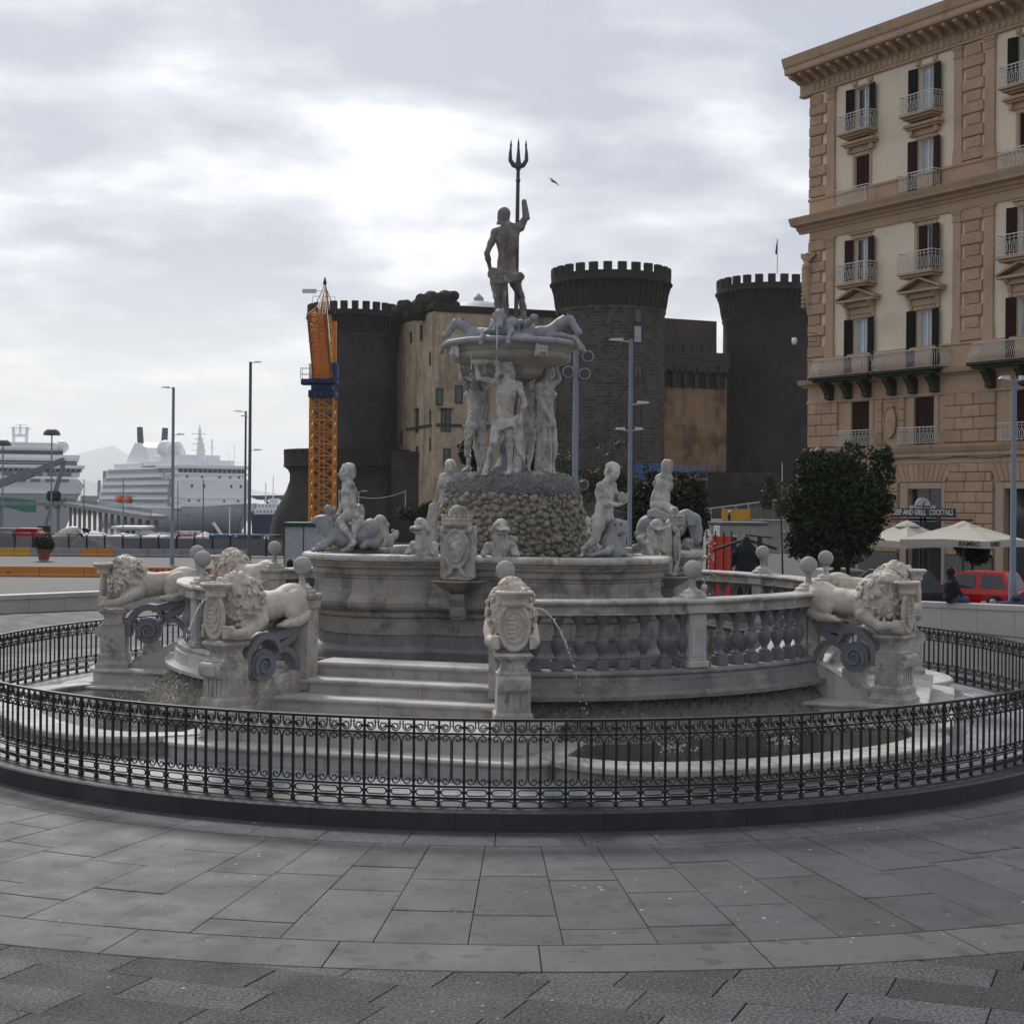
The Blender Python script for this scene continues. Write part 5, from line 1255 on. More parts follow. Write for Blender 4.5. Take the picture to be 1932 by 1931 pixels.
def scroll_mesh():
    mb = MB(); w = .0095
    zt, zb = zz_(478), zz_(1115)
    # long twin bar with inward curls towards both neighbours, top and bottom
    for s_ in (-1, 1):
        x = s_*.008; R0 = U*.21
        for (ze, sz) in ((zt, 1), (zb, -1)):
            pts = [(x, 0, (zt+zb)/2), (x, 0, ze-sz*.085)]
            for i in range(1, 7): a = i/6*PI/2; pts.append((x+s_*R0*(1-math.cos(a)), 0, ze-sz*(.085-.078*math.sin(a))))
            cx_ = x+s_*R0; rr_ = .036
            for i in range(1, 12):
                t = i/11; a = PI/2-t*PI*1.5; q = rr_*(1-.55*t); pts.append((cx_+s_*(q*math.cos(a)*1.0)+s_*.002, 0, ze-sz*.007-sz*(rr_-q*math.sin(a))))
            mb.tube(pts, [w]*(len(pts)-1)+[w*1.7], 4, cap=False)
    # upper frieze pair of C scrolls
    zc = zz_(382); r = .047
    for s_ in (-1, 1):
        cx0 = s_*U*.25; r = .052
        pts = [(s_*(U*.25-r), 0, zz_(305)), (s_*(U*.25-r), 0, zc+.015)]
        for i in range(18):
            t = i/17; a = PI+t*R(560); q = r*(1-.66*t); pts.append((cx0+s_*q*math.cos(a), 0, zc-.002+q*math.sin(a)*.92))
        mb.tube(pts, [w]*(len(pts)-2)+[w*1.4, w*2], 4, cap=False)
    return mb.mesh('scroll_bar', MT['iron'])
def oval_mesh():
    mb = MB(); hw = U*.40; zc = zz_(1212); hh = .034
    pts = [(c*(hw-.035)+.035*math.cos(a), 0, zc+hh*math.sin(a)) for c, a in [((1 if math.cos(R(15*i)) > 0 else -1), R(15*i)) for i in range(24)]]
    mb.tube(pts, .0095, 4, closed=True)
    for s_ in (-1, 1):
        mb.tube([(s_*U*.48, 0, ZF+.0), (s_*(U*.46), 0, ZF+.018), (s_*U*.40, 0, ZF+.040), (s_*U*.30, 0, ZF+.050), (0, 0, ZF+.052)], .0095, 4, cap=False)
    return mb.mesh('oval_ring', MT['iron'])
bm_, sm_, om_ = bars_mesh(), scroll_mesh(), oval_mesh()
pm = MB(); pm.box(-.017, .017, -.017, .017, ZF-.01, zz_(285)); pm.lathe([(.036,0),(.038,.02),(.022,.06)], 4, (0, 0, ZF), a0=PI/4, smooth=False); pm = pm.mesh('post', MT['iron'])
OFF = 4.05 - 2*1.8
for i in range(NU):
    th = OFF+1.8*i; p = (RF*math.sin(R(th)), -RF*math.cos(R(th)), 0)
    link('post' if i % 10 == 0 else 'main_bar', pm if i % 10 == 0 else bm_, fence, p, R(th))
    th += .9; p = (RF*math.sin(R(th)), -RF*math.cos(R(th)), 0)
    link('scroll_bar', sm_, fence, p, R(th)); link('oval_ring', om_, fence, p, R(th))
# ============================================================ PALAZZO ON THE RIGHT
MT['stucco'] = stone('cream stucco', (.78,.67,.53), (.73,.625,.49), .35, .85, .1, 60, stains=[((.46,.38,.29), .5, .55, .75, .5)])
MT['trim'] = stone('tan stone trim', (.51,.355,.24), (.43,.30,.205), .5, .8, .2, 40, stains=[((.25,.17,.12), .7, .54, .7, .5)], streak=((.22,.16,.11), 1.5, .6, .75, .4))
MT['rustic'] = stone('rusticated tan block', (.49,.335,.23), (.40,.275,.19), .8, .85, .5, 18, stains=[((.22,.15,.105), 1.0, .55, .7, .5)], vary=.08, bd=.03)
MT['rail_white'] = paint('white painted railing', (.62,.60,.56), .5)
MT['shutter_black'] = paint('near black shutter', (.012,.010,.010), .7, spec=.15); MT['shutter_brown'] = paint('dark brown shutter', (.035,.013,.011), .7, spec=.15)
MT['mossy'] = stone('mossy balcony stone', (.035,.055,.04), (.05,.045,.03), .8, .9, .4, 20)
MT['white_frame'] = paint('white window frame', (.65,.65,.64), .4)
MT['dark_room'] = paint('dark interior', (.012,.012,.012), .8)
PZ = Vector((18.096, 90, 0)); pr = math.atan2(-.850, .527)
bld = thing('palazzo', 'tall ochre and cream palazzo with balconies and rusticated corners on the right', 'building', PZ, pr)
def bp(mb, name, mat, par=None, **k): return mb.obj(name, mat, par or bld, **k)
# openings: (s0, s1, z0, z1)
cols_ = [4.24, 9.12, 16.0]; SR = 21.0
ow = .57
openings = []
for c in cols_:
    for (z0, z1) in ((25.15, 27.85), (20.95, 23.82), (16.36, 19.0), (11.0, 14.32)): openings.append((c-ow, c+ow, z0, z1))
    openings.append((c-.72, c+.72, 6.8, 9.45))
shops = [(8.03, 10.48, -1.4, 4.33), (14.71, 17.3, -1.4, 4.33), (1.6, 4.0, -1.4, 4.33)]
openings += shops
def holed(s0, s1, z0, z1, holes, y, dep, mat, name):
    xs = sorted({s0, s1, *[h[0] for h in holes], *[h[1] for h in holes]}); zs = sorted({z0, z1, *[h[2] for h in holes], *[h[3] for h in holes]})
    xs = [x for x in xs if s0 <= x <= s1]; zs = [z for z in zs if z0 <= z <= z1]; mb = MB()
    for a, b_ in zip(xs, xs[1:]):
        for c, d in zip(zs, zs[1:]):
            mx, mz = (a+b_)/2, (c+d)/2
            if any(h[0] < mx < h[1] and h[2] < mz < h[3] for h in holes): continue
            mb.add([(a, y, c), (b_, y, c), (b_, y, d), (a, y, d)], [(0, 1, 2, 3)])
    for h in holes:
        a, b_, c, d = h
        if c < z0 or d > z1: continue
        mb.add([(a, y, c), (a, y+dep, c), (a, y+dep, d), (a, y, d)], [(0, 1, 2, 3)]); mb.add([(b_, y, c), (b_, y, d), (b_, y+dep, d), (b_, y+dep, c)], [(0, 1, 2, 3)])
        mb.add([(a, y, d), (a, y+dep, d), (b_, y+dep, d), (b_, y, d)], [(0, 1, 2, 3)]); mb.add([(a, y, c), (b_, y, c), (b_, y+dep, c), (a, y+dep, c)], [(0, 1, 2, 3)])
    return bp(mb, name, mat, fix=False)
holed(0, SR, 9.6, 28.3, [h for h in openings if h[2] > 10], 0, .35, MT['stucco'], 'wall')
holed(0, SR, 5.8, 9.6, [h for h in openings if 6 < h[2] < 8], 0, .35, MT['trim'], 'mezzanine_wall')
holed(0, SR, -1.6, 5.8, shops, 0, .5, MT['trim'], 'ground_floor_wall')
mb = MB(); mb.add([(0, 0, -2), (0, 18, -2), (0, 18, 28.4), (0, 0, 28.4)], [(0, 1, 2, 3)]); mb.add([(0, 18, -2), (SR, 18, -2), (SR, 18, 28.4), (0, 18, 28.4)], [(0, 1, 2, 3)])
mb.add([(SR, 0, -2), (SR, 18, -2), (SR, 18, 28.4), (SR, 0, 28.4)], [(0, 1, 2, 3)]); bp(mb, 'side_wall', MT['trim'])
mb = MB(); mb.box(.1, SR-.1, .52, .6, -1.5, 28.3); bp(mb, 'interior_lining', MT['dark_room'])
# crowning cornice
mb = MB(); mb.prism([(-.05,28.3),(-.18,28.35),(-.18,28.42),(-.1,28.45),(-.1,29.02),(-.16,29.08),(-.22,29.1),(-.22,29.22),(-.4,29.3),(-.42,29.45),(-1.35,29.5),(-1.4,29.6),(-1.4,29.86),(-1.5,29.95),(-1.62,30.3),(-1.66,30.45),(.3,30.6),(.3,28.3)], -1.0, SR+.0)
M90 = Matrix(((0, 1, 0, 0), (1, 0, 0, 0), (0, 0, 1, 0), (0, 0, 0, 1))); mb.v = [(v[1], v[0], v[2]) for v in mb.v]
bp(mb, 'cornice', MT['trim'])
mb = MB(); mb.box(-.9, SR, .2, 18.5, 28.4, 30.4); bp(mb, 'roof', MT['trim'])
mod = MB(); mod.prism([(0,0),(-.75,0),(-.82,-.05),(-.8,-.18),(-.6,-.26),(-.3,-.32),(0,-.5)], -.12, .12); mod.v = [(v[1], v[0], v[2]) for v in mod.v]; mod = mod.mesh('modillion', MT['trim'])
i = 0; s_ = -.7
while s_ < SR: link('modillion', mod, bld, (s_, -.42, 29.5)); s_ += .80
pn = MB().cbox(-.13, .13, -.06, 0, 0, .42, .02).mesh('frieze_block', MT['trim']); s_ = .2
while s_ < SR: link('frieze_block', pn, bld, (s_, -.1, 28.52)); s_ += .42
mb = MB(); s_ = .05
while s_ < SR: mb.box(s_, s_+.08, -.30, -.2, 29.12, 29.24); s_ += .16
bp(mb, 'dentils', MT['trim'])
mb = MB()
for k in range(9): mb.bar((13+k*.35, 1.5, 30.5), (13+k*.35, 1.5, 32.2), .04)
mb.bar((12.9, 1.5, 32.2), (16, 1.5, 32.2), .06); bp(mb, 'roof_terrace_rail', MT['rail_white'])
# horizontal mouldings running along the facade (profile: outward, z)
def mould(name, prof, s0=-.2, s1=SR, mat='trim'):
    mb = MB(); mb.prism([(-a, z) for a, z in prof], s0, s1); mb.v = [(v[1], v[0], v[2]) for v in mb.v]; bp(mb, name, MT[mat])
mould('upper_string', [(-.1,21.78),(.14,21.78),(.18,21.85),(.18,21.95),(-.1,21.97)], -.15)
mould('upper_pedestal_band', [(-.1,20.82),(.10,20.82),(.10,21.78),(-.1,21.78)], -.1)
mould('main_cornice', [(-.1,19.95),(.16,19.95),(.2,20.08),(.35,20.15),(.4,20.3),(.85,20.36),(.9,20.5),(1.02,20.72),(1.05,20.8),(-.1,20.86)], -.95)
mould('main_frieze', [(-.1,19.42),(.1,19.42),(.12,19.5),(.07,19.52),(.07,19.95),(-.1,19.95)], -.1)
mould('balcony_cornice', [(-.1,10.5),(.12,10.5),(.2,10.58),(.5,10.66),(.56,10.8),(.6,10.92),(-.1,10.95)], -.55)
mould('lower_pedestal_band', [(-.1,10.95),(.12,10.95),(.12,12.1),(.2,12.15),(.2,12.25),(-.1,12.27)], -.12)
mould('mezzanine_frieze', [(-.1,9.48),(.14,9.5),(.16,9.62),(.06,9.66),(.06,10.5),(-.1,10.5)], -.15)
mould('mezzanine_sill', [(-.1,6.4),(.2,6.4),(.24,6.5),(.3,6.62),(.32,6.78),(-.1,6.82)], -.3)
mould('ground_band', [(-.1,5.72),(.14,5.72),(.16,5.82),(.12,5.86),(.12,6.1),(.2,6.14),(.2,6.22),(.1,6.28),(.1,6.4),(-.1,6.4)], -.15)
# pilasters and quoins
def pil(s0, s1, z0, z1):
    mb = MB(); mb.cbox(s0, s1, -.14, .02, z0+.9, z1-.62, .015); mb.cbox(s0-.05, s1+.05, -.19, .02, z0, z0+.62, .02); mb.cbox(s0-.03, s1+.03, -.17, .02, z0+.62, z0+.9, .02)
    for j, (dz, o_) in enumerate(((.62, .03), (.5, .0), (.22, .04), (.12, .08))): mb.cbox(s0-o_, s1+o_, -.16-o_, .02, z1-dz, z1-dz+(.12, .28, .10, .12)[j], .015)
    for j in range(4): x = s0+(s1-s0)*(j+.5)/4; mb.box(x-.04, x+.04, -.18, -.15, z1-.46, z1-.26)
    bp(mb, 'pilaster', MT['trim'])
for (a, b_) in ((1.37, 2.03), (11.15, 11.70), (13.24, 13.9), (18.3, 18.95)):
    pil(a, b_, 21.9, 28.28); pil(a, b_, 12.2, 19.4)
qm = {}
def blk(w_, h, d=.17):
    key = (round(w_, 2), round(h, 2), d)
    if key not in qm: qm[key] = MB().cbox(0, w_, -d, .05, .012, h-.012, .045).mesh('block', MT['rustic'])
    return qm[key]
for (a, b_) in ((-.12, 1.33), (11.74, 13.2)):
    for (z0, z1) in ((22.0, 28.2), (12.3, 19.38)):
        n = round((z1-z0)/.63); h = (z1-z0)/n
        for i in range(n):
            wd = (b_-a) if i % 2 == 0 else (b_-a)*.72; off = 0 if (i % 2 == 0) else ((b_-a)*.14 if a > 5 else 0)
            link('block', blk(wd, h, .19 if i % 2 == 0 else .15), bld, (a+off, 0, z0+i*h))
# corner ornament
S = Sculpt((-.5, -.5, -1.9), (.6, .5, 2.0), .04)
S.chain([(0, 0, 1.5), (.12, -.1, 1.2), (.1, -.05, .2), (.15, 0, -1.0), (.2, 0, -1.7)], [.16, .3, .32, .2, .12], .08)
for i in range(14): S.cap((-.1+.04*i, -.15, 1.55), (.0+.05*i, -.25, 1.75-.02*i), .09, .04, .03)
for i in range(10): S.ell((-.05, -.25, 1.0-.25*i), (.14, .12, .12))
S.obj('corner_cartouche', MT['rustic'], bld, (-.25, -.1, 16.7)); 
S = Sculpt((-.5, -.5, -.5), (.9, .5, .5), .04)
for i in range(22): S.cap((-.3+.05*i, -.1, .1*math.sin(i*1.9)), (-.22+.05*i, -.25, .16*math.cos(i*2.3)), .11, .06, .03)
S.obj('corner_foliage', MT['rustic'], bld, (-.25, -.1, 18.5))
# windows
def shutter_mesh(w_, h, mat, slats=True):
    mb = MB(); mb.cbox(0, w_, -.05, 0, 0, h, .008)
    if slats:
        for j in range(int(h/.14)): mb.box(.06, w_-.06, -.062, -.045, .08+j*.14, .16+j*.14)
        mb.box(.02, w_-.02, -.07, -.05, h*.48, h*.52)
    return mb.mesh('shutter', mat)
shc = {}
def window(c, z0, z1, kind, mat, drop=0, pale=False, wide=ow):
    f = MB(); a, b_ = c-wide, c+wide; y = .22
    for q in ((a, a+.07, z0, z1), (b_-.07, b_, z0, z1), (a+.07, b_-.07, z1-.07, z1), (a+.07, b_-.07, z0, z0+.12), (c-.05, c+.05, z0+.12, z1-.07)): f.box(q[0], q[1], y-.04, y+.04, q[2], q[3])
    fo = bp(f, 'window_frame', MT['white_frame'] if kind != 'closed' else MT['shutter_brown'])
    MB().box(a+.07, c-.05, y-.005, y+.005, z0+.12, z1-.07).obj('pane', MT['glass'] if kind != 'pale' else MT['glass_pale'], fo)
    MB().box(c+.05, b_-.07, y-.005, y+.005, z0+.12, z1-.07).obj('pane', MT['glass_pale'] if kind in ('pale', 'half') else MT['glass'], fo)
    h = z1-z0
    key = (mat, round(h, 2))
    if key not in shc: shc[key] = shutter_mesh(.60, h-.02, MT[mat])
    if kind == 'closed':
        for x in (a, c+.004): o = link('shutter', shc[key], bld, (x, .12, z0)); o.scale = (wide/.60*.99, 1, 1)
    elif kind == 'leftclosed':
        link('shutter', shc[key], bld, (a, .1, z0)).scale = (wide/.60*.98, 1, 1); link('shutter', shc[key], bld, (b_+.02, -.06, z0), R(-14))
    else:
        link('shutter', shc[key], bld, (a-.62, -.2, z0), R(14)); link('shutter', shc[key], bld, (b_+.02, -.06, z0), R(-14))
railc = {}
def rail_mesh(w_, dep, h):
    key = (w_, dep, h)
    if key in railc: return railc[key]
    mb = MB(); t = .022
    def panel(p0, p1):
        p0, p1 = Vector(p0), Vector(p1); L_ = (p1-p0).length; d = (p1-p0)/L_
        mb.bar(p0+Vector((0, 0, h)), p1+Vector((0, 0, h)), .05); mb.bar(p0+Vector((0, 0, .06)), p1+Vector((0, 0, .06)), .03); mb.bar(p0+Vector((0, 0, h*.84)), p1+Vector((0, 0, h*.84)), t)
        n = max(2, round(L_/.27))
        for i in range(n+1): q = p0+d*(L_*i/n); mb.bar(q+Vector((0, 0, .0)), q+Vector((0, 0, h)), t)
        for i in range(n):
            q = p0+d*(L_*(i+.5)/n)
            for (zc, rr_) in ((h*.62, .075), (h*.22, .06)):
                pts = [q+d*(rr_*math.cos(TAU*j/8))+Vector((0, 0, zc+rr_*1.15*math.sin(TAU*j/8))) for j in range(8)]
                mb.tube(pts, .014, 3, closed=True, smooth=False)
            mb.bar(q+Vector((0, 0, h*.28)), q+Vector((0, 0, h*.53)), .03)
    panel((-w_/2, -dep, 0), (w_/2, -dep, 0)); panel((-w_/2, 0, 0), (-w_/2, -dep, 0)); panel((w_/2, 0, 0), (w_/2, -dep, 0))
    railc[key] = mb.mesh('railing', MT['rail_white']); return railc[key]
def surround(c, z0, z1, wide=ow, t=.2):
    mb = MB()
    for q in ((c-wide-t, c-wide, z0, z1+t), (c+wide, c+wide+t, z0, z1+t), (c-wide, c+wide, z1, z1+t)): mb.cbox(q[0]+.003, q[1]-.003, -.07, .01, q[2], q[3], .02)
    bp(mb, 'window_surround', MT['trim'])
K5 = ['half', 'pale', 'open']; K4 = ['closed', 'pale', 'closed']; K3 = ['half', 'leftclosed', 'pale']; K2 = ['pale', 'pale', 'pale']
for ci, c in enumerate(cols_):
    # fifth level
    window(c, 25.15, 27.85, K5[ci], 'shutter_black'); surround(c, 25.2, 27.85, ow, .12)
    for s_ in (-.62, .62): bp(MB().cbox(c+s_-.15, c+s_+.15, -.12, .02, 27.98, 28.28, .02), 'bracket', MT['trim'])
    mb = MB(); mb.cbox(c-1.22, c+1.22, -.95, .0, 25.02, 25.17, .03); mb.cbox(c-1.12, c+1.12, -.8, .0, 24.9, 25.02, .04); mb.cbox(c-.95, c+.95, -.55, 0, 24.8, 24.9, .03); bp(mb, 'balcony_slab', MT['trim'])
    link('railing', rail_mesh(2.36, .88, 1.03), bld, (c, 0, 25.17))
    # fourth level with straight hood
    window(c, 20.95, 23.82, K4[ci], 'shutter_brown'); surround(c, 21.0, 23.82)
    mb = MB(); mb.cbox(c-1.3, c+1.3, -.55, 0, 24.5, 24.68, .03); mb.cbox(c-1.2, c+1.2, -.42, 0, 24.38, 24.5, .03); mb.cbox(c-1.0, c+1.0, -.14, 0, 24.05, 24.38, .03); bp(mb, 'hood', MT['trim'])
    for s_ in (-.9, .9): bp(MB().cbox(c+s_-.1, c+s_+.1, -.36, 0, 24.02, 24.38, .04), 'bracket', MT['trim'])
    link('railing', rail_mesh(2.6, .5, .95), bld, (c, -.4, 20.9))
    # third level
    window(c, 16.36, 19.0, K3[ci], 'shutter_brown'); surround(c, 16.4, 19.0, ow+.0, .24); mb = MB(); mb.cbox(c-.95, c+.95, -.16, 0, 19.26, 19.36, .02); bp(mb, 'hood', MT['trim'])
    mb = MB(); mb.cbox(c-1.28, c+1.28, -.95, 0, 16.2, 16.36, .03); mb.cbox(c-1.18, c+1.18, -.82, 0, 16.06, 16.2, .03); bp(mb, 'balcony_slab', MT['trim'])
    link('railing', rail_mesh(2.5, .88, 1.1), bld, (c, 0, 16.36))
    # main level with triangular pediment
    window(c, 11.0, 14.32, K2[ci], 'shutter_brown' if ci == 2 else 'shutter_black'); surround(c, 11.1, 14.32)
    mb = MB(); mb.cbox(c-1.5, c+1.5, -.62, 0, 15.25, 15.4, .02); mb.cbox(c-1.15, c+1.15, -.3, 0, 14.95, 15.25, .02); mb.cbox(c-.9, c+.9, -.1, 0, 14.55, 14.95, .02); bp(mb, 'hood', MT['trim'])
    mb = MB()
    for sg in (-1, 1):
        mb.add([(c+sg*1.55, y_, z_) for y_ in (-.66, 0) for z_ in (15.4, 15.52)]+[(c, y_, z_) for y_ in (-.66, 0) for z_ in (15.98, 16.12)], [(0, 1, 5, 4), (1, 3, 7, 5), (3, 2, 6, 7), (2, 0, 4, 6), (0, 2, 3, 1), (4, 5, 7, 6)])
    mb.prism([(c-1.2,15.4),(c+1.2,15.4),(c,15.86)], -.2, 0); bp(mb, 'pediment', MT['trim'])
    for s_ in (-1.0, 1.0):
        mb = MB(); mb.prism([(0,0),(-.5,0),(-.5,-.1),(-.25,-.3),(-.12,-.75),(-.16,-.9),(0,-.9)], s_+c-.11, s_+c+.11); mb.v = [(v[1], v[0], v[2]+15.25) for v in mb.v]; bp(mb, 'bracket', MT['trim'])
    # mezzanine
    window(c, 6.8, 9.45, 'closed', 'shutter_brown', wide=.72); surround(c, 6.85, 9.45, .72, .34); link('railing', rail_mesh(2.7, .42, .92), bld, (c, -.25, 6.82))
# bellied balconies of the main level
def belly(s0, s1):
    mb = MB(); dep = 1.05
    path = [(s0, 0), (s0, -dep*.75), (s0+.25, -dep), (s1-.25, -dep), (s1, -dep*.75), (s1, 0)]
    segs = []; 
    for (x0, y0), (x1, y1) in zip(path, path[1:]):
        L_ = math.hypot(x1-x0, y1-y0); n = max(1, round(L_/.13))
        for i in range(n): segs.append((x0+(x1-x0)*i/n, y0+(y1-y0)*i/n, (y1-y0)/L_, -(x1-x0)/L_))
    for (x, y, nx, ny) in segs:
        nx, ny = (nx, ny) if (ny < 0 or abs(ny) < .01 and (x-(s0+s1)/2)*nx > 0) else (-nx, -ny)
        mb.tube([(x+nx*o_, y+ny*o_, z) for o_, z in ((0, 11.02), (.16, 11.18), (.2, 11.35), (.08, 11.62), (-.03, 11.8), (.0, 12.0))], .016, 4)
    mb.tube([(x, y, 12.0) for x, y in path], .03, 4); mb.tube([(x, y, 11.03) for x, y in path], .02, 4); bp(mb, 'bellied_railing', MT['rail_white'])
    mb = MB(); mb.cbox(s0-.1, s1+.1, -dep-.12, 0, 10.82, 11.0, .04); mb.cbox(s0+.1, s1-.1, -dep+.05, 0, 10.66, 10.82, .04); bp(mb, 'balcony_slab', MT['mossy'])
    for x in (s0+.8, (s0+s1)/2, s1-.8):
        m2_ = MB(); m2_.prism([(0,10.66),(-dep+.15,10.66),(-dep+.15,10.5),(-.7,10.3),(-.45,9.9),(-.5,9.72),(0,9.6)], x-.2, x+.2); m2_.v = [(v[1], v[0], v[2]) for v in m2_.v]; bp(m2_, 'bracket', MT['mossy'])
belly(1.1, 5.75); belly(6.1, 10.85); belly(13.1, 19.0)
# rusticated mezzanine blocks
def course(z0, z1, s0, s1, n, holes=(), w0=1.25, d=.16):
    h = (z1-z0)/n
    for i in range(n):
        x = s0; first = (i % 2 == 1)
        while x < s1-.05:
            w_ = w0*.62 if first else w0; first = False
            e = min(x+w_, s1)
            if s1-e < .35: e = s1
            zz0, zz1 = z0+i*h, z0+(i+1)*h
            if not any(hh[0] < (x+e)/2 < hh[1] and hh[2] < (zz0+zz1)/2 < hh[3] for hh in holes): link('block', blk(e-x-.02, h, d), bld, (x+.01, 0, zz0))
            x = e
course(6.85, 9.5, -.1, 2.45, 4); course(6.85, 9.5, 10.62, 14.1, 4); course(6.85, 9.5, 17.6, SR, 4)
for sp in (5.65, 7.35): 
    for i in range(4): link('block', blk(.42, .66, .14), bld, (sp-.05, 0, 6.86+.66*i))
S = Sculpt((-.62, -.3, -1.2), (.62, .2, 1.15), .03); S.ell((0, 0, 0), (.40, .12, .82))
n = 26
for i in range(n):
    a, b_ = TAU*i/n, TAU*(i+1)/n; S.cap((.44*math.cos(a), -.08, .86*math.sin(a)), (.44*math.cos(b_), -.08, .86*math.sin(b_)), .055, k=.03)
for i in range(7): S.cap((-.35+.115*i, -.1, .9), (-.3+.1*i, -.16, 1.02), .07, .05, .03)
S.obj('oval_cartouche', MT['trim'], bld, (6.62, -.06, 8.15))
mb = MB()
for q in ((5.9, 5.98, 6.9, 9.4), (7.26, 7.34, 6.9, 9.4), (5.98, 7.26, 9.3, 9.4)): mb.box(q[0], q[1], -.08, 0, q[2], q[3])
bp(mb, 'panel_frame', MT['trim'])
# ground floor
course(.75, 4.72, 10.78, 14.0, 7, (), 1.3); course(.75, 4.72, 17.9, SR, 7); course(.75, 4.72, 4.35, 7.3, 7, (), 1.2); course(.75, 5.72, -.1, 1.3, 9)
for (a, b_) in ((10.9, 13.9), (4.7, 7.0)): course(4.72, 5.72, a, b_, 2, (), 1.3)
def vouss(c, half, z0, z1, n=11):
    for i in range(n):
        u0, u1 = -1+2*i/n, -1+2*(i+1)/n; sp = 1.33
        mb = MB(); g = .02; p = [(c+u0*half+g, z0), (c+u1*half-g, z0), (c+u1*half*sp-g, z1), (c+u0*half*sp+g, z1)]
        mb.prism(p, -.15, .02); bp(mb, 'voussoir', MT['rustic'])
vouss(9.05, 1.72, 4.74, 5.70); vouss(15.95, 1.75, 4.74, 5.70); vouss(2.8, 1.4, 4.74, 5.70, 9)
mb = MB(); mb.box(-.1, SR, -.12, 0, -1.6, .7) if 0 else None
for (a, b_) in ((-.1, 1.3), (4.35, 7.3), (10.78, 14.0), (17.9, SR)):
    bp(MB().cbox(a, b_, -.2, 0, -1.6, .72, .03), 'plinth', stone('grey plinth', (.16,.15,.145), (.12,.115,.11), .6) if a < 0 else bpy.data.materials['grey plinth'])
for (a, b_, z0, z1) in shops:
    mb = MB(); t = .55
    for q in ((a-t, a, -1.5, z1+.35), (b_, b_+.28, -1.5, z1+.35), (a, b_, z1, z1+.35)): mb.cbox(q[0]+.004, q[1]-.004, -.13, .02, q[2], q[3], .03)
    bp(mb, 'shop_surround', stone('pale shop surround', (.46,.36,.28), (.40,.31,.24), .6) if a == shops[0][0] else bpy.data.materials['pale shop surround'])
    f = MB(); y = .3
    for x in (a+.03, a+(b_-a)*.5, b_-.08): f.box(x, x+.06, y-.03, y+.03, -1.4, z1)
    for z in (1.05, 3.6): f.box(a, b_, y-.035, y-.031, z, z+.05) if 0 else f.box(a, b_, y-.05, y-.031, z, z+.05)
    fo = bp(f, 'shop_front', paint('shop metal', (.06,.06,.06), .4) if a == shops[0][0] else bpy.data.materials['shop metal']); MB().box(a, b_, y-.004, y+.004, -1.4, z1).obj('shop_glass', MT['glass'], fo)
mb = MB(); mb.tube([(5.5+.75*i, -.22, 6.02-.05*math.sin(i*1.3)) for i in range(20)], .03, 4); bp(mb, 'cable', MT['iron'])

def text(body, size, mat, parent, loc, rot, depth=.004, font_scale=(1, 1, 1), name='lettering', align='CENTER', bold=0.):
    cu = bpy.data.curves.new(name, 'FONT'); cu.body = body; cu.size = size; cu.extrude = depth; cu.align_x = align; cu.align_y = 'CENTER'; cu.resolution_u = 2; cu.offset = bold
    tmp = bpy.data.objects.new('tmp', cu); col.objects.link(tmp); dg = bpy.context.evaluated_depsgraph_get(); me = bpy.data.meshes.new_from_object(tmp.evaluated_get(dg)); bpy.data.objects.remove(tmp)
    me.materials.clear(); me.materials.append(mat); o = link(name, me, parent, loc, rot); o.scale = font_scale; return o
# restaurant sign standing in front of the palazzo, and the parasols
MT['letter'] = paint('pale letter', (.62,.60,.55), .5); MT['signdark'] = paint('sign board', (.03,.035,.045), .5); MT['canvas'] = stone('cream parasol canvas', (.50,.465,.41), (.44,.41,.36), .8, .85, .05, 80)
def wedge_label(px, py, Y): return at(px, py, Y)
sg = thing('restaurant_sign', 'dark sign board with pale letters and a round emblem before the shop window', 'sign', at(1741, 967, 66))
sg.rotation_euler = (0, 0, R(0))
k_ = 66/F
mb = MB(); mb.cbox(-59*k_, 62*k_, -.06, .06, -9*k_, 8*k_, .01); mb.obj('board', MT['signdark'], sg)
text('BEEF AND GRILL', 17*k_, MT['letter'], sg, (-26*k_, -.065, 0), (R(90), 0, 0), .006, (.50, .85, 1), bold=.008); text('COCKTAILS', 17*k_, MT['letter'], sg, (34*k_, -.065, 0), (R(90), 0, 0), .006, (.50, .85, 1), bold=.008)
mb = MB(); mb.prism([(20*k_*math.cos(R(8*i))*.75, 8*k_+18*k_*math.sin(R(8*i))+2*k_) for i in range(23)], -.05, .05); mb.cbox(-24*k_, 24*k_, -.05, .05, 5*k_, 13*k_, .01); mb.cbox(-24*k_, 24*k_, -.05, .05, -17*k_, -9.5*k_, .01)
mb.obj('emblem', paint('grey emblem', (.36,.38,.42), .5), sg)
MB().tube([(4*k_, -.06, 22*k_), (0, -.07, 16*k_), (2*k_, -.07, 10*k_), (-2*k_, -.07, 5*k_)], .02, 4).obj('emblem_figure', MT['signdark'], sg)
mb = MB(); mb.box(-.14, -.04, -.05, .05, -6.2, -9*k_); mb.box(.04, .14, -.05, .05, -6.2, -9*k_); mb.obj('sign_post', MT['iron'], sg)
mb = MB(); mb.bar((-60*k_, 0, -13*k_), (95*k_, 0, -14*k_), .1); mb.obj('crossbar', paint('rust red steel', (.10,.03,.02), .7), sg)
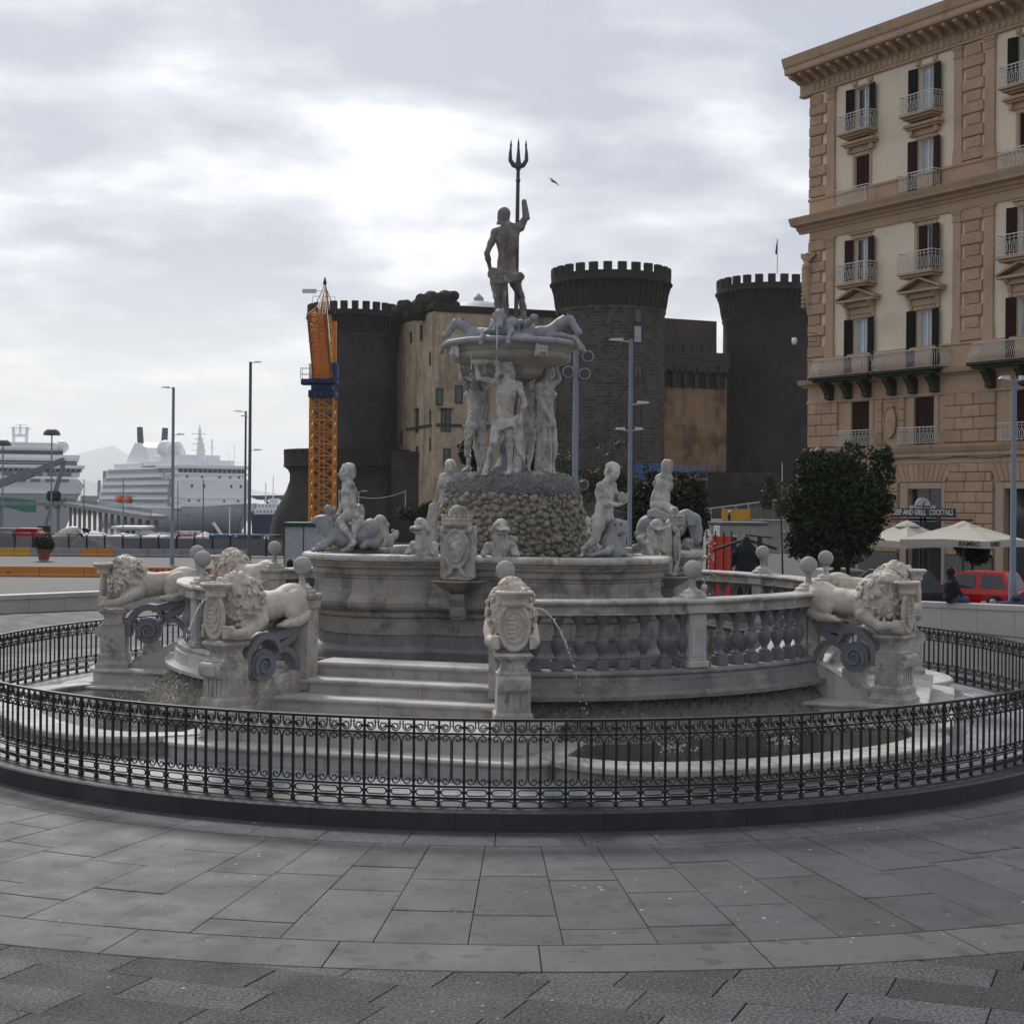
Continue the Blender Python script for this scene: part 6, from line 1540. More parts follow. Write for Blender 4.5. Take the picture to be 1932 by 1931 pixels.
def parasol(px, py, Y, half, lab, drop, rot, txt):
    p = at(px, py, Y); g = gz(Y); t = thing('parasol', lab, 'parasol', (p.x, Y, g), rot, group='restaurant parasols'); H2 = p.z-g
    mb = MB(); A = [(half*math.cos(TAU*i/8+PI/8), half*math.sin(TAU*i/8+PI/8)) for i in range(8)]
    A = []
    for i in range(8):
        a = TAU*i/8+PI/4; r = half*(1.414 if i % 2 == 0 else 1.0); A.append((r*math.cos(a), r*math.sin(a)))
    zt, zr = H2, H2-drop
    vs = [(0, 0, zt)]+[(x*.5, y*.5, zt-drop*.50-.04*(i % 2)) for i, (x, y) in enumerate(A)]+[(x, y, zr-.0+.06*(i % 2)) for i, (x, y) in enumerate(A)]+[(x*1.0, y*1.0, zr-.28+.05*(i % 2)) for i, (x, y) in enumerate(A)]
    fs = [(0, 1+i, 1+(i+1) % 8) for i in range(8)]+[(1+i, 9+i, 9+(i+1) % 8, 1+(i+1) % 8) for i in range(8)]; mb.add(vs, fs); mb.obj('canopy', MT['canvas'], t)
    MB().add(vs, [(9+i, 17+i, 17+(i+1) % 8, 9+(i+1) % 8) for i in range(8)]).obj('valance', MT['canvas'], t)
    mb = MB(); mb.lathe([(.03, zt+.05), (.42, zt-.12), (.55, zt-.22)], 10, smooth=False); mb.obj('vent_cap', MT['canvas'], t)
    mb = MB(); mb.tube([(0, 0, 0), (0, 0, zt)], .05, 8); mb.cbox(-.4, .4, -.4, .4, 0, .12, .02); mb.obj('pole', MT['pole_dark'], t)
    mb = MB()
    for i in range(8): mb.bar((0, 0, zt-.1), (A[i][0]*.97, A[i][1]*.97, zr-.02), .03)
    mb.obj('ribs', MT['pole_dark'], t)
    if txt:
        for (a, sgn) in ((0, -1), (-PI/2, 1)):
            M = Matrix.Rotation(a, 4, 'Z'); q = M @ Vector((half*.60*(-1 if sgn < 0 else 1), -half-.01, zr-.12)); text('BAMBO', .27, MT['iron'], t, q, (R(90), 0, a), .003, (.95, 1, 1), bold=.004)
    return t
parasol(1818, 985, 60, 1.85, 'large cream parasol with lettered valance over the restaurant terrace', .72, R(48), True)
parasol(1712, 984, 64.5, 1.5, 'smaller cream parasol partly behind the big one, beside the tree', .85, R(30), False)
# ============================================================ CASTLE
def brick_mat(name, c1, c2, mortar, bw, bh, radius=None, dark=None, bumpd=.05, msize=.03, patch=None):
    m, t, b = nodes(name); b.inputs['Roughness'].default_value = .9; b.inputs['Specular IOR Level'].default_value = .2
    tc = t.nodes.new('ShaderNodeTexCoord').outputs['Object']; sp = t.nodes.new('ShaderNodeSeparateXYZ'); t.links.new(tc, sp.inputs[0])
    cb = t.nodes.new('ShaderNodeCombineXYZ')
    if radius: t.links.new(math_(t, 'MULTIPLY', math_(t, 'ARCTAN2', sp.outputs[0], sp.outputs[1]), radius), cb.inputs[0])
    else: t.links.new(sp.outputs[0], cb.inputs[0])
    t.links.new(sp.outputs[2], cb.inputs[1])
    br = t.nodes.new('ShaderNodeTexBrick'); t.links.new(cb.outputs[0], br.inputs['Vector'])
    for k, v in (('Color1', (*c1, 1)), ('Color2', (*c2, 1)), ('Mortar', (*mortar, 1)), ('Scale', 1.0), ('Mortar Size', msize), ('Mortar Smooth', .3), ('Bias', 0.0), ('Brick Width', bw), ('Row Height', bh)): br.inputs[k].default_value = v
    c = br.outputs['Color']; p = pos_(t)
    c = mix_(t, rng_(t, noise_(t, p, .5, 5, .65), .3, .75), c, mix_(t, .5, c, tuple(x*.6 for x in c1)))
    if dark: c = mix_(t, math_(t, 'MULTIPLY', rng_(t, noise_(t, pos_(t, (1, 1, .5), (4, 4, 4)), .12, 5, .6), .5, .7), .8), c, dark)
    if patch: c = mix_(t, math_(t, 'MULTIPLY', rng_(t, noise_(t, pos_(t, off=(9, 2, 1)), .10, 6, .7), .53, .6), .7), c, patch)
    setc(t, b, c); bump_(t, b, br.outputs['Fac'], .6, bumpd); b.inputs['Normal']; return m
MT['t1'] = brick_mat('dark tower masonry', (.040,.033,.032), (.125,.10,.088), (.17,.155,.14), 1.0, .62, 10.2, (.03,.027,.026), patch=(.11,.085,.07), msize=.05)
MT['t2'] = brick_mat('black tower masonry', (.032,.028,.029), (.052,.044,.043), (.062,.056,.054), 1.1, .6, 9.0, (.02,.018,.018), msize=.03, patch=(.058,.046,.042))
MT['t3'] = brick_mat('dark grey tower masonry', (.044,.039,.039), (.070,.060,.058), (.082,.074,.072), 1.1, .6, 9.0, (.03,.028,.028), msize=.03, patch=(.075,.062,.056))
MT['scarp'] = brick_mat('black scarp stone', (.045,.042,.041), (.032,.030,.030), (.055,.052,.050), 1.6, .7, None, (.02,.02,.018), patch=(.07,.062,.055), msize=.04) if 1 else stone('x', (.035,.033,.033), (.022,.021,.021), .25, .9, .5, 3, stains=[((.06,.055,.05), .3, .55, .7, .6), ((.02,.03,.015), .35, .55, .7, .6)], bd=.2)
MT['parapet'] = stone('dark battlement stone', (.034,.030,.028), (.022,.020,.019), .4, .9, .3, 4, bd=.1)
MT['tuff'] = stone('ochre tuff wall', (.56,.44,.31), (.40,.305,.215), .5, .9, .7, 2.2, stains=[((.19,.14,.10), .14, .48, .64, .5), ((.34,.22,.14), .3, .52, .68, .6), ((.58,.48,.36), .5, .56, .66, .5)], streak=((.11,.09,.08), .5, .54, .68, .75), bd=.1)
MT['tuff2'] = stone('stained orange tuff wall', (.36,.225,.13), (.28,.165,.095), .2, .9, .4, 2.2, stains=[((.10,.05,.03), .14, .46, .62, .75), ((.36,.26,.18), .25, .55, .66, .7)], streak=((.06,.045,.04), .5, .60, .72, .8), bd=.1)
MT['frame_dark'] = stone('dark grey window stone', (.07,.066,.064), (.05,.047,.046), 1, .9, .1)
def tower(name, label, px, Y, rb, rc, z_top, z_mer, z_cor, z_flare, mat, nmer, zb=-6, windows=(), nvis=None):
    c = at(px, 700, Y); t = thing(name, label, 'tower', (c.x, Y, 0))
    mb = MB(); mb.lathe([(rb*1.02, zb), (rb, z_flare-2), (rb, z_flare), (rb+.25, z_flare+.4), (rb+.2, z_flare+.8)], 72); mb.obj('shaft', mat, t)
    # flared corbels
    cm = MB(); d = rc-rb; h = z_cor-z_flare
    cm.prism([(rb-.3, z_flare+.5), (rb+.15, z_flare+.6), (rb+.15+d*.25, z_flare+h*.35), (rb+d*.6, z_flare+h*.7), (rc-.05, z_cor-.3), (rc-.05, z_cor), (rb-.3, z_cor)], -.22, .22); cme = cm.mesh('corbel', MT['parapet'])
    nco = 52
    for i in range(nco):
        a = TAU*i/nco
        if math.sin(a) > .25: continue
        link('corbel', cme, t, (0, 0, 0), a)
    mb = MB(); mb.lathe([(rb+.05, z_flare+.6), (rb+d*.45, z_flare+h*.7), (rc-.45, z_cor-.1), (rc-.1, z_cor)], 72); mb.obj('machicolation', MT['parapet'], t)
    mb = MB(); mb.lathe([(rc-.1, z_cor-.05), (rc+.28, z_cor+.1), (rc+.3, z_cor+.35), (rc, z_cor+.5), (rc, z_mer), (rc-.9, z_mer), (rc-.9, z_cor+1)], 72, smooth=False); mb.obj('parapet_ring', MT['parapet'], t)
    mm = MB(); w_ = TAU*rc/nmer*.58; mm.cbox(-w_/2, w_/2, -rc-.02, -rc+.85, z_mer-.1, z_top, .05); mme = mm.mesh('merlon', MT['parapet'])
    for i in range(nmer): link('merlon', mme, t, (0, 0, 0), TAU*(i+.5)/nmer)
    for (wx, wy, ww, wh) in windows:        # windows given by picture position on the shaft
        x, y = unroll(wx, wy); u = (x-966)/F; cxx = c.x
        A_ = u*u+1; B_ = -2*(u*cxx+Y); C_ = cxx*cxx+Y*Y-rb*rb; D_ = B_*B_-4*A_*C_
        if D_ < 0: continue
        yy = (-B_-math.sqrt(D_))/(2*A_); xx = u*yy; zz = CAMZ+(HY-y)/F*yy; a = math.atan2(xx-cxx, -(yy-Y)); W_, H2 = ww/F*yy/2/max(.3, math.cos(a)), wh/F*yy/2
        mb = MB(); o_ = -.05
        for q in ((-W_-.25, -W_, -H2-.25, H2+.25), (W_, W_+.25, -H2-.25, H2+.25), (-W_, W_, H2, H2+.25), (-W_, W_, -H2-.25, -H2)): mb.cbox(q[0], q[1], -.18, .2, q[2], q[3], .02)
        f = mb.obj('window', MT['frame_dark'], t, (xx-cxx, yy-Y, zz), a); MB().box(-W_, W_, -.03, .0, -H2, H2).obj('pane', MT['glass_pale'] if ww == 14 and wy < 700 else MT['glass'], f)
        if ww > 80:
            m2_ = MB(); m2_.box(-.06, .06, -.09, -.03, -H2, H2); m2_.box(-W_, W_, -.09, -.03, H2*.2, H2*.2+.12); m2_.obj('mullion', MT['white_frame'], f)
    return t
def c5(x, y): return ((1400+x/2.575)/1.38043, (620+y/2.575)/1.38043)
W1 = [(*c5(678, 515), 12, 26), (*c5(672, 645), 14, 30), (*c5(672, 908), 14, 30), (*c5(668, 1195), 13, 28), (*c5(668, 1375), 13, 28), (*c5(157, 530), 8, 26), (*c5(157, 918), 9, 30), (*c5(153, 1195), 8, 26)]
tower('castle_tower', 'round dark stone castle tower with battlements, nearest, behind the fountain to its right', 1151.5, 280, 10.2, 11.35, 47.2, 45.7, 44.0, 38.6, MT['t1'], 26, windows=W1)
tower('castle_tower', 'blackest round castle tower with a flagpole, beside the palazzo', 1450, 300, 9.2, 10.6, 48.4, 46.8, 45.4, 39.5, MT['t2'], 26, windows=[(*c5(1790, 1265), 12, 36)])
tower('castle_tower', 'dark round castle tower on the left, partly behind the orange crane', 668, 300, 8.6, 9.45, 42.6, 41.0, 39.8, 35.6, MT['t3'], 26, windows=[(968*.0+(700+648/2.414)/1.38043, (640+637/2.414)/1.38043, 12, 24), ((700+775/2.414)/1.38043, (640+1190/2.414)/1.38043, 8, 26)])
# low bastion round the left tower
c = at(668, 900, 300); bs = thing('castle_bastion', 'low black bastion with a sloping scarp round the left castle tower', 'bastion', (c.x, 300, 0))
mb = MB(); mb.lathe([(17.5, -7), (16.2, 0), (13.6, 5.2), (12.9, 7.2), (12.9, 8.6), (13.3, 9.4), (14.1, 10.0)], 64); mb.obj('scarp', MT['scarp'], bs)
mb = MB(); mb.lathe([(14.1, 10.0), (14.25, 10.1), (14.1, 10.3), (14.1, 12.4), (13.3, 12.4), (13.3, 10)], 64, smooth=False); mb.obj('parapet_ring', MT['parapet'], bs)
mm = MB(); mm.cbox(-1.2, 1.2, -14.12, -13.3, 12.3, 13.4, .04); mme = mm.mesh('merlon', MT['parapet'])
for i in range(30): link('merlon', mme, bs, (0, 0, 0), TAU*(i+.3)/30)
fp = thing('flagpole', 'thin flagpole with a furled dark flag above the blackest tower', 'flagpole', at(1466.5, 512, 300))
mb = MB(); mb.tube([(0, 0, -.5), (0, 0, 6.6)], .07, 5); mb.obj('pole', MT['pole_dark'], fp)
MB().prism([(-.05, 3.4), (-.45, 3.5), (-.3, 5.0), (-.05, 6.4)], -.06, .06).obj('flag', MT['iron'], fp)
# curtain walls
def vwall(name, P0, P1, z0, z1a, z1b, mat, parent, thick=3):
    P0, P1 = Vector(P0), Vector(P1); L_ = (P1-P0).length; a = math.atan2(P1.y-P0.y, P1.x-P0.x)
    mb = MB(); mb.add([(0, 0, z0), (L_, 0, z0), (L_, thick, z0), (0, thick, z0), (0, 0, z1a), (L_, 0, z1b), (L_, thick, z1b), (0, thick, z1a)], [(3,2,1,0),(4,5,6,7),(0,1,5,4),(1,2,6,5),(2,3,7,6),(3,0,4,7)])
    o = mb.obj(name, mat, parent, (P0.x, P0.y, 0), a)
    def hit(px, py):
        x, y = unroll(px, py); u = (x-966)/F; d = (P1-P0)/L_
        s_ = (u*P0.y-P0.x)/(d.x-u*d.y); yy = P0.y+d.y*s_; return s_, CAMZ+(HY-y)/F*yy, yy
    return o, hit, a
ch = thing('castle_hall', 'tall ochre castle wall block with scattered windows between the two towers', 'castle wall', (0, 0, 0))
def wx(px, Y): return ((unroll(px, 650)[0]-966)/F*Y)
PA, PB, PC = (wx(745, 304), 304), (wx(821, 276), 276), (wx(1050, 284), 284)
wa_, hitA, aA = vwall('hall_wall', PA, PB, -6, 39.2, 38.9, MT['tuff'], ch); wb_, hitB, aB = vwall('hall_wall', PB, PC, -6, 38.7, 38.7, MT['tuff'], ch)
def win(o, hit, cx_, cy_, w_, h_, kind='plain'):
    px, py = (700+cx_/2.414)/1.38043, (640+cy_/2.414)/1.38043; s_, z, yy = hit(px, py); W_ = w_/2.414/1.38043/F*yy/2*1.15; H2 = h_/2.414/1.38043/F*yy/2
    mb = MB(); t_ = .22
    for q in ((-W_-t_, -W_, -H2-t_, H2+t_), (W_, W_+t_, -H2-t_, H2+t_), (-W_, W_, H2, H2+t_), (-W_, W_, -H2-t_, -H2)): mb.cbox(q[0], q[1], -.15, .1, q[2], q[3], .02)
    if kind == 'cross': mb.box(-.1, .1, -.12, 0, -H2, H2); mb.box(-W_, W_, -.12, 0, H2*.25, H2*.25+.2); mb.cbox(-W_-.6, W_+.6, -.4, 0, H2+.22, H2+.5, .03)
    f = mb.obj('window', MT['frame_dark'], o, (s_, -.02, z)); MB().box(-W_, W_, -.03, .0, -H2, H2).obj('pane', MT['glass'], f)
for q in ((897, 578, 22, 60), (962, 550, 24, 85), (1018, 710, 8, 70), (935, 1105, 40, 130, 'cross'), (1018, 1072, 8, 60), (838, 1210, 24, 75), (935, 1310, 26, 85), (1018, 1250, 7, 70)): win(wa_, hitA, *q)
for q in ((1073, 950, 26, 95), (1195, 935, 30, 100), (1113, 1100, 44, 125, 'cross'), (1120, 1330, 28, 100)): win(wb_, hitB, *q)
for (hx, o) in ((hitA, wa_), (hitB, wb_)):
    s0, z0, _ = hx((700+870/2.414)/1.38043 if o == wa_ else 822, (640+1190/2.414)/1.38043); L_ = 28 if o == wa_ else 26
    MB().cbox(max(s0, 0)+.0, L_, -.35, 0, 17.3, 17.8, .05).obj('string_course', MT['frame_dark'], o)
mb = MB(); mb.cbox(-1, 29.5, -.4, 2.6, 39.2, 40.3, .1); mb.obj('wall_top', MT['parapet'], wa_)
mb = MB(); mb.cbox(0, 26.5, -.4, 2.6, 38.7, 40.0, .1); mb.obj('wall_top', MT['parapet'], wb_)
# overgrown lump on the wall top
S = Sculpt((-7, -3, -1), (7, 3, 6), .28); rg = random.Random(8)
for i in range(150):
    x = rg.uniform(-5.8, 5.8); h = 2.2+2.2*min(1, (x+5.8)/7); S.ell((x, rg.uniform(-1.2, 1.2), rg.uniform(0, h)), rg.uniform(.7, 1.15), k=.3)
o = S.obj('overgrown_roof', stone('dark overgrown roof', (.028,.032,.018), (.04,.038,.03), .8, .95, .8, 4, bd=.3), ch, at(804, 600, 283))
# roof dome
mb = MB(); mb.lathe([(7.2, 0), (5.5, 1.0), (3, 1.9), (1.0, 2.3), (.95, 2.35)], 40); mb.lathe([(1.0, 2.2), (1.0, 3.0), (.05, 3.9)], 8, smooth=False)
o = mb.obj('castle_dome', stone('pale lead roof', (.36,.39,.42), (.30,.33,.36), .5, .6), None, at(903, 590, 300)); tag(o, 'low pale lead dome with a small lantern above the castle roof', 'dome')
# wall between the right towers, with crenels and a blind arcade
gw = thing('castle_gate_wall', 'stained orange castle wall with arched openings and battlements between the two right towers', 'castle wall', (0, 0, 0))
P0, P1 = (wx(1247, 288), 288), (wx(1372, 294), 294)
o1, hG, aG = vwall('wall_face', P0, P1, -6, 30.6, 30.6, MT['tuff2'], gw)
L_ = (Vector(P1)-Vector(P0)).length
MB().box(0, L_, 4, 6, 20, 39.9).obj('back_wall', stone('brown upper wall', (.11,.085,.07), (.07,.058,.05), .3, .9, .3, 2), o1)
zA = CAMZ+(HY-700)/F*290
ar = MB(); n = 6; pitch = L_/n
for i in range(n):          # projecting arcade: piers and semicircular heads
    x0 = pitch*i; ar.cbox(x0-.28, x0+.28, -.9, 0, 25.8, 28.6, .04)
    pts = [(x0+pitch/2+(pitch/2-.2)*math.cos(PI*j/8), 28.2+(pitch/2-.2)*math.sin(PI*j/8)) for j in range(9)]
    for (a, b_) in zip(pts, pts[1:]): ar.add([(a[0], -.9, a[1]), (b_[0], -.9, b_[1]), (b_[0], -.9, 30.2), (a[0], -.9, 30.2), (a[0], 0, a[1]), (b_[0], 0, b_[1])], [(0, 1, 2, 3), (0, 4, 5, 1)])
ar.cbox(-.2, L_+.2, -.92, .3, 30.2, 31.4, .05); ar.obj('arcade', MT['frame_dark'], o1)
MB().box(.3, L_-.3, -.02, .1, 25.9, 29.8).obj('arcade_recess', MT['scarp'], o1)
pf = MB(); pf.cbox(-.2, L_+.2, -1.0, -.2, 31.4, 33.0, .05); pf.obj('parapet', MT['frame_dark'], o1)
mm = MB().cbox(0, 1.15, -1.0, -.25, 33.0, 34.4, .05).mesh('merlon', MT['frame_dark'])
for i in range(6): link('merlon', mm, o1, (.4+i*2.1, 0, 0))
MB().box(5.15, 5.75, -.05, .1, 15.2, 18.6).obj('slit_window', MT['glass'], o1)
# lower walls
lw = thing('castle_moat_wall', 'low black moat wall running along the foot of the castle', 'castle wall', (0, 0, 0))
vwall('moat_wall', (wx(752, 288), 288), (wx(1540, 278), 278), -6, 9.6, 9.2, MT['scarp'], lw, 5)
MB().box(0, 1, 0, 1, 0, 1) if 0 else None
p = at(790, 885, 290); mb = MB(); mb.cbox(-1, 14, 0, 6, -6, 12.9, .1); mb.obj('moat_wall', MT['scarp'], lw, (p.x-4, 286, 0))
mb = MB(); mb.cbox(0, 11.5, -.4, 0, 6.5, 10.2, .1); mb.obj('pale_coping', stone('weathered coping', (.09,.088,.085), (.06,.058,.056), .4, .9), lw, (at(800, 900, 284).x, 285.4, 0))

# ============================================================ TOWER CRANE
MT['crane'] = paint('orange crane steel', (.62,.26,.03), .55); MT['crane_red'] = paint('orange-red jib steel', (.60,.20,.04), .55); MT['crane_blue'] = paint('dark blue crane machinery', (.02,.04,.13), .5)
YC = 125; g = gz(YC); cp = at(609, 900, YC); cr = thing('tower_crane', 'orange lattice tower crane with blue turntable, its jib pointing at the viewer', 'crane', (cp.x, YC, 0), 0)
def lattice(mb, base, top, w0, w1, n, t, brace, faces=4):
    base, top = Vector(base), Vector(top); d = top-base; L_ = d.length; dn = d.normalized(); up = Vector((0, 1, 0)) if abs(dn.z) > .9 else Vector((0, 0, 1))
    x = dn.cross(up).normalized(); y = x.cross(dn); C_ = [(-1, -1), (1, -1), (1, 1), (-1, 1)]
    P = lambda i, c: base+d*(i/n)+(x*c[0]+y*c[1])*((w0+(w1-w0)*i/n)/2)
    for c in C_: mb.bar(P(0, c), P(n, c), t)
    for i in range(n):
        for j in range(4):
            a, b_ = C_[j], C_[(j+1) % 4]; mb.bar(P(i, a), P(i+1, b_), brace); mb.bar(P(i, b_), P(i+1, a), brace)
            mb.bar(P(i, a), P(i, b_), brace*1.3)
    for j in range(4): mb.bar(P(n, C_[j]), P(n, C_[(j+1) % 4]), brace*1.3)
zs = [g, 0.2, 3.2, 6.2, 9.2, 12.2]
for a, b_ in zip(zs, zs[1:]):
    mb = MB(); lattice(mb, (0, 0, a), (0, 0, b_-.04), 1.95, 1.95, 3, .17, .06); mb.obj('mast_section', MT['crane'], cr)
mb = MB(); mb.bar((-.25, -.5, g), (-.25, -.5, 12), .08); mb.bar((.15, -.5, g), (.15, -.5, 12), .08)
for i in range(50): mb.bar((-.25, -.5, g+.3*i), (.15, -.5, g+.3*i), .04)
mb.obj('ladder', MT['crane'], cr)
mb = MB(); mb.cbox(-1.15, 1.15, -1.1, 1.1, 12.0, 12.65, .08); mb.cbox(-.85, .85, -.85, .85, 12.65, 13.2, .05); mb.cbox(-1.2, 1.2, -1.2, 1.1, 13.2, 13.6, .06); mb.cbox(-1.8, -.9, -.9, .1, 13.1, 13.6, .06); mb.cbox(.6, 1.25, -.8, .6, 13.6, 15.0, .06)
for x in (-1, -.5, 0, .5, 1): mb.cbox(x-.1, x+.1, -1.25, -1.1, 12.05, 12.6, .02)
mb.obj('turntable', MT['crane_blue'], cr)
mb = MB()
for (a, b_) in (((-1.8, -.9), (-.9, -.9)), ((-1.8, -.9), (-1.8, .1)), ((-1.8, .1), (-.9, .1))):
    for z in (14.0, 14.5): mb.bar((*a, z), (*b_, z), .04)
    mb.bar((*a, 13.6), (*a, 14.5), .04)
mb.cbox(-1.15, -.85, -.7, -.1, 13.6, 14.9, .04); mb.obj('platform_rail', MT['white_frame'], cr)
# jib running towards the viewer, seen from below
mb = MB(); a = Vector((0, -.6, 13.6)); b_ = Vector((3.75, -33, 15.0)); n = 30; d = (b_-a)
for s_ in (-1, 1): mb.bar(a+Vector((s_*.76, 0, 0)), b_+Vector((s_*.54, 0, 0)), .13)
mb.bar(a+Vector((0, 0, .9)), b_+Vector((0, 0, .5)), .12)
JW_ = lambda i: .76-.22*i/n
for i in range(n+1):
    p = a+d*(i/n); mb.bar(p+Vector((-JW_(i), 0, 0)), p+Vector((JW_(i), 0, 0)), .07)
    if i < n:
        q = a+d*((i+1)/n); s_ = -JW_(i) if i % 2 else JW_(i); mb.bar(p+Vector((s_, 0, 0)), q+Vector((-s_, 0, 0)), .045)
        for s_ in (-JW_(i), JW_(i)): mb.bar(p+Vector((s_, 0, 0)), (p+q)/2+Vector((0, 0, .8-.3*i/n)), .04); mb.bar((p+q)/2+Vector((0, 0, .8-.3*i/n)), q+Vector((s_, 0, 0)), .04)
mb.obj('jib', MT['crane_red'], cr)
mb = MB(); lattice(mb, (0, 0, 13.6), (0, .6, 17.3), 1.6, 1.4, 4, .14, .07); lattice(mb, (0, .6, 17.3), (-.05, .8, 21.6), 1.4, .15, 5, .10, .05); mb.obj('apex_frame', MT['crane'], cr)
mb = MB(); ap = Vector((-.05, .8, 21.7)); mb.lathe([(.12, 0), (.16, .2), (.03, .7)], 6, ap); mb.cbox(-.95, .95, -.2, .4, 19.15, 19.5, .04)
for (s_, t_) in ((-.78, .35), (.78, .35), (-.5, .8), (.5, .8), (-.78, .6), (.78, .6), (0, .9), (0, .5)): mb.bar(ap, a+d*t_+Vector((s_, 0, .2)), .035)
for s_ in (-.95, .95): mb.bar(ap, (s_, 0, 19.4), .05); mb.bar((s_, -.2, 19.4), (s_, -.2, 20.6), .03)
mb.bar((-.95, -.2, 20.6), (.95, -.2, 20.6), .03); mb.obj('pendant_lines', MT['iron'], cr)
mb = MB(); mb.cbox(-1.95, -.75, .7, .8, 21.0, 21.35, .02); mb.bar((-.8, .75, 21.2), (0, .75, 21.2), .04); mb.obj('wind_board', MT['white_frame'], cr)
mb = MB(); mb.box(.72, 1.0, .4, .9, 13.6, 18.6); mb.obj('counter_jib_edge', MT['crane'], cr)
# ============================================================ HARBOUR
MT['ship_white'] = paint('ship white', (.84,.85,.87), .5, vary=.04, scale=.2); MT['ship_grey'] = paint('ship hull grey', (.40,.40,.41), .5, vary=.05, scale=.1)
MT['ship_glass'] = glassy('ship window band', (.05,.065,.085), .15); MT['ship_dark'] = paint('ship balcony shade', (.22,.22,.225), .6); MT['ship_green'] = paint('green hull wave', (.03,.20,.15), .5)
MT['lifeboat'] = paint('orange lifeboat', (.60,.10,.03), .5); MT['concrete'] = stone('harbour concrete', (.33,.32,.30), (.25,.245,.235), .4, .85, .3, 10)
L0 = at(325, 950, 440); rs = math.atan2(-.833, .553)
sh = thing('cruise_ship', 'white cruise ship with a grey hull and rows of balconies, moored right of centre left', 'ship', (L0.x, 440, 0), rs)
sh['label'] = 'white cruise ship with light grey bow and balcony rows, right of the green-striped ship'
W_ = 21.8; LN = 70
def sp(mb, name, mat, par=None): return mb.obj(name, MT[mat] if isinstance(mat, str) else mat, par or sh)
# hull: sections along x
def hull(mb, secs):         # secs: (x, half-beam at deck, half-beam at water, z deck)
    vs = []
    for (x, bd, bw, zd, xo) in secs: vs += [(x+xo, W_/2-bd, zd), (x+xo*.4, W_/2-(bd+bw)/2, (zd-6.8)/2), (x, W_/2-bw, -6.8), (x, W_/2+bw, -6.8), (x+xo*.4, W_/2+(bd+bw)/2, (zd-6.8)/2), (x+xo, W_/2+bd, zd)]
    K = 6; fs = [(i*K+j, i*K+j+1, (i+1)*K+j+1, (i+1)*K+j) for i in range(len(secs)-1) for j in range(K-1)]+[(i*K+5, i*K, (i+1)*K, (i+1)*K+5) for i in range(len(secs)-1)]
    mb.add(vs, fs, 0, True); return mb
sp(hull(MB(), [(-LN, 10.9, 10, .4, 0), (0, 10.9, 10, .5, 0), (8, 10.2, 7.6, .8, 1.5), (15, 7.5, 4.6, 1.2, 3), (20, 3.8, 1.6, 1.7, 5), (23, .1, .1, 2.1, 6.5)]), 'hull', 'ship_grey')
mb = MB(); mb.cbox(-LN, 6, -.06, W_+.06, .3, .9, .05); mb.cbox(0, 10, .6, W_-.6, .9, 2.1, .1); mb.cbox(-1, 6.5, .2, W_-.2, 3.4, 9.2, .15); mb.cbox(-3, 5.8, .4, W_-.4, 2.1, 3.4, .05)
mb.cbox(-6, 5.0, -.2, W_+.2, 10.4, 11.0, .08); mb.cbox(-10, 4.6, .5, W_-.5, 9.2, 10.4, .05); mb.cbox(-12, 4.8, -.8, W_+1.2, 12.3, 13.4, .15); mb.cbox(-30, 0, 1.5, W_-2.0, 13.4, 15.0, .15); mb.cbox(-26, -4, 3, W_-5, 15, 16.6, .2)
sp(mb, 'front_superstructure', 'ship_white')
for z in (.5,): 
    mb = MB()
    for (y, zz) in ((3, 2.7), (6, 2.7), (14, 2.7), (18.5, 2.7), (2.8, 9.8), (7.5, 9.8), (13, 9.8), (16.4, 9.8), (19.2, 9.8)): mb.box(5.75 if zz < 4 else 4.55, 5.85 if zz < 4 else 4.66, y-.3, y+.3, zz-.35, zz+.35)
    for y in (3.6, 7.4, 16, 19): mb.box(6.45, 6.56, y-.3, y+.3, 6.6, 7.6)
    sp(mb, 'portholes', 'ship_glass')
mb = MB()
for i in range(14): mb.box(4.3, 4.4, .2+i*1.54, .2+i*1.54+1.3, 11.1, 12.2)
for i in range(5): mb.box(-.9-i*1.9, -.9-i*1.9+1.5, -.1, .0, 11.1, 12.2)
sp(mb, 'bridge_windows', 'ship_glass'); MB().box(-8, 4.28, .0, W_, 11.0, 12.3).obj('bridge', MT['ship_white'], sh)
# side with balconies: decks and dividers
dz = [(.9, -4), (3.3, -4), (5.6, -4), (7.9, -3), (10.2, -8)]
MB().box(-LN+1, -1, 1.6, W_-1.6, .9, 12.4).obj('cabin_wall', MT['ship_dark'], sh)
for i, (z, x1) in enumerate(dz):
    x0 = -LN+i*2.2; mb = MB(); mb.cbox(x0, x1, -.05, W_+.05, z-.35, z+.25, .04); mb.obj('deck', MT['ship_white'], sh)
    mb = MB(); n = int((x1-x0)/1.9)
    for j in range(n+1): x = x0+j*1.9; mb.box(x, x+.16, .05, 1.7, z+.25, z+2.0)
    mb.obj('balcony_dividers', MT['ship_white'], sh, kind='stuff')
    MB().box(x0, x1, .02, .06, z+.25, z+.95).obj('balcony_glass', MT['glass_pale'], sh)
mb = MB(); mb.cbox(-LN+10, -6, .2, W_-.2, 12.3, 12.9, .1); mb.cbox(-LN+14, -30, 1, W_-1, 12.9, 14.6, .2); mb.prism([(-LN+16, 14.6), (-30, 14.6), (-34, 19.5), (-44, 21.5), (-47, 19.5), (-LN+18, 16)], 4, W_-5); sp(mb, 'aft_superstructure', 'ship_white')
mb = MB()
for (x, y) in ((-43, 5.5), (-41, 12.5)): mb.tube([(x, y, 19), (x-1.2 if y < 8 else x+1.0, y, 26.3)], [1.1, .95], 12)
sp(mb, 'funnel', paint('funnel grey', (.12,.12,.115), .5))
mb = MB()
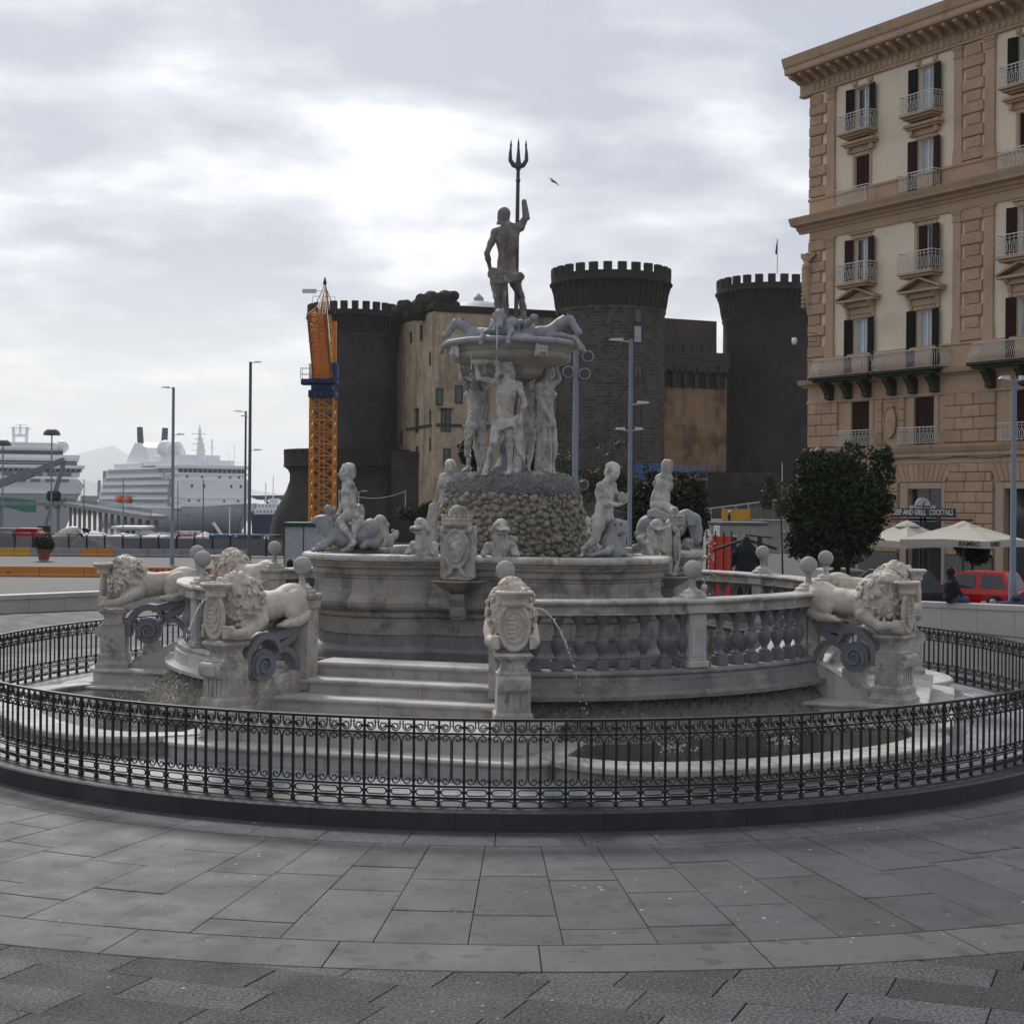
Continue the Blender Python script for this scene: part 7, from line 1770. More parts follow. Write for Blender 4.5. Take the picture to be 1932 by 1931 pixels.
for (x, y, r) in ((-16, 3.8, 2.7), (-9, 4.3, 2.4)): mb.sphere((x, y, 18.6), r, 16, 10); mb.lathe([(1, 0), (.8, 2)], 8, (x, y, 15.4))
sp(mb, 'radar_dome', 'ship_white')
mb = MB(); mb.tube([(-4, 10.6, 14.5), (-4.6, 10.6, 19), (-5.4, 10.6, 22.5), (-5.4, 10.6, 25.8)], [1.7, 1.2, .5, .12], 8)
for (z, l) in ((18, 2.6), (20, 2.4), (21.5, 1.8), (23, 2.8), (24, 1)): mb.bar((-5, 10.6-l, z), (-5, 10.6+l*.7, z), .2)
mb.tube([(-6, 14.8, 15), (-6, 14.8, 21.5)], .25, 5); mb.bar((-6, 14.2, 19), (-6, 15.4, 19), .2); mb.tube([(-1, 20, 13), (-1, 20, 20)], .08, 4); mb.tube([(2, 17, 13), (2, 17, 17)], .06, 4); sp(mb, 'mast', 'ship_white')
mb = MB()
for z in (1.55, 2.0): mb.tube([(6, 1, z), (12, 3, z+.4), (18, 6.5, z+.9)], .06, 4)
for i in range(16): mb.bar((-8+.8*i, -.7, 13.4), (-8+.8*i, -.7, 14.3), .06)
mb.bar((-8, -.7, 14.3), (4.6, -.7, 14.3), .08); mb.bar((4.6, -.7, 14.3), (4.6, W_+1, 14.3), .08); sp(mb, 'deck_rails', 'ship_white')
for (x, c_) in ((-46, 'lifeboat'), (-38, 'lifeboat')):
    mb = MB(); mb.sphere((x, -.6, 2.9), (3.2, 1.1, 1.15), 12, 8); mb.cbox(x-1.8, x+1.6, -1.2, 0, 3.2, 4.1, .2); sp(mb, 'lifeboat', c_)
tx = text('SEVEN SEAS NAVIGATOR', 1.0, paint('ship name paint', (.22,.23,.25), .5), sh, (12.2, 2.9, -1.5), (R(90), 0, R(90-62)), .02)
tx.rotation_euler = (R(82), 0, R(28)); tx.location = (10.5, 2.0, -1.3)
# the other ship: mostly its front, cut by the left edge of the view
Y1 = 380; A1 = at(-70, 950, Y1); B1 = at(126, 950, Y1); W1_ = (B1.x-A1.x)*1.12
s1 = thing('cruise_ship', 'white cruise ship with a green wave on its hull, cut off by the left edge', 'ship', (A1.x, Y1, 0), R(19))
def Z1(py, px=60): return at(px, py, Y1).z
def s1p(mb, name, mat): return mb.obj(name, MT[mat], s1)
mb = MB(); x1 = W1_
vs = []; 
for (y, k, zt) in ((0, 1.0, Z1(930)), (60, 1.0, Z1(930))): vs += [(-18, y, -7), (x1-5.5, y, -7), (x1-1.2, y, Z1(935)), (x1-.5, y, zt), (-18, y, zt)]
mb.add(vs, [(0, 1, 2, 3, 4), (9, 8, 7, 6, 5), (1, 6, 7, 2), (2, 7, 8, 3), (4, 3, 8, 9)]); s1p(mb, 'hull', 'ship_grey')
mb = MB(); mb.add([(-18, -.3, Z1(931)), (x1-1.0, -.3, Z1(931)), (x1, -2.5, Z1(915)), (x1-1.5, -1, Z1(903)), (x1-2, 0, Z1(898)), (-18, 0, Z1(898)), (-18, 30, Z1(898)), (x1-2, 30, Z1(898)), (x1-.5, 30, Z1(931))], [(0, 1, 2, 3, 4, 5), (5, 4, 7, 6), (1, 8, 7, 4, 3, 2)])
for (a, b_, xr, y) in ((898, 889, x1-1.0, 1.0), (882.5, 876, x1+.2, -.2), (868, 862, x1-1.2, 1), (862, 856, x1-1.0, 2.0), (848, 842, x1-6, 5), (842, 832, x1-7, 6)): mb.cbox(-18, xr, y, 50, Z1(a), Z1(b_), .08)
s1p(mb, 'superstructure', 'ship_white')
mb = MB(); mb.box(-18, x1-.5, .6, 40, Z1(889), Z1(882.5)); mb.box(-18, x1-1.7, 1.6, 40, Z1(876), Z1(868)); mb.box(-18, x1-5.2, 4, 45, Z1(856), Z1(848)); s1p(mb, 'window_bands', 'ship_glass')
mb = MB()
for i in range(32): x = x1-1.3*i-1; mb.add([(x, .5, Z1(889)), (x+.14, .5, Z1(889)), (x+.5, .5, Z1(882.5)), (x+.36, .5, Z1(882.5))], [(0, 1, 2, 3)])
for i in range(22): mb.bar((x1-1.5-1.9*i, .9, Z1(868)), (x1-1.5-1.9*i, .9, Z1(863)), .08)
mb.bar((-17, .9, Z1(872)), (x1-1.2, .9, Z1(872)), .12); s1p(mb, 'window_mullions', 'ship_white')
mb = MB()
for i in range(11):
    for (ya, yb) in ((897, 891), (908, 903)): x = x1-3.2-3.6*i-(ya > 900)*.6; mb.box(x-2.4, x, .4 if ya < 900 else -1.05, .95, Z1(ya), Z1(yb))
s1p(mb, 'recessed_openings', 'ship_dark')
mb = MB()
def wave(px0, px1, f0, f1, y):
    n = 16; vs = []
    for i in range(n+1):
        px = px0+(px1-px0)*i/n; a, b_ = f0(i/n), f1(i/n); p, q = at(px, a, Y1), at(px, b_, Y1); vs += [(p.x-A1.x, y, p.z), (q.x-A1.x, y, q.z)]
    mb.add(vs, [(2*i, 2*i+2, 2*i+3, 2*i+1) for i in range(n)])
wave(-60, 62, lambda t: 939+6*(1-math.sin(t*PI*.9+.3)), lambda t: 955+10*t+3*math.sin(t*9), -.06); wave(78, 117, lambda t: 953-14*t, lambda t: 960-4*t+3*math.sin(t*14), -.06); s1p(mb, 'painted_wave', 'ship_green')
mb = MB(); 
for (px, w0) in ((22, 5), (45, 5)):
    a, b_ = at(px, 833, Y1), at(px+(-1 if px < 30 else 2), 800, Y1); mb.bar((a.x-A1.x, 12, a.z), (b_.x-A1.x, 12, b_.z), .8)
a, b_ = at(22, 817, Y1), at(47, 817, Y1); mb.bar((a.x-A1.x, 12, a.z), (b_.x-A1.x, 12, b_.z), .6); mb.bar((a.x-A1.x, 12, a.z-1.9), (b_.x-A1.x, 12, b_.z-1.9), .4)
a, b_ = at(34, 817, Y1), at(34, 797, Y1); mb.bar((a.x-A1.x, 12, a.z), (b_.x-A1.x, 12, b_.z), .5); a, b_ = at(14, 803, Y1), at(56, 803, Y1); mb.bar((a.x-A1.x, 12, a.z), (b_.x-A1.x, 12, b_.z), .15)
for q in range(5): mb.bar((a.x-A1.x+1.5, 12, a.z+1-q*.8), (a.x-A1.x+4.5, 12, a.z+1-q*.8), .12)
d = at(111, 840, Y1); mb.sphere((d.x-A1.x, 6, d.z), 1.75, 16, 10); s1p(mb, 'mast_and_dome', 'ship_white')

# moored ferry and dark pier roof right of the ships
Yf = 420; p = at(478, 970, Yf); fe = thing('ferry', 'small white ferry with a dark blue hull moored beyond the black bastion', 'ferry', (p.x, Yf, 0)); kf = Yf/F
mb = MB(); mb.prism([(-2*kf, -6.6), (62*kf, -6.6), (66*kf, at(500, 971, Yf).z+.2), (-4*kf, at(500, 971, Yf).z)], 0, 8); mb.obj('hull', paint('dark blue hull', (.02,.035,.08), .4), fe)
zf = at(500, 971, Yf).z; mb = MB(); mb.cbox(1*kf, 56*kf, .5, 7, zf, zf+1.6, .1); mb.cbox(5*kf, 46*kf, 1, 6, zf+1.6, zf+3.1, .1); mb.cbox(28*kf, 44*kf, 1.5, 5, zf+3.1, zf+4.6, .1); mb.tube([(20*kf, 3, zf+3), (20*kf, 3, zf+9)], .15, 5); mb.tube([(34*kf, 3, zf+4), (34*kf, 3, zf+11)], .12, 5); mb.obj('cabins', MT['ship_white'], fe)
mb = MB()
for i in range(12): mb.box(6*kf+i*3.4*kf, 6*kf+i*3.4*kf+1.6*kf, .96 if i % 2 else .4, 1.05 if i % 2 else .55, zf+(2.1 if i % 2 else .6), zf+(2.8 if i % 2 else 1.2))
mb.obj('portholes', MT['ship_glass'], fe)
Yr = 700; p = at(487, 940, Yr); pr_ = thing('pier_canopy', 'dark cantilever pier roof on slanted struts far beyond the ferry', 'pier', (p.x, Yr, 0)); kr = Yr/F
mb = MB(); mb.prism([(-20*kr, p.z+1.2), (0, p.z-.8), (60*kr, p.z-.8), (60*kr, p.z+1.5)], 0, 15); mb.bar((12*kr, 2, p.z-.8), (32*kr, 2, p.z-7), 1.2); mb.bar((30*kr, 2, p.z-.8), (38*kr, 2, p.z-7), 1.2); mb.cbox(-70*kr, 60*kr, 0, 15, -6.4, p.z-6.0, .3)
mb.obj('roof_and_struts', paint('dark pier steel', (.09,.10,.11), .6), pr_)
# breakwater with a small light tower
Yb = 900; p = at(140, 948, Yb); kb_ = Yb/F; bw_ = thing('breakwater', 'long low breakwater with a small light tower behind the ships', 'breakwater', (p.x, Yb, 0))
mb = MB(); mb.cbox(-40*kb_, 330*kb_, 0, 30, -7, at(160, 947, Yb).z, .5); mb.cbox(10*kb_, 55*kb_, 2, 20, -6, at(190, 943, Yb).z+2.4, .3); mb.tube([(40*kb_, 8, 0), (40*kb_, 8, 14)], 1.0, 6); mb.obj('mole', MT['concrete'], bw_)

# elevated walkway
wk = thing('elevated_walkway', 'long raised concrete harbour walkway on many pillars in front of the ships', 'walkway', (0, 0, 0))
ptsw = [at(-20, 951, 330), at(132, 951, 330), at(298, 978, 232)]
zt = [2.7, 2.6, .75]; pw = [Vector((p.x, p.y, z)) for p, z in zip(ptsw, (3.5-(958-944.8)/F*330, 3.5-(957.5-944.8)/F*330, 3.5-(983-944.8)/F*232))]
for a, b_ in zip(pw, pw[1:]):
    mb = MB(); d = (b_-a); mb.bar(a, b_, 3.2, .75); mb.obj('walkway_deck', MT['concrete'], wk)
    mb = MB(); n = int(d.length/1.1)
    for i in range(n+1): q = a+d*i/n+Vector((-.6, -1.5, .37)); mb.bar(q, q+Vector((0, 0, 1.05)), .07)
    mb.bar(a+Vector((-.6, -1.5, 1.4)), b_+Vector((-.6, -1.5, 1.4)), .08); mb.bar(a+Vector((-.6, -1.5, .9)), b_+Vector((-.6, -1.5, .9)), .05); mb.obj('walkway_rail', paint('blue grey rail', (.12,.18,.26), .5), wk)
    n = int(d.length/(7.5 if a is pw[1] else 12))
    for i in range(n+1): q = a+d*(i+.2)/(n+.4); g = gz(q.y)-.1; MB().cbox(q.x-.27, q.x+.27, q.y-.3, q.y+.3, g, q.z-.3, .05).obj('pillar', MT['concrete'], wk)

# --- kiosk, signs, tents, trucks and boats on the quay
def obj_at(px, py, Y): p = at(px, py, Y); return p
Yk = 205; p = at(241, 1000, Yk); kk = Yk/F; g = gz(Yk)
ks = thing('harbour_kiosk', 'small white flat-roofed kiosk with dark windows under the walkway', 'kiosk', (p.x, Yk, g-.8))
mb = MB(); mb.cbox(-22*kk, 27*kk, 0, 5, 0, 3.1, .05); mb.cbox(-28*kk, 33*kk, -1, 5.5, 3.1, 3.45, .05); mb.obj('kiosk_body', MT['ship_white'], ks)
mb = MB()
for x in (-13, -4, 7): mb.box(x*kk, (x+7)*kk, -.05, .05, 1.5, 2.8)
mb.obj('kiosk_windows', MT['glass'], ks); mb = MB(); mb.cbox(-25*kk, 14*kk, -.9, -.7, .5, 1.5, .03); mb.obj('kiosk_board', paint('pale blue board', (.42,.48,.58), .5), ks)
Ys = 190; p = at(355, 1008, Ys); sn = thing('snack_bar_sign', 'small white sign with red square reading Snack Bar', 'sign', (p.x-17*Ys/F*0, Ys, p.z)); ksn = Ys/F
mb = MB(); mb.cbox(-22*ksn, 24*ksn, 0, .1, -.55, .45, .02); mb.obj('sign_board', MT['ship_white'], sn); mb = MB(); mb.cbox(-21*ksn, -15*ksn, -.04, 0, -.4, .3, .01); mb.obj('red_square', paint('sign red', (.5,.03,.03), .5), sn)
text('Snack Bar', .75, bpy.data.materials['sign red'], sn, (4*ksn, -.05, 0), (R(90), 0, 0), .01, bold=.02); mb = MB(); mb.tube([(-20*ksn, .1, gz(Ys)-p.z), (-20*ksn, .1, 2.5)], .06, 5); mb.obj('sign_pole', MT['iron_grey'], sn)
MT['tent'] = stone('white tent canvas', (.62,.62,.62), (.55,.55,.56), .5, .8)
for i, (px, Yt, wpx, hpx, lab) in enumerate(((175, 185, 45, 9, 'white pyramid tent beside the red lorry'), (230, 180, 42, 6, 'low white tent in the row of quay tents, middle one'), (292, 176, 40, 6, 'low white tent nearest the snack bar sign'), (385, 182, 22, 9, 'small white tent near the blue containers'))):
    p = at(px, 1010, Yt); k = Yt/F; g = gz(Yt); t = thing('market_tent', lab, 'tent', (p.x, Yt, g), group='white tents on the quay'); w2 = wpx*k/2; zb = 1.5
    mb = MB(); mb.add([(-w2, -2, zb), (w2, -2, zb), (w2, 3, zb), (-w2, 3, zb), (0, .5, zb+hpx*k), (-w2, -2, 1.1), (w2, -2, 1.1), (w2, 3, 1.1), (-w2, 3, 1.1)], [(0, 1, 4), (1, 2, 4), (2, 3, 4), (3, 0, 4), (0, 5, 6, 1), (1, 6, 7, 2), (3, 2, 7, 8), (0, 3, 8, 5)]); mb.obj('tent_roof', MT['tent'], t)
    mb = MB()
    for x in (-w2, w2):
        for y in (-2, 3): mb.bar((x, y, 0), (x, y, zb), .08)
    mb.obj('tent_poles', MT['ship_white'], t)
# red lorry and concrete mixer
Yl = 165; p = at(48, 1020, Yl); k = Yl/F; g = gz(Yl); lr = thing('red_lorry', 'lorry with a rounded red load body behind the harbour fence', 'lorry', (p.x, Yl, g))
mb = MB(); mb.cbox(-24*k, 26*k, 0, 2.4, 1.0, 2.3, .35); mb.cbox(-19*k, 21*k, -.05, 2.4, 2.2, 2.5, .1); mb.obj('red_body', paint('lorry red', (.42,.02,.03), .35), lr)
mb = MB(); mb.cbox(-60*k, -25*k, .1, 2.4, .9, 2.5, .1); mb.obj('cargo_side', paint('tarpaulin grey', (.22,.22,.22), .7), lr)
mb = MB(); mb.box(-56*k, 24*k, .2, 2.2, .6, 1.4); 
for x in (-50, -40, -8, 14): mb.tube([(x*k, -.05, .5), (x*k, .35, .5)], .5, 14)
mb.obj('chassis', MT['iron'], lr); text('PERGOLATO', .3, MT['letter'], lr, (2*k, -.06, 3.0), (R(90), 0, 0), .003) if 0 else None
Ym = 160; p = at(120, 1020, Ym); k = Ym/F; mx = thing('concrete_mixer_truck', 'cream concrete mixer truck with tilted drum behind the fence', 'truck', (p.x, Ym, gz(Ym)-.9))
mb = MB(); prof = [(.3, -1.6), (.8, -.9), (.95, 0), (.75, 1.0), (.4, 1.6)]; M = Matrix.Translation((0, 1, 2.6)) @ Matrix.Rotation(R(62), 4, 'Y'); mb.lathe(prof, 18, M=M); mb.obj('drum', paint('mixer cream', (.48,.46,.40), .5), mx)
mb = MB(); mb.cbox(-2.9, -1.5, 0, 2, .9, 2.6, .25); mb.box(-1.6, 3, .3, 1.8, .8, 1.3)
mb.obj('cab', paint('mixer cab', (.40,.40,.38), .5), mx); mb = MB()
for x in (-2.6, .8, 2.1): mb.tube([(x, -.05, .5), (x, .4, .5)], .5, 14)
mb.bar((1.6, .6, 3.0), (2.8, .6, 1.4), .25); mb.bar((1.9, .6, 3.5), (2.6, .6, 3.2), .4); mb.obj('wheels_and_chute', MT['iron'], mx)
# boom crane arm in front of the left ship
pa, pb, pc, pd = at(-8, 893, 200), at(62, 886-3, 200), at(122, 870, 200), at(95, 965, 200)
bc = thing('boom_arm', 'grey folding pump boom rising in front of the green-striped ship', 'boom', (0, 0, 0)); mb = MB()
mb.bar(at(-8, 916, 200), at(60, 890, 200), 1.0); mb.bar(at(60, 892, 200), at(122, 868, 200), .75); mb.bar(at(122, 868, 200), at(102, 937, 200), .5); mb.bar(at(102, 937, 200), at(84, 1000, 200), .35); mb.bar(at(38, 899, 200), at(62, 891, 200), 1.2)
mb.obj('boom_sections', MT['iron_grey'], bc)
mb = MB(); q = at(84, 1003, 199); mb.cbox(q.x-.9, q.x+.9, 198.6, 199.4, q.z-1.0, q.z+.8, .1); q = at(100, 936, 199); mb.cbox(q.x-1.0, q.x+1.0, 199, 199.6, q.z-.7, q.z+.7, .3); mb.obj('boom_end', MT['iron'], bc)
# boat on the quay, blue containers
Yo = 175; p = at(425, 1020, Yo); k = Yo/F; bo = thing('wooden_boat', 'brown and white wooden boat propped on the quay over the blue containers', 'boat', (p.x, Yo, p.z))
mb = MB(); mb.add([(-26*k, 1, 1.9), (-12*k, .2, .35), (28*k, .2, .4), (28*k, 2.2, .4), (-12*k, 2.2, .35), (-20*k, .8, -.6), (26*k, .8, -.6), (26*k, 1.6, -.6), (-20*k, 1.6, -.6)], [(0, 5, 6, 2, 1), (0, 4, 3, 7, 8), (5, 8, 7, 6), (2, 6, 7, 3), (0, 1, 2, 3, 4), (0, 8, 5)]); mb.obj('boat_hull', paint('boat brown', (.10,.035,.03), .5), bo)
mb = MB(); mb.bar((-26*k, 1, 2.1), (-10*k, 1, .6), .3); mb.bar((-14*k, .2, .5), (28*k, .2, .5), .2); mb.tube([(5*k, 1, .4), (5*k, 1, 4)], .08, 4); mb.obj('boat_trim', MT['ship_white'], bo)
for i, (px, w_) in enumerate(((415, 42), (458, 24), (480, 22))):
    p = at(px, 1035, 172); k = 172/F; g = gz(172); t = thing('quay_container', ('long blue container under the boat', 'shorter dark blue container in the middle of the row', 'dark container at the right end of the row')[i], 'container', (p.x, 172, g), group='containers behind the harbour fence')
    mb = MB(); mb.cbox(-w_/2*k, w_/2*k, 0, 2.4, 0, 1.75, .04)
    for j in range(int(w_/3)): x = -w_/2*k+j*3*k; mb.box(x+.02, x+1.2*k, -.06, 0, .15, 1.65)
    mb.obj('container_body', paint('container blue %d' % i, [(.05,.15,.30), (.04,.10,.20), (.06,.07,.08)][i], .6), t)
# site hut with a green roof edge
p = at(571, 1010, 100); k = 100/F; g = gz(100); hut = thing('site_hut', 'pale grey site hut with a dark green roof edge left of the crane', 'hut', (p.x, 100, g))
zt_ = at(571, 986, 100).z-g; mb = MB(); mb.cbox(-34*k, 36*k, 0, 3, 0, zt_-.25, .03); mb.obj('hut_wall', paint('hut pale grey', (.42,.44,.46), .6), hut)
mb = MB(); mb.cbox(-37*k, 39*k, -.2, 3.2, zt_-.25, zt_, .03); mb.box(-35*k, -33.5*k, -.04, 0, 0, zt_); mb.box(1*k, 2.6*k, -.04, 0, 0, zt_); mb.obj('hut_frame', paint('dark green trim', (.02,.06,.04), .6), hut)

# --- barriers and mesh fence along the road
MT['orange'] = stone('orange painted concrete', (.60,.24,.06), (.52,.20,.055), .9, .75, .2, 20, stains=[((.30,.16,.08), 1.5, .55, .72, .5)])
MT['yellow'] = stone('yellow painted concrete', (.62,.33,.04), (.55,.28,.04), .9, .75, .2, 20, stains=[((.35,.2,.08), 1.5, .58, .72, .5)])
MT['block'] = stone('grey concrete block', (.30,.305,.32), (.235,.235,.245), .9, .8, .3, 20, stains=[((.16,.16,.15), 1.3, .55, .7, .6)])
NW = 'first second third fourth fifth sixth seventh eighth ninth tenth eleventh twelfth thirteenth fourteenth fifteenth sixteenth seventeenth eighteenth nineteenth twentieth'.split()
def nth(i): return NW[i] if i < 20 else 'twenty-'+NW[i-20]
def barrier_mesh(L_, H2, mat):
    mb = MB(); pr2 = [(-.30, 0), (-.30, .1), (-.2, .22), (-.13, H2-.03), (-.1, H2), (.1, H2), (.13, H2-.03), (.2, .22), (.30, .1), (.30, 0)]
    mb.prism(pr2, .02, L_-.02); mb.v = [(v[1], v[0], v[2]) for v in mb.v]; return mb.mesh('barrier', mat)
def barrier_row(x0, x1, Y, L_, H2, cols, lab, grp, rot=0):
    x = x0; i = 0; cache = {}
    while x < x1:
        c = cols(i, (x+L_/2)/Y*F+966)
        if (c,) not in cache: cache[(c,)] = barrier_mesh(L_, H2, MT[c])
        o = link('road_barrier', cache[(c,)], None, (x, Y, gz(Y)-.02)); tag(o, lab(i, c, (x+L_/2)/Y*F+966), 'barrier', grp); x += L_; i += 1
Yb1 = 112; b1 = []
ordn = ['leftmost', 'second', 'third', 'fourth', 'fifth', 'sixth', 'seventh', 'eighth']
barrier_row(at(-8, 1080, Yb1).x, at(360, 1080, Yb1).x, Yb1, 3.38, .76, lambda i, px: 'orange', lambda i, c, px: f'{ordn[i]} barrier from the left in the near orange graffitied row', 'orange barriers along the near side of the road')
gf = [('NO GO', 232, .6, (.06,.03,.02), 1081), ('SANLO', 314, .75, (.35,.03,.02), 1081), ('LOTTARE', 369, .42, (.05,.03,.02), 1081), ('o', 16, .5, (.10,.04,.03), 1081)]
for i, (s_, px, sz_, c_, py) in enumerate(gf):
    p = at(px, py-1, Yb1-.26); nm = 'graffiti paint %d' % i
    o = text(s_, sz_, paint(nm, c_, .8), None, (p.x, Yb1-.20, p.z), (R(80), 0, 0), .003, (1.15, 1, 1), bold=.012, name='graffiti')
    b_ = min((q for q in col.objects if q.name.startswith('road_barrier')), key=lambda q: abs(q.location.x+1.6-p.x)); mw = Matrix.Translation((-b_.location.x, -b_.location.y, -b_.location.z)); o.parent = b_; o.location = mw @ Vector((p.x, Yb1-.20, p.z))
def c2(i, px):
    if px < 70: return 'yellow'
    if 150 < px < 220: return 'orange'
    return 'block'
barrier_row(at(-5, 1050, 152).x, at(450, 1050, 152).x, 152, 1.72, .78, c2, lambda i, c, px: f'{ {"yellow": "yellow", "orange": "orange", "block": "grey"}[c]} concrete block, {nth(i)} from the left in the far row under the fence', 'concrete blocks along the far side of the road')
MT['fence_panel'] = stone('grey fence sheeting', (.17,.18,.20), (.13,.14,.155), .3, .6, .1, 8)
m, t, b = nodes('translucent fence netting'); b.inputs['Base Color'].default_value = (.25,.26,.27,1); b.inputs['Alpha'].default_value = .62; b.inputs['Roughness'].default_value = .8; MT['netting'] = m
fr = MB(); w_, h = 1.78, 2.25; fr.tube([(0, 0, 0), (0, 0, h-.2), (.12, 0, h-.03), (.25, 0, h), (w_-.25, 0, h), (w_-.12, 0, h-.03), (w_, 0, h-.2), (w_, 0, 0)], .045, 5); fr.bar((0, 0, .12), (w_, 0, .12), .05); fr = fr.mesh('panel_frame', MT['iron'])
mf = {k: MB().box(.02, w_-.02, .05, .07, .1, h-(.42 if k else .35)).mesh('fence_sheet', MT['fence_panel'] if k else MT['netting']) for k in (0, 1)}
x = at(-5, 1030, 153.2).x; i = 0
while x < at(575, 1030, 153.2).x:
    px = x/153.2*F+966; solid = px > 222 or px < 0
    t = link('fence_panel', fr, None, (x, 153.2, gz(153))); tag(t, f'{"grey sheeted" if solid else "see-through netted"} fence panel beyond the road, {nth(i)} from the left', 'fence panel', 'panels of the harbour fence'); link('fence_sheet', mf[int(solid)], t); x += w_+.08; i += 1
# --- low white walls beside the fountain
def lowwall(name, lab, P0, P1, z0, z1, ang=0):
    P0, P1 = Vector(P0), Vector(P1); L_ = (P1-P0).length; w_ = thing(name, lab, 'wall', (P0.x, P0.y, 0), math.atan2(P1.y-P0.y, P1.x-P0.x)); n = max(2, int(L_/1.25))
    for i in range(n):
        a, b_ = L_*i/n, L_*(i+1)/n; za, zb = z0+(z1-z0)*i/n, z0+(z1-z0)*(i+1)/n
        for (y0, y1, d0, d1, bb, nm) in ((0, .45, -.3, -.14, .004, 'facing_slab'), (-.04, .5, -.14, 0, .004, 'coping_slab')):
            mb = MB(); zlo = (-.25, -.25) if nm == 'facing_slab' else (za-.14, zb-.14); top = (za-.143, zb-.143) if nm == 'facing_slab' else (za, zb)
            g_ = .006; mb.add([(a+g_, y0, zlo[0]), (b_-g_, y0, zlo[1]), (b_-g_, y1, zlo[1]), (a+g_, y1, zlo[0]), (a+g_, y0, top[0]), (b_-g_, y0, top[1]), (b_-g_, y1, top[1]), (a+g_, y1, top[0])], [(3,2,1,0),(4,5,6,7),(0,1,5,4),(1,2,6,5),(2,3,7,6),(3,0,4,7)]); mb.obj(nm, MT['wallm'], w_)
MT['wallm'] = stone('pale limestone wall', (.50,.48,.455), (.44,.42,.40), .7, .6, .15, 30, stains=[((.34,.32,.30), 1.2, .55, .72, .5)], vary=.05)
lowwall('low_wall', 'low pale limestone wall left of the fountain, beyond the fence', (-17.4, 42.6), (-10.8, 51), .52, .42)
lowwall('low_wall', 'low pale limestone wall right of the fountain, a person sitting on it', (11.6, 43.2), (16.2, 35.4), .66, .95)
# ============================================================ STREET FURNITURE
def lamp_pole(px, ytop, ybase_or_none, Y, r, heads, lab, mat='pole_dark', base_y=None, name='street_lamp'):
    p = at(px, ytop, Y); g = gz(Y); H2 = p.z-g; t = thing(name, lab, 'street lamp', (p.x, Y, g), group='street lamps round the square')
    mb = MB(); mb.tube([(0, 0, 0), (0, 0, 1.2), (0, 0, 1.25), (0, 0, H2)], [r*1.25, r*1.25, r, r*.8], 10); mb.obj('pole', MT[mat], t)
    for (dz, sx, l, kind) in heads:
        z = H2-dz; mb = MB()
        if kind == 'arm':
            mb.bar((0, 0, z), (sx*l*.45, 0, z+.04), .05); mb.add([(sx*l*.35, -.14, z+.02), (sx*l, -.10, z+.06), (sx*l, .10, z+.06), (sx*l*.35, .14, z+.02), (sx*l*.35, -.1, z+.16), (sx*l*.9, -.06, z+.14), (sx*l*.9, .06, z+.14), (sx*l*.35, .1, z+.16)], [(3,2,1,0),(4,5,6,7),(0,1,5,4),(1,2,6,5),(2,3,7,6),(3,0,4,7)])
            mb.obj('lamp_head', MT['lamp_head'], t)
        elif kind == 'spot':
            mb.bar((0, 0, z), (sx*l, 0, z), .05); mb.tube([(sx*l, -.1, z-.02), (sx*l, .12, z+.02)], [.115, .09], 14); mb.obj('spotlight', MT['pole_dark'], t)
            mb = MB(); mb.tube([(sx*l+.14*math.cos(TAU*i/14), -.06, z+.14*math.sin(TAU*i/14)) for i in range(14)], .013, 4, closed=True); mb.obj('spot_ring', MT['lamp_head'], t)
        elif kind == 'dome':
            mb.lathe([(.95, 0), (.98, .08), (.85, .42), (.55, .68), (.05, .78)], 18, (0, 0, z-.2)); mb.obj('dome_shade', MT['pole_dark'], t)
    return t
MT['lamp_head'] = paint('pale lamp head', (.45,.46,.47), .4)
lamp_pole(327.5, 731, None, 133, .16, [(.1, -1, 1.1, 'arm'), (4.3, 1, 1.1, 'arm')], 'tall slim lamp pole standing in front of the balconied cruise ship', 'iron_grey')
lamp_pole(473, 683, None, 140, .17, [(.1, 1, 1.1, 'arm'), (5.2, -1, .9, 'arm'), (8.4, 1, 1.2, 'arm')], 'tallest lamp pole, right of the balconied cruise ship', 'pole_dark')
lamp_pole(464, 776, None, 175, .15, [(.1, -1, 1.5, 'arm')], 'shorter lamp pole close behind the tallest one', 'pole_dark')
lamp_pole(98, 818, None, 172, .10, [(.0, 1, 1, 'dome')], 'dome-shaded lamp in front of the green-striped ship', 'iron_grey')
lamp_pole(6, 838, None, 180, .10, [(.0, 1, 1, 'dome')], 'dome-shaded lamp at the left edge of the view', 'iron_grey')
lamp_pole(159, 906, None, 190, .06, [(.0, 0, 1, 'arm')], 'thin dark post standing between the two ships', 'pole_dark')
lamp_pole(233, 905, None, 185, .08, [(.1, -1, 1.3, 'arm')], 'small single-arm lamp over the quay tents', 'iron_grey')
lamp_pole(384, 905, None, 180, .07, [], 'thin dark mooring post before the grey ship bow', 'pole_dark'); lamp_pole(336, 908, None, 182, .06, [], 'thin dark post left of the ship bow, beside a lamp pole', 'pole_dark')
lamp_pole(1087.5, 632, None, 38, .085, [(.55, 1, .3, 'spot'), (1.0, 1, .22, 'spot'), (3.85, 1, .2, 'spot'), (.95, -1, .2, 'spot')], 'blue-grey pole with round spotlights right behind the cup', 'iron_grey')
lamp_pole(1191, 640, None, 62, .10, [(.12, -1, .95, 'arm'), (2.75, 1, .8, 'arm'), (3.85, -1, .65, 'arm'), (3.85, 1, .55, 'arm')], 'blue-grey lamp pole with four pale heads before the nearest castle tower', 'iron_grey')
lamp_pole(1914, 716, None, 43, .095, [(.05, -1, .45, 'arm'), (.05, 1, .45, 'arm')], 'blue-grey lamp pole at the right edge, before the palazzo', 'iron_grey')
lamp_pole(1476, 874, None, 150, .07, [(.0, 0, .8, 'arm')], 'small distant lamp below the blackest tower', 'lamp_head')
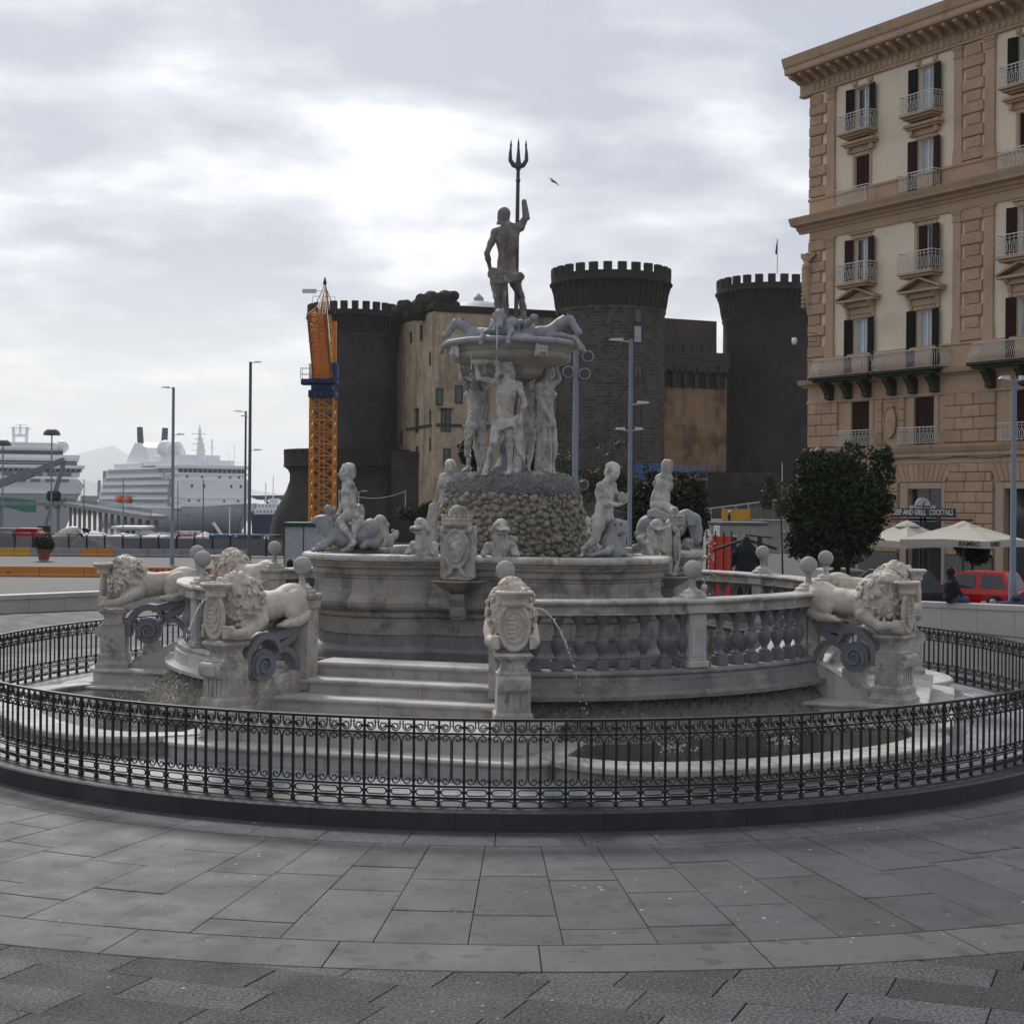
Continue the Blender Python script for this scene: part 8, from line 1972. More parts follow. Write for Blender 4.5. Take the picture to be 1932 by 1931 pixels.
lamp_pole(677, 927, None, 150, .06, [(.05, -1, .9, 'arm'), (.05, 1, .9, 'arm')], 'small distant twin lamp at the foot of the left castle tower', 'lamp_head')
cmr = thing('security_camera', 'white dome security camera on a dark bracket at the palazzo corner', 'camera', at(1499, 645, 89)); k = 89/F
mb = MB(); mb.lathe([(.05, .25), (.16, .2), (.17, .0), (.13, -.14), (.03, -.2)], 12); mb.obj('camera_dome', MT['ship_white'], cmr); mb = MB(); mb.bar((0, 0, .22), (.3, 0, .45), .05); mb.bar((.3, 0, .45), (.8, 0, .4), .06); mb.tube([(.75, 0, .0), (.75, 0, .55), (1.3, 0, .55), (1.3, 0, 0)], .03, 4, closed=True); mb.obj('bracket', MT['iron'], cmr)
wi = thing('sagging_cable', 'thin pale cable sagging between two posts before the left castle tower', 'cable', at(700, 940, 90)); k = 90/F
mb = MB(); mb.tube([((-60+125*i/14)*k, 0, (4+10-14*(1-((i-7)/7)**2))*k) for i in range(15)], .035, 4); mb.bar((65*k, 0, 16*k), (65*k, 0, -40*k), .06); mb.bar((-60*k, 0, 16*k), (-60*k, 0, -40*k), .06); mb.obj('cable_run', MT['lamp_head'], wi)
# gull
S = Sculpt((-.5, -.35, -.4), (.5, .35, .4), .02); S.chain([(-.12, 0, .02), (0, 0, 0), (.10, 0, -.03)], [.025, .045, .03]); S.chain([(0, .0, .03), (-.1, .05, .12), (-.24, .05, .17)], [.035, .03, .012]); S.chain([(0, 0, .0), (.12, -.05, -.08), (.26, -.05, -.22)], [.035, .03, .012]); S.cap((.1, 0, -.03), (.15, .02, -.04), .025, .012)
tag(S.obj('gull', paint('gull grey', (.10,.10,.11), .7), None, at(1044.5, 343, 70)), 'dark gull gliding in the sky right of the trident', 'bird')

# ============================================================ CARS
MT['tyre'] = paint('tyre', (.02,.02,.02), .8); MT['rim'] = paint('wheel rim', (.25,.25,.26), .35, .6); MT['plate'] = paint('number plate', (.5,.5,.5), .5)
def car(name, lab, loc, rot, c, L_=3.4, W2=1.52, H2=1.42, hatch=True, cat='car', scale=1):
    t = thing(name, lab, cat, loc, rot); pm_ = 'car paint '+name+str(len(bpy.data.materials)); pa_ = paint(pm_, c, .22, .0, .03, .6)
    wb = .62*L_; h = H2; zb = .22; belt = .86*h/1.42
    # body sections along x (front +x)
    prof = [(-L_/2, .30, .62), (-L_/2+.06, .26, belt-.02), (-L_/2+.35, .24, belt+.02), (0, .22, belt), (L_*.22, .22, belt-.02), (L_*.40, .24, belt-.14), (L_/2-.05, .28, .62), (L_/2, .34, .52)]
    mb = MB(); vs = []
    for i, (x, z0, z1) in enumerate(prof):
        e = .86 if i in (0, len(prof)-1) else .97 if i in (1, len(prof)-2) else 1; w1 = W2/2*e
        vs += [(x, -w1*.93, z0), (x, -w1, z0+.12), (x, -w1, z1-.18), (x, -w1*.93, z1), (x, w1*.93, z1), (x, w1, z1-.18), (x, w1, z0+.12), (x, w1*.93, z0)]
    n = len(prof); fs = [(i*8+j, (i+1)*8+j, (i+1)*8+(j+1) % 8, i*8+(j+1) % 8) for i in range(n-1) for j in range(8)]+[tuple(range(8)), tuple(range(n*8-8, n*8))[::-1]]
    mb.add(vs, fs, 0, False); body_ = mb.obj('body', pa_, t)
    xr0, xr1 = (-L_/2+.12, -L_/2+.42) if hatch else (-L_/2+.5, -L_/2+.95); xf1, xf0 = L_*.10, L_*.30
    G = [(xr0, belt-.03, .93), (xr1, h-.04, .78), (xr1+.25, h, .76), (xf1-.2, h, .76), (xf1, h-.04, .77), (xf0, belt-.05, .90)]
    mb = MB(); vs = []
    for (x, z, e) in G: vs += [(x, -W2/2*e, z), (x, W2/2*e, z)]
    sh_ = 0
    mb.add(vs, [(2*i, 2*i+1, 2*i+3, 2*i+2) for i in range(len(G)-1)]+[tuple(range(0, 12, 2)), tuple(range(1, 12, 2))[::-1]], 0, False); mb.obj('cabin', pa_, t)
    def quad(p, nm, off=.012):
        c_ = sum((Vector(q) for q in p), Vector())/4; nrm = (Vector(p[1])-Vector(p[0])).cross(Vector(p[2])-Vector(p[0])).normalized(); d_ = 1 if nrm.dot(c_-Vector((0, 0, .8))) > 0 else -1
        p2_ = [c_+(Vector(q)-c_)*.88+nrm*off*d_ for q in p]; p3_ = [q-nrm*.01*d_ for q in p2_]; MB().add(p2_+p3_, [(0, 1, 2, 3), (7, 6, 5, 4), (0, 4, 5, 1), (1, 5, 6, 2), (2, 6, 7, 3), (3, 7, 4, 0)]).obj(nm, MT['glass'], t)
    quad([vs[0], vs[1], vs[3], vs[2]], 'rear_window'); quad([vs[10], vs[11], vs[9], vs[8]], 'windscreen')
    xm = (xr1+xf1)/2+.05
    for s_ in (-1, 1):
        def Q(x, z): 
            e = .92-(z-belt)/(h-belt)*.15; return (x, s_*W2/2*e, z)
        quad([Q(xr0+.12, belt-.01), Q(xm-.04, belt-.01), Q(xm-.04, h-.06), Q(xr1+.10, h-.06)], 'side_window'); quad([Q(xm+.04, belt-.01), Q(xf0-.14, belt-.01), Q(xf1-.02, h-.06), Q(xm+.04, h-.06)], 'side_window')
        for x in (-wb/2, wb/2):
            w_ = MB().tube([(x, s_*(W2/2-.17), .29), (x, s_*(W2/2+.015), .29)], .29, 18).obj('wheel', MT['tyre'], t); MB().tube([(x, s_*(W2/2), .29), (x, s_*(W2/2+.025), .29)], [.18, .16], 14).obj('rim', MT['rim'], w_)
            MB().prism([(x+.36*math.cos(a), .29+.36*math.sin(a)) for a in [PI*i/10 for i in range(11)]], s_*(W2/2+.004)-.01, s_*(W2/2+.004)+.004).obj('wheel_arch', MT['tyre'], t)
        MB().cbox(-L_/2-.01, -L_/2+.08, s_*W2*.40-.09, s_*W2*.40+.09, .60, .80, .02).obj('tail_light', paint('tail light', (.35,.02,.02), .2) if 'tail light' not in bpy.data.materials else bpy.data.materials['tail light'], t)
        MB().cbox(L_/2-.12, L_/2+.0, s_*W2*.36-.14, s_*W2*.36+.14, .56, .70, .03).obj('headlight', MT['glass_pale'], t)
        MB().cbox(xf0-.3, xf0-.12, s_*(W2/2+.02)-.06, s_*(W2/2+.02)+.06, belt, belt+.13, .03).obj('wing_mirror', pa_, t)
    MB().cbox(-L_/2-.04, -L_/2+.12, -W2/2*.92, W2/2*.92, .26, .50, .05).obj('bumper', MT['tyre'], t); MB().cbox(L_/2-.12, L_/2+.03, -W2/2*.88, W2/2*.88, .26, .48, .05).obj('bumper', MT['tyre'], t)
    MB().box(-L_/2-.06, -L_/2-.035, -.26, .26, .33, .44).obj('number_plate', MT['plate'], t)
    return t
p = at(1838, 1100, 49.5); car('red_car', 'small red hatchback parked behind the low wall, seen from its rear corner', (p.x, 49.5, gz(49.5)), R(140), (.50,.006,.010), 3.35, 1.5, 1.42)
p = at(1678, 1100, 48.5); car('dark_car', 'dark car with pale-lit windscreen behind the right-hand lions', (p.x, 48.5, gz(48.5)), R(188), (.03,.03,.035), 4.1, 1.7, 1.48, False)
p = at(1597, 1080, 57); car('white_car', 'white car under the dark tree, only its roof visible above the balustrade', (p.x, 57, gz(57)), R(12), (.55,.55,.55), 4.0, 1.65, 1.42, False)
p = at(1992, 1100, 42.5); car('blue_car', 'dark blue car at the right edge, mostly outside the view', (p.x, 42.5, gz(42.5)), R(150), (.03,.045,.09), 3.9, 1.65, 1.3, False)
p = at(118, 1030, 165); car('silver_car', 'silver car parked behind the see-through fence netting', (p.x, 165, gz(165)), R(5), (.40,.40,.40), 4.2, 1.7, 1.42, False)
p = at(172, 1030, 160); car('grey_car', 'grey estate car half hidden behind the fence netting', (p.x, 160, gz(160)), R(-8), (.25,.25,.26), 4.3, 1.7, 1.45, False)
# ============================================================ PEOPLE
MT['skin'] = paint('skin', (.40,.24,.17), .6); MT['coat'] = stone('dark charcoal coat', (.022,.022,.027), (.012,.012,.015), 6, .85, .3, 60); MT['jeans'] = paint('blue jeans', (.05,.08,.15), .8); MT['hiviz'] = paint('white overalls', (.55,.55,.52), .8); MT['redwear'] = paint('red work jacket', (.4,.03,.03), .8)
def person(lab, loc, rot, J, clothes, seated=False, hood=True, legs='jeans', extra=None):
    S = Sculpt((-.5, -.75, -.05), (.5, .6, 1.95), .022)
    body(S, J, 1.0); head(S, J['head'], J.get('look', (0, -1, 0)), (0, 0, 1), 1.15, 1, False, 3, False)
    for w_, d in (('wL', J['wL']), ('wR', J['wR'])): hand(S, d, np.array(d)-np.array(J['e'+w_[1]]), (0, 0, 1), 1.0)
    o = S.obj('person', MT['skin'], None, loc, rot); tag(o, lab, 'person')
    C_ = Sculpt((-.5, -.6, -.05), (.5, .6, 1.95), .024); A = {k: np.array(v, float) for k, v in J.items()}
    sh_ = (A['sL']+A['sR'])/2; hp = (A['hL']+A['hR'])/2
    C_.ell(sh_*.62+hp*.38, (.23, .17, .27), k=.06); C_.ell(sh_+A3(0, 0, -.05), (.24, .14, .1), k=.06); C_.ell(hp+A3(0, 0, .04), (.21, .18, .17), k=.06)
    for s_ in 'LR': C_.chain([A['s'+s_], A['e'+s_], A['w'+s_]*.95+A['e'+s_]*.05], [.09, .075, .055], .03)
    if hood: C_.ell(A['head']+A3(0, .03, .01)-A3(*J.get('look', (0, -1, 0)))*.03, (.125, .13, .145), k=.03); C_.ell(A['neck'], (.12, .12, .08), k=.04); C_.ell(A['head']+A3(*J.get('look', (0, -1, 0)))*.14, (.075, .09, .095), k=.02, sub=True)
    C_.obj('jacket', clothes, o)
    T = Sculpt((-.5, -.75, -.05), (.5, .6, 1.2), .024); T.ell(hp, (.19, .15, .13), k=.05)
    for s_ in 'LR': T.chain([A['h'+s_], A['k'+s_], A['a'+s_]*.94+A['k'+s_]*.06], [.105, .078, .062], .03)
    T.obj('trousers', MT[legs], o)
    B = Sculpt((-.5, -.85, -.05), (.5, .6, .3), .02)
    for s_ in 'LR': B.cap(A['a'+s_]+A3(0, .03, -.03), A['a'+s_]+A3(0, -.16, -.055), .05, .042); 
    B.obj('shoes', MT['tyre'], o); return o
JS = dict(sL=(-.19, .0, .98), sR=(.19, .0, .98), eL=(-.27, -.10, .70), eR=(.27, -.14, .72), wL=(-.14, -.30, .62), wR=(.14, -.34, .66), hL=(-.10, 0, .50), hR=(.10, 0, .50), kL=(-.13, -.43, .50), kR=(.13, -.43, .50), aL=(-.13, -.45, .09), aR=(.13, -.42, .09), neck=(0, -.03, 1.10), head=(.02, -.08, 1.25), look=(.3, -.9, -.35))
pw_ = Vector((13.0, 40.9)); person('person in a dark hooded coat and jeans sitting hunched on the right-hand wall', (at(1800, 1100, 41.4).x, 41.75, .33), R(108), JS, MT['coat'])
JW = dict(sL=(-.19, 0, 1.42), sR=(.19, 0, 1.42), eL=(-.25, .03, 1.14), eR=(.25, .03, 1.14), wL=(-.24, -.1, .90), wR=(.22, -.12, .92), hL=(-.10, 0, .92), hR=(.10, 0, .92), kL=(-.11, -.08, .50), kR=(.11, .04, .50), aL=(-.11, -.14, .09), aR=(.11, .16, .10), neck=(0, -.01, 1.52), head=(0, -.03, 1.68), look=(.5, -.8, -.2))
person('person in a black jacket bending behind the left rear balustrade', (at(541, 1060, 46).x, 46, -.02), R(80), dict(JW, head=(0, -.2, 1.50), neck=(0, -.12, 1.42), sL=(-.19, -.08, 1.34), sR=(.19, -.08, 1.34)), MT['coat'])
q = at(1309, 939, 250); person('worker in white overalls crouching on the scaffold by the castle', (q.x, 249.0, q.z-.1), R(0), dict(JS, look=(.6, -.7, -.3)), MT['hiviz'], True, True, 'hiviz')
q = at(1316, 939, 250); person('worker in a red jacket beside the white-clad one on the scaffold', (q.x+.2, 249.4, q.z-.1), R(0), dict(JS, look=(-.6, -.7, -.3)), MT['redwear'], True, True, 'coat')
q = at(1376, 978, 190); person('dark-clad worker with a white helmet behind the orange hoarding', (q.x, 190, q.z-.9), R(90), JW, MT['coat'], False, False, 'coat')
mb = MB().sphere((0, 0, 0), (.17, .19, .14), 12, 8); o = mb.obj('helmet', MT['ship_white'], [x for x in col.objects if x.name.startswith('person')][-1]); o.location = (0, -.03, 1.78)
# folded covered parasol and its bar frame
p = at(1408, 1010, 40); uc = thing('covered_parasol', 'closed parasol hidden under a long black cover behind the right rear balustrade', 'parasol', (p.x, 40, 0))
S = Sculpt((-.6, -.5, 0), (.6, .5, 2.75), .028); k = 40/F
S.chain([(0, 0, .25), (0, 0, 1.3), (0, 0, 2.2), (0, 0, 2.5)], [.42, .34, .22, .09], .05)
for i in range(14): a = TAU*i/14; S.cap((.40*math.cos(a), .40*math.sin(a), .12), (.20*math.cos(a), .20*math.sin(a), 2.15), .07, .04, .03)
for s_ in (-1, 1): S.chain([(s_*.1, 0, 2.35), (s_*.30, 0, 2.1), (s_*.36, 0, 1.8)], [.08, .08, .05])
S.obj('cover', MT['coat'], uc); mb = MB(); mb.tube([(0, 0, 0), (0, 0, 2.62)], .04, 8); mb.obj('pole', MT['pole_dark'], uc)
mb = MB(); mb.bar((0, .1, 2.50), (-62*k, .1, 2.2), .07); mb.bar((0, .1, 2.50), (60*k, .2, 2.25), .07); mb.bar((0, .15, 2.62), (52*k, .2, 2.55), .04); mb.obj('frame_arms', MT['iron'], uc)
# ============================================================ BUILDING SITE BEHIND THE FOUNTAIN
Yc_ = 82; p = at(1393, 1035, Yc_); k = Yc_/F; g = gz(Yc_); of = thing('site_office', 'grey portable office cabin with small windows behind the right balustrade', 'cabin', (p.x, Yc_, g)); zt_ = at(1393, 985, Yc_).z-g
mb = MB(); mb.cbox(-53*k, 56*k, 0, 3, 0, zt_-.16, .03)
for i in range(12): x = (-50+9*i)*k; mb.box(x, x+.03, -.02, 0, .1, zt_-.2)
mb.obj('cabin_wall', paint('cabin grey', (.36,.36,.34), .6), of); mb = MB(); mb.cbox(-55*k, 58*k, -.1, 3.1, zt_-.15, zt_, .02); mb.obj('cabin_roof', paint('cabin roof trim', (.16,.16,.16), .5), of)
for x in (-8, 16, 40): f = MB().cbox((x-6)*k, (x+6)*k, -.06, 0, zt_-1.75, zt_-.75, .02).obj('cabin_window', MT['white_frame'], of); MB().box((x-5)*k, (x+5)*k, -.08, -.062, zt_-1.68, zt_-.82).obj('pane', MT['glass'], f)
MB().cbox(-47*k, -36*k, -.35, 0, zt_-.85, zt_-.2, .03).obj('air_conditioner', MT['ship_white'], of)
m, t, b = nodes('orange mesh'); b.inputs['Base Color'].default_value = (.72,.06,.02,1); b.inputs['Roughness'].default_value = .7; b.inputs['Alpha'].default_value = .9; MT['omesh'] = m
p = at(1357, 1050, 60); nt_ = thing('safety_net', 'bright orange-red safety netting beside the grey site cabin', 'net', (p.x, 60, 0)); k = 60/F
mb = MB(); n = 10; zt_ = at(1357, 1009, 60).z
vs = [((-24+48*i/n)*k, .06*math.sin(i*1.7), z) for i in range(n+1) for z in (gz(60), zt_-.08*math.sin(i*.9)**2)]; mb.add(vs, [(2*i, 2*i+2, 2*i+3, 2*i+1) for i in range(n)]); mb.obj('net_mesh', MT['omesh'], nt_)
mb = MB()
for x in (-24, -8, 8, 23): mb.bar((x*k, -.05, gz(60)), (x*k, -.05, zt_+.15), .05)
mb.obj('net_posts', MT['iron'], nt_)
Yh = 190; p = at(1430, 978, Yh); k = Yh/F; hd_ = thing('site_hoarding', 'orange plastic hoarding with a stack of planks at the foot of the castle', 'hoarding', (p.x, Yh, 0)); zb = at(1430, 978, Yh).z; zt_ = at(1430, 961, Yh).z
for (a, b_, mt) in ((-68, -12, 'yellow'), (52, 90, 'yellow')): MB().cbox(a*k, b_*k, 0, .2, zb-.2, zt_-.1*0, .02).obj('hoarding_panel', MT[mt], hd_)
mb = MB()
for i in range(8): mb.cbox((-14+i % 3)*k, (50-i % 2*2)*k, -.3, .5, zb+.0+i*.16, zb+.14+i*.16, .01)
mb.obj('plank_stack', stone('weathered planks', (.20,.16,.13), (.14,.115,.10), 1, .9), hd_)
MB().cbox(-90*k, 130*k, .3, 6, gz(Yh)-.2, zb-.2, .1).obj('retaining_wall', MT['concrete'], hd_)
rp = thing('site_ramp_rail', 'sloping galvanised rail with dark panels climbing towards the castle', 'railing', (0, 0, 0)); mb = MB(); a, b_ = at(1318, 962, 205), at(1530, 935, 205); a2, b2_ = at(1300, 985, 205), at(1530, 962, 205)
mb.bar(a, b_, .16)
for i in range(10): q = a.lerp(b_, i/9); q2 = a2.lerp(b2_, i/9); mb.bar(q, (q.x, q.y, q2.z-1), .12)
mb.obj('ramp_posts', MT['lamp_head'], rp); MB().add([tuple(a), tuple(b_), (b_.x, 205.1, b2_.z-.6), (a.x, 205.1, a2.z-.6)], [(0, 1, 2, 3)]).obj('ramp_panels', paint('ramp panel', (.05,.055,.07), .5), rp)
def scaffold(px0, px1, ys, Y, lab, decks):
    s_ = thing('scaffold', lab, 'scaffold', (0, 0, 0)); mb = MB(); X0, X1 = at(px0, 900, Y).x, at(px1, 900, Y).x; n = max(2, int((X1-X0)/2.2)); zT = at(px0, ys[0], Y).z; zB = gz(Y)
    for i in range(n+1):
        for dy in (0, 1.2): x = X0+(X1-X0)*i/n; mb.bar((x, Y+dy, zB), (x, Y+dy, zT), .09)
    for y in ys:
        z = at(px0, y, Y).z; mb.bar((X0, Y, z), (X1, Y, z), .07); mb.bar((X0, Y, z+.6), (X1, Y, z+.6), .07)
    mb.obj('tubes', paint('scaffold tube '+str(px0), (.13,.07,.055), .6), s_)
    for y in decks: z = at(px0, y, Y).z; MB().cbox(X0, X1, Y-.1, Y+1.3, z-.1, z+.12, .02).obj('deck_board', MT['concrete'], s_)
scaffold(1205, 1300, (880, 893, 905, 930, 955, 980), 270, 'rusty scaffold with pale decks at the foot of the stained orange wall', (903, 940, 962)); scaffold(1302, 1335, (868, 880, 893, 915, 940, 965, 985), 250, 'narrow rusty scaffold tower with two workers on its deck', (904, 940, 981))
p = at(1197, 888, 268); MB().cbox(0, 1, 0, 1, 0, 1) if 0 else None
o = MB().cbox(0, 5.2, 0, .15, -1.2, 1.2, .02).obj('blue_sheet', paint('blue tarpaulin', (.03,.10,.28), .6), None, p); tag(o, 'bright blue tarpaulin sheet hung at the foot of the nearest castle tower', 'tarpaulin')
o = MB().cbox(0, 6.5, 0, .15, -.5, .6, .02).obj('grey_sheet', paint('grey blue sheet', (.12,.15,.22), .6), None, at(1300-28, 884, 268)); tag(o, 'pale grey-blue sheeting along the scaffold top under the orange wall', 'tarpaulin')
# plant pot in the road
p = at(83, 1046, 140); po = thing('potted_bush', 'small green bush in a terracotta pot before the far barrier row', 'plant', (p.x, 140, gz(140))); MB().lathe([(.45, 0), (.62, .9), (.66, .95), (.66, 1.05), (.55, 1.05)], 16).obj('pot', paint('terracotta', (.30,.10,.06), .8), po)
# ============================================================ TREES
def leafmat(name, c1, c2):
    m, t, b = nodes(name); b.inputs['Roughness'].default_value = .6; b.inputs['Specular IOR Level'].default_value = .2
    setc(t, b, mix_(t, rng_(t, noise_(t, pos_(t), 7.5, 3), .35, .68), c1, c2)); return m
MT['leaf'] = leafmat('dark oak leaf', (.016,.026,.013), (.060,.078,.042)); MT['leaf2'] = leafmat('olive leaf', (.050,.060,.030), (.085,.090,.050)); MT['bark'] = stone('bark', (.07,.055,.045), (.04,.033,.028), 3, .9, .6, 20)
def crown(parent, blobs, n, size, mat, seed, name='crown'):
    rg = np.random.default_rng(seed); vol = np.array([b_[3]*b_[4]*b_[5] for b_ in blobs]) ; pk = rg.choice(len(blobs), n, p=vol/vol.sum()); B = np.array(blobs)[pk]
    d = rg.normal(size=(n, 3)); d /= np.linalg.norm(d, axis=1)[:, None]; r = (.35+.65*rg.random(n)**.45)*(1+.10*rg.normal(size=n)); c = B[:, :3]+d*B[:, 3:6]*r[:, None]
    u = rg.normal(size=(n, 3)); u /= np.linalg.norm(u, axis=1)[:, None]; v = np.cross(u, rg.normal(size=(n, 3))); v /= np.linalg.norm(v, axis=1)[:, None]; s_ = (size*(.6+.8*rg.random(n)))[:, None]
    V = np.stack([c-u*s_, c+v*s_*.45, c+u*s_, c-v*s_*.45], 1).reshape(-1, 3); me = bpy.data.meshes.new(name); me.from_pydata(V.tolist(), [], np.arange(4*n).reshape(-1, 4).tolist()); me.materials.append(mat); me.update(); return link(name, me, parent)
def tree(lab, loc, blobs, n, size, mat, seed, trunks, grp=None):
    dz = loc[3]-loc[2] if len(loc) > 3 else 0; t = thing('tree', lab, 'tree', loc[:3], group=grp)
    blobs = [(b_[0], b_[1], b_[2]+dz, *b_[3:]) for b_ in blobs]; trunks = [([(q[0], q[1], q[2]+(dz if i_ else 0)) for i_, q in enumerate(tr_[0])], tr_[1]) for tr_ in trunks]
    mb = MB()
    for tr_ in trunks: mb.tube(tr_[0], tr_[1], 7)
    rg = random.Random(seed)
    for b_ in blobs: 
        s0 = trunks[0][0][-1]; e = Vector(b_[:3]); m_2 = (Vector(s0)+e)/2+Vector((rg.uniform(-.2, .2), rg.uniform(-.2, .2), .1)); mb.tube([s0, m_2, e], [.07, .045, .02], 5)
    mb.obj('trunk', MT['bark'], t); crown(t, blobs, n, size, mat, seed); return t
Yt = 56; p = at(1578, 1070, Yt); k = Yt/F; rg = random.Random(5); bl = [(-5*k, 0, 70*k, 78*k, 60*k, 60*k), (-30*k, 0, 130*k, 58*k, 55*k, 55*k), (38*k, -.3, 120*k, 58*k, 50*k, 60*k), (-36*k, 0, 182*k, 42*k, 40*k, 38*k), (14*k, .3, 190*k, 36*k, 40*k, 30*k), (86*k, 0, 185*k, 24*k, 24*k, 38*k), (92*k, 0, 214*k, 13*k, 14*k, 20*k), (-75*k, 0, 105*k, 26*k, 30*k, 26*k), (62*k, 0, 80*k, 24*k, 30*k, 36*k), (-60*k, .2, 45*k, 34*k, 34*k, 34*k)]
for _ in range(42): a = rg.uniform(0, TAU); q_ = rg.uniform(.9, 1.12); bl.append(((92 if math.sin(a) > 0 else 80)*k*q_*math.cos(a), rg.uniform(-1.3, .8), (124+104*q_*math.sin(a))*k, rg.uniform(6, 15)*k, 13*k, rg.uniform(6, 13)*k))
tree('large dense dark evergreen tree before the left corner of the palazzo', (p.x, Yt, gz(Yt), p.z), bl, 36000, .085, MT['leaf'], 3, [([(0, 0, 0), (.05, 0, .8), (-.05, .1, 1.9)], [.16, .13, .10]), ([(.5, .1, 0), (.4, 0, 1.6)], [.09, .07])])
Yt = 70; k = Yt/F
for (px, yb, s_, sd, lab) in ((1222, 1040, 1.0, 5, 'dark evergreen bush between the two right-hand statues'), (1288, 1040, .92, 6, 'dark evergreen bush right of the rider seen from behind')):
    p = at(px, yb, Yt); bl = [(0, 0, 70*k*s_, 42*k*s_, 40*k, 60*k*s_), (-22*k, 0, 100*k*s_, 24*k, 24*k, 30*k), (20*k, 0, 115*k*s_, 26*k, 24*k, 36*k), (30*k, 0, 60*k, 22*k, 20*k, 30*k), (0, 0, 150*k*s_, 10*k, 10*k, 14*k)]
    tree(lab, (p.x, Yt, gz(Yt), p.z), bl, 9000, .10, MT['leaf'], sd, [([(0, 0, 0), (0, 0, 1.2)], [.1, .07])], 'evergreen bushes behind the statues')
Yt = 75; k = Yt/F; p = at(884, 980, Yt); tree('dark bush showing behind the legs of the left cup bearer', (p.x, Yt, gz(Yt), p.z), [(0, 0, 120*k, 18*k, 20*k, 20*k), (10*k, 0, 140*k, 18*k, 20*k, 22*k), (20*k, 0, 90*k, 15*k, 18*k, 30*k), (-12*k, 0, 136*k, 9*k, 9*k, 10*k)], 2600, .11, MT['leaf'], 8, [([(10*k, 0, 0), (5*k, 0, 80*k)], [.1, .06])])
Yt = 80; k = Yt/F; p = at(1010, 1000, Yt); tree('dark bush showing between the middle and right cup bearers', (p.x, Yt, gz(Yt), p.z), [(0, 0, 150*k, 22*k, 20*k, 50*k), (14*k, 0, 100*k, 22*k, 20*k, 50*k), (5*k, 0, 195*k, 10*k, 10*k, 16*k)], 5200, .11, MT['leaf'], 9, [([(0, 0, 0), (0, 0, 90*k)], [.1, .06])])
Yt = 130; k = Yt/F; p = at(1110, 985, Yt); rg = random.Random(2)
bl = [(rg.uniform(-70, 70)*k, rg.uniform(-1, 1), (40+rg.uniform(0, 85))*k, rg.uniform(18, 34)*k, 25*k, rg.uniform(16, 30)*k) for _ in range(16)]+[(60*k, 0, 140*k, 16*k, 10*k, 16*k), (20*k, 0, 130*k, 20*k, 10*k, 18*k)]
tree('wide thin olive-brown tree spreading before the nearest castle tower', (p.x, Yt, gz(Yt), p.z), bl, 9000, .13, MT['leaf2'], 12, [([(-20*k, 0, 0), (-10*k, 0, 60*k)], [.2, .12]), ([(30*k, 0, 0), (25*k, 0, 70*k)], [.18, .1])])
Yt = 110; k = Yt/F; p = at(1478, 1010, Yt); bl = [(rg.uniform(-35, 20)*k, 0, (40+rg.uniform(0, 70))*k, rg.uniform(9, 17)*k, 12*k, rg.uniform(9, 16)*k) for _ in range(11)]
tree('sparse thin shrub left of the large dark tree', (p.x, Yt, gz(Yt), p.z), bl, 2000, .12, MT['leaf2'], 14, [([(0, 0, 0), (-5*k, 0, 60*k)], [.08, .05])])
Yt = 90; k = Yt/F; p = at(790, 985, Yt); bl = [(rg.uniform(-30, 30)*k, 0, rg.uniform(2, 34)*k, 14*k, 12*k, 12*k) for _ in range(9)]
tree('low green shrub at the castle foot left of the rock mound', (p.x, Yt, gz(Yt), p.z), bl, 2600, .12, MT['leaf2'], 15, [([(0, 0, 0), (0, 0, .5)], [.08, .05])])
Yt = 61.5; k = Yt/F; p = at(1835, 1065, Yt); tree('dark leafy potted tree in the shade under the big parasol', (p.x, Yt, gz(Yt), p.z), [(0, 0, 40*k, 36*k, 20*k, 30*k), (-15*k, 0, 58*k, 22*k, 14*k, 16*k), (10*k, 0, 15*k, 24*k, 14*k, 16*k)], 5000, .07, MT['leaf'], 16, [([(0, 0, 0), (0, 0, .6)], [.08, .05])])
crown(po, [(0, 0, 1.6, .95, .8, .75), (-.4, 0, 1.9, .5, .5, .5), (.5, 0, 1.4, .5, .5, .5)], 1800, .12, MT['leaf'], 17, 'foliage')
# dark terrace furniture and planters before the palazzo
for i, (px, w2, h) in enumerate(((1640, 60, 26), (1760, 80, 24), (1870, 70, 30))):
    Yq = 64; p = at(px, 1080, Yq); k = Yq/F; t = thing('terrace_screen', ('dark planter screen under the smaller parasol', 'long dark glazed terrace screen left of the red car', 'dark terrace screen behind the red car')[i], 'screen', (p.x, Yq, gz(Yq)), group='terrace screens of the restaurant')
    mb = MB(); mb.cbox(-w2/2*k, w2/2*k, 0, .1, 0, h*k, .02); mb.obj('screen_panel', MT['glass'], t); mb = MB()
    for x in np.linspace(-w2/2*k, w2/2*k, 4): mb.bar((float(x), -.03, 0), (float(x), -.03, h*k+.05), .06)
    mb.bar((-w2/2*k, -.03, h*k), (w2/2*k, -.03, h*k), .06); mb.obj('screen_frame', MT['iron'], t)
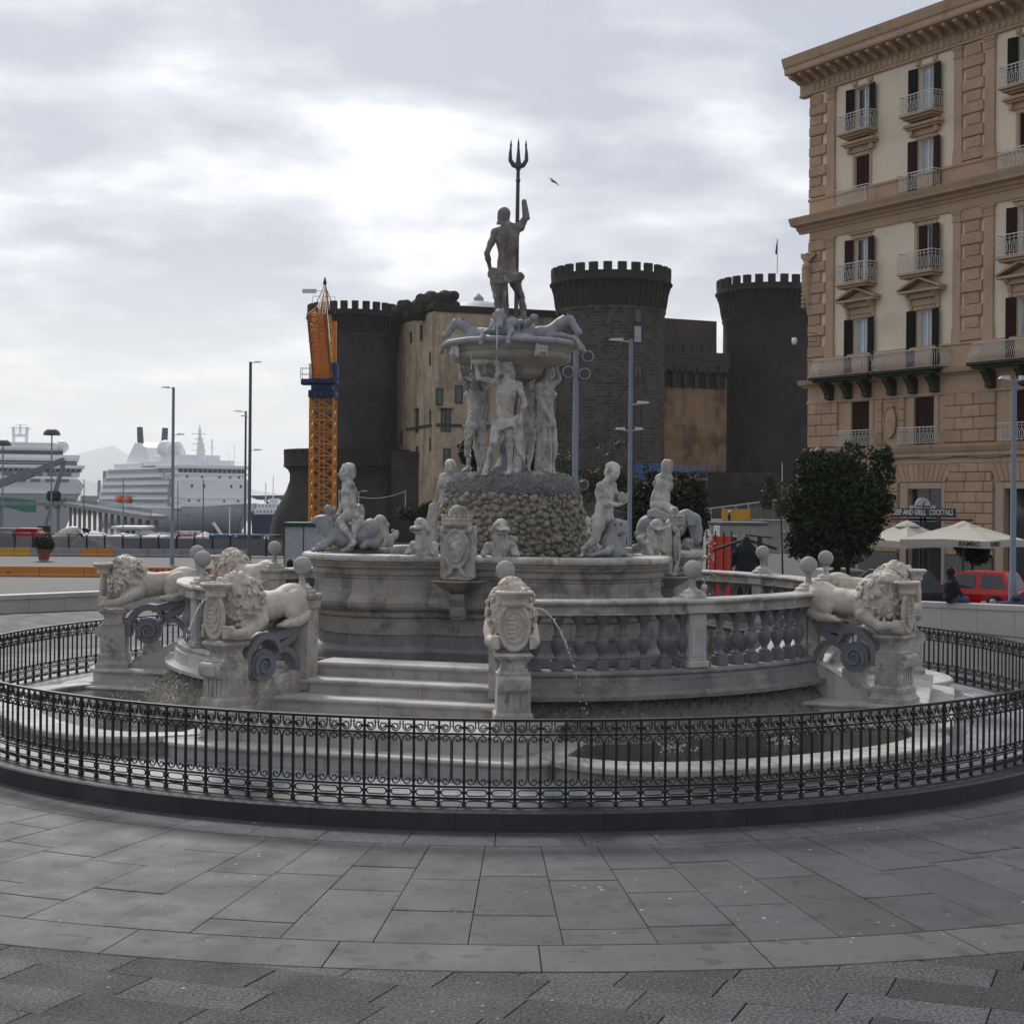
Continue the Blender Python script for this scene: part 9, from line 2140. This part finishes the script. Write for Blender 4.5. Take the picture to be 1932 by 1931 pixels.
# ============================================================ WATER JETS
def jet(name, lab, p0, v, T, n, r, seed, spread=.02, strand=True):
    rg = random.Random(seed); t = thing(name, lab, 'water jet', p0); mb = MB(); P = lambda s_: Vector(v)*s_+Vector((0, 0, -4.9*s_*s_))
    if strand: mb.tube([P(T*.55*i/12)+Vector((rg.uniform(-1, 1), 0, rg.uniform(-1, 1)))*.004 for i in range(13)], [r*rg.uniform(.6, 1.2) for _ in range(13)], 6)
    for i in range(n):
        s_ = T*(rg.random()**.7); q = P(s_)+Vector((rg.gauss(0, 1), rg.gauss(0, 1), rg.gauss(0, 1)))*spread*(.2+s_/T); mb.sphere(q, rg.uniform(.35, 1.0)*r, 6, 4)
    mb.obj('water_strand', MT['spray'], t); t.children if 0 else None
pp, rot = PED[(0, 1)]; jet('water_jet', 'thin arc of water shooting right from the head-on lion', pp+Vector((.25, -.15, .55)), (1.25, .75, .15), .62, 70, .012, 1)
pp, rot = PED[(0, -1)]; jet('water_jet', 'thin curved trickle of water left of the front left shield', pp+Vector((-.2, -.1, .56)), (-.85, -.1, .1), .55, 60, .011, 2)
pr2_ = at(402, 1250, 21.2)
for i in range(3): p0 = pol(-50-9*i, 5.9, .85); jet('water_jet', ('sprinkle of droplets leaving the left rockwork, upper one', 'sprinkle of droplets leaving the left rockwork, middle one', 'sprinkle of droplets leaving the left rockwork, lowest one')[i], p0, (-2.2+.4*i, -1.2, 1.0-.3*i), .55, 120, .010, 5+i, .07, False)
jet('water_jet', 'column of drops falling from the front sea horse', at(938, 600, 23.5)+Vector((0, 0, -.1)), (0, -.05, 0), .52, 60, .011, 9, .01)
jet('water_jet', 'curtain of drops falling behind the left cup bearer', at(889, 668, 23.9), (0, 0, 0), .75, 90, .012, 10, .02, False); jet('water_jet', 'drops falling between the left and middle cup bearers', at(913, 690, 23.9), (.02, 0, 0), .72, 110, .011, 11, .05, False)
jet('water_jet', 'column of drops falling before the right shell bowl', at(1339, 1010, 24.2), (0, 0, .2), .5, 70, .016, 12, .07, False)
for i in range(2): a = pol(18+14*i, 6.6, .36); S_x = MB(); rg = random.Random(i); [S_x.sphere((rg.gauss(0, .12), rg.gauss(0, .1), rg.uniform(0, .1)), rg.uniform(.008, .02), 6, 4) for _ in range(50)]; o = S_x.obj('splash', MT['spray'], None, a+Vector((0, 0, .02))); tag(o, ('splash of drops in the front pool, left one', 'splash of drops in the front pool, right one')[i], 'splash')
# ============================================================ MOUNTAIN AND HAZE
def ridge(name, lab, Y, pts, mat, depth=1500):
    mb = MB(); vs = []; n = len(pts)
    for j, (f_, dy) in enumerate(((0, -depth), (.55, -depth*.4), (1, 0), (.6, depth*.5), (0, depth))):
        for i, (px, py) in enumerate(pts):
            p = at(px, py, Y); hgt = max(0, p.z+6.4); vs.append((p.x+60*math.sin(i*2.1+j*1.7), Y+dy, -6.6+hgt*f_*(1+.06*math.sin(i*1.9+j*2.3))*(1 if f_ else 0)))
    mb.add(vs, [(j*n+i, j*n+i+1, (j+1)*n+i+1, (j+1)*n+i) for j in range(4) for i in range(n-1)], 0, True); o = mb.obj(name, mat, None, fix=False); tag(o, kind='structure'); return o
MT['hill'] = stone('far hillside', (.10,.12,.09), (.14,.13,.11), .002, .95, 0)
ridge('coast_hills', '', 14000, [(60, 944), (100, 925), (130, 908), (160, 902), (185, 913), (230, 922), (300, 930), (400, 937), (470, 939), (560, 940), (700, 943)], MT['hill'], 1500)
ridge('mountain', '', 23500, [(-200, 900), (-60, 880), (40, 870), (110, 862), (160, 852), (205, 846), (245, 856), (300, 868), (360, 890), (420, 915), (520, 930), (640, 940)], MT['hill'], 2500)
hz_ = bpy.data.materials.new('haze'); hz_.use_nodes = True; t = hz_.node_tree; t.nodes.clear(); o_ = t.nodes.new('ShaderNodeOutputMaterial'); v_ = t.nodes.new('ShaderNodeVolumePrincipled'); v_.inputs['Density'].default_value = 6.5e-5; v_.inputs['Color'].default_value = (.975, .985, 1.0, 1); v_.inputs['Anisotropy'].default_value = .3
t.links.new(v_.outputs[0], o_.inputs['Volume']); HZ = MB().box(-27000, 27000, -90, 27500, -8.5, 980).obj('haze', hz_, fix=False); tag(HZ, kind='stuff')
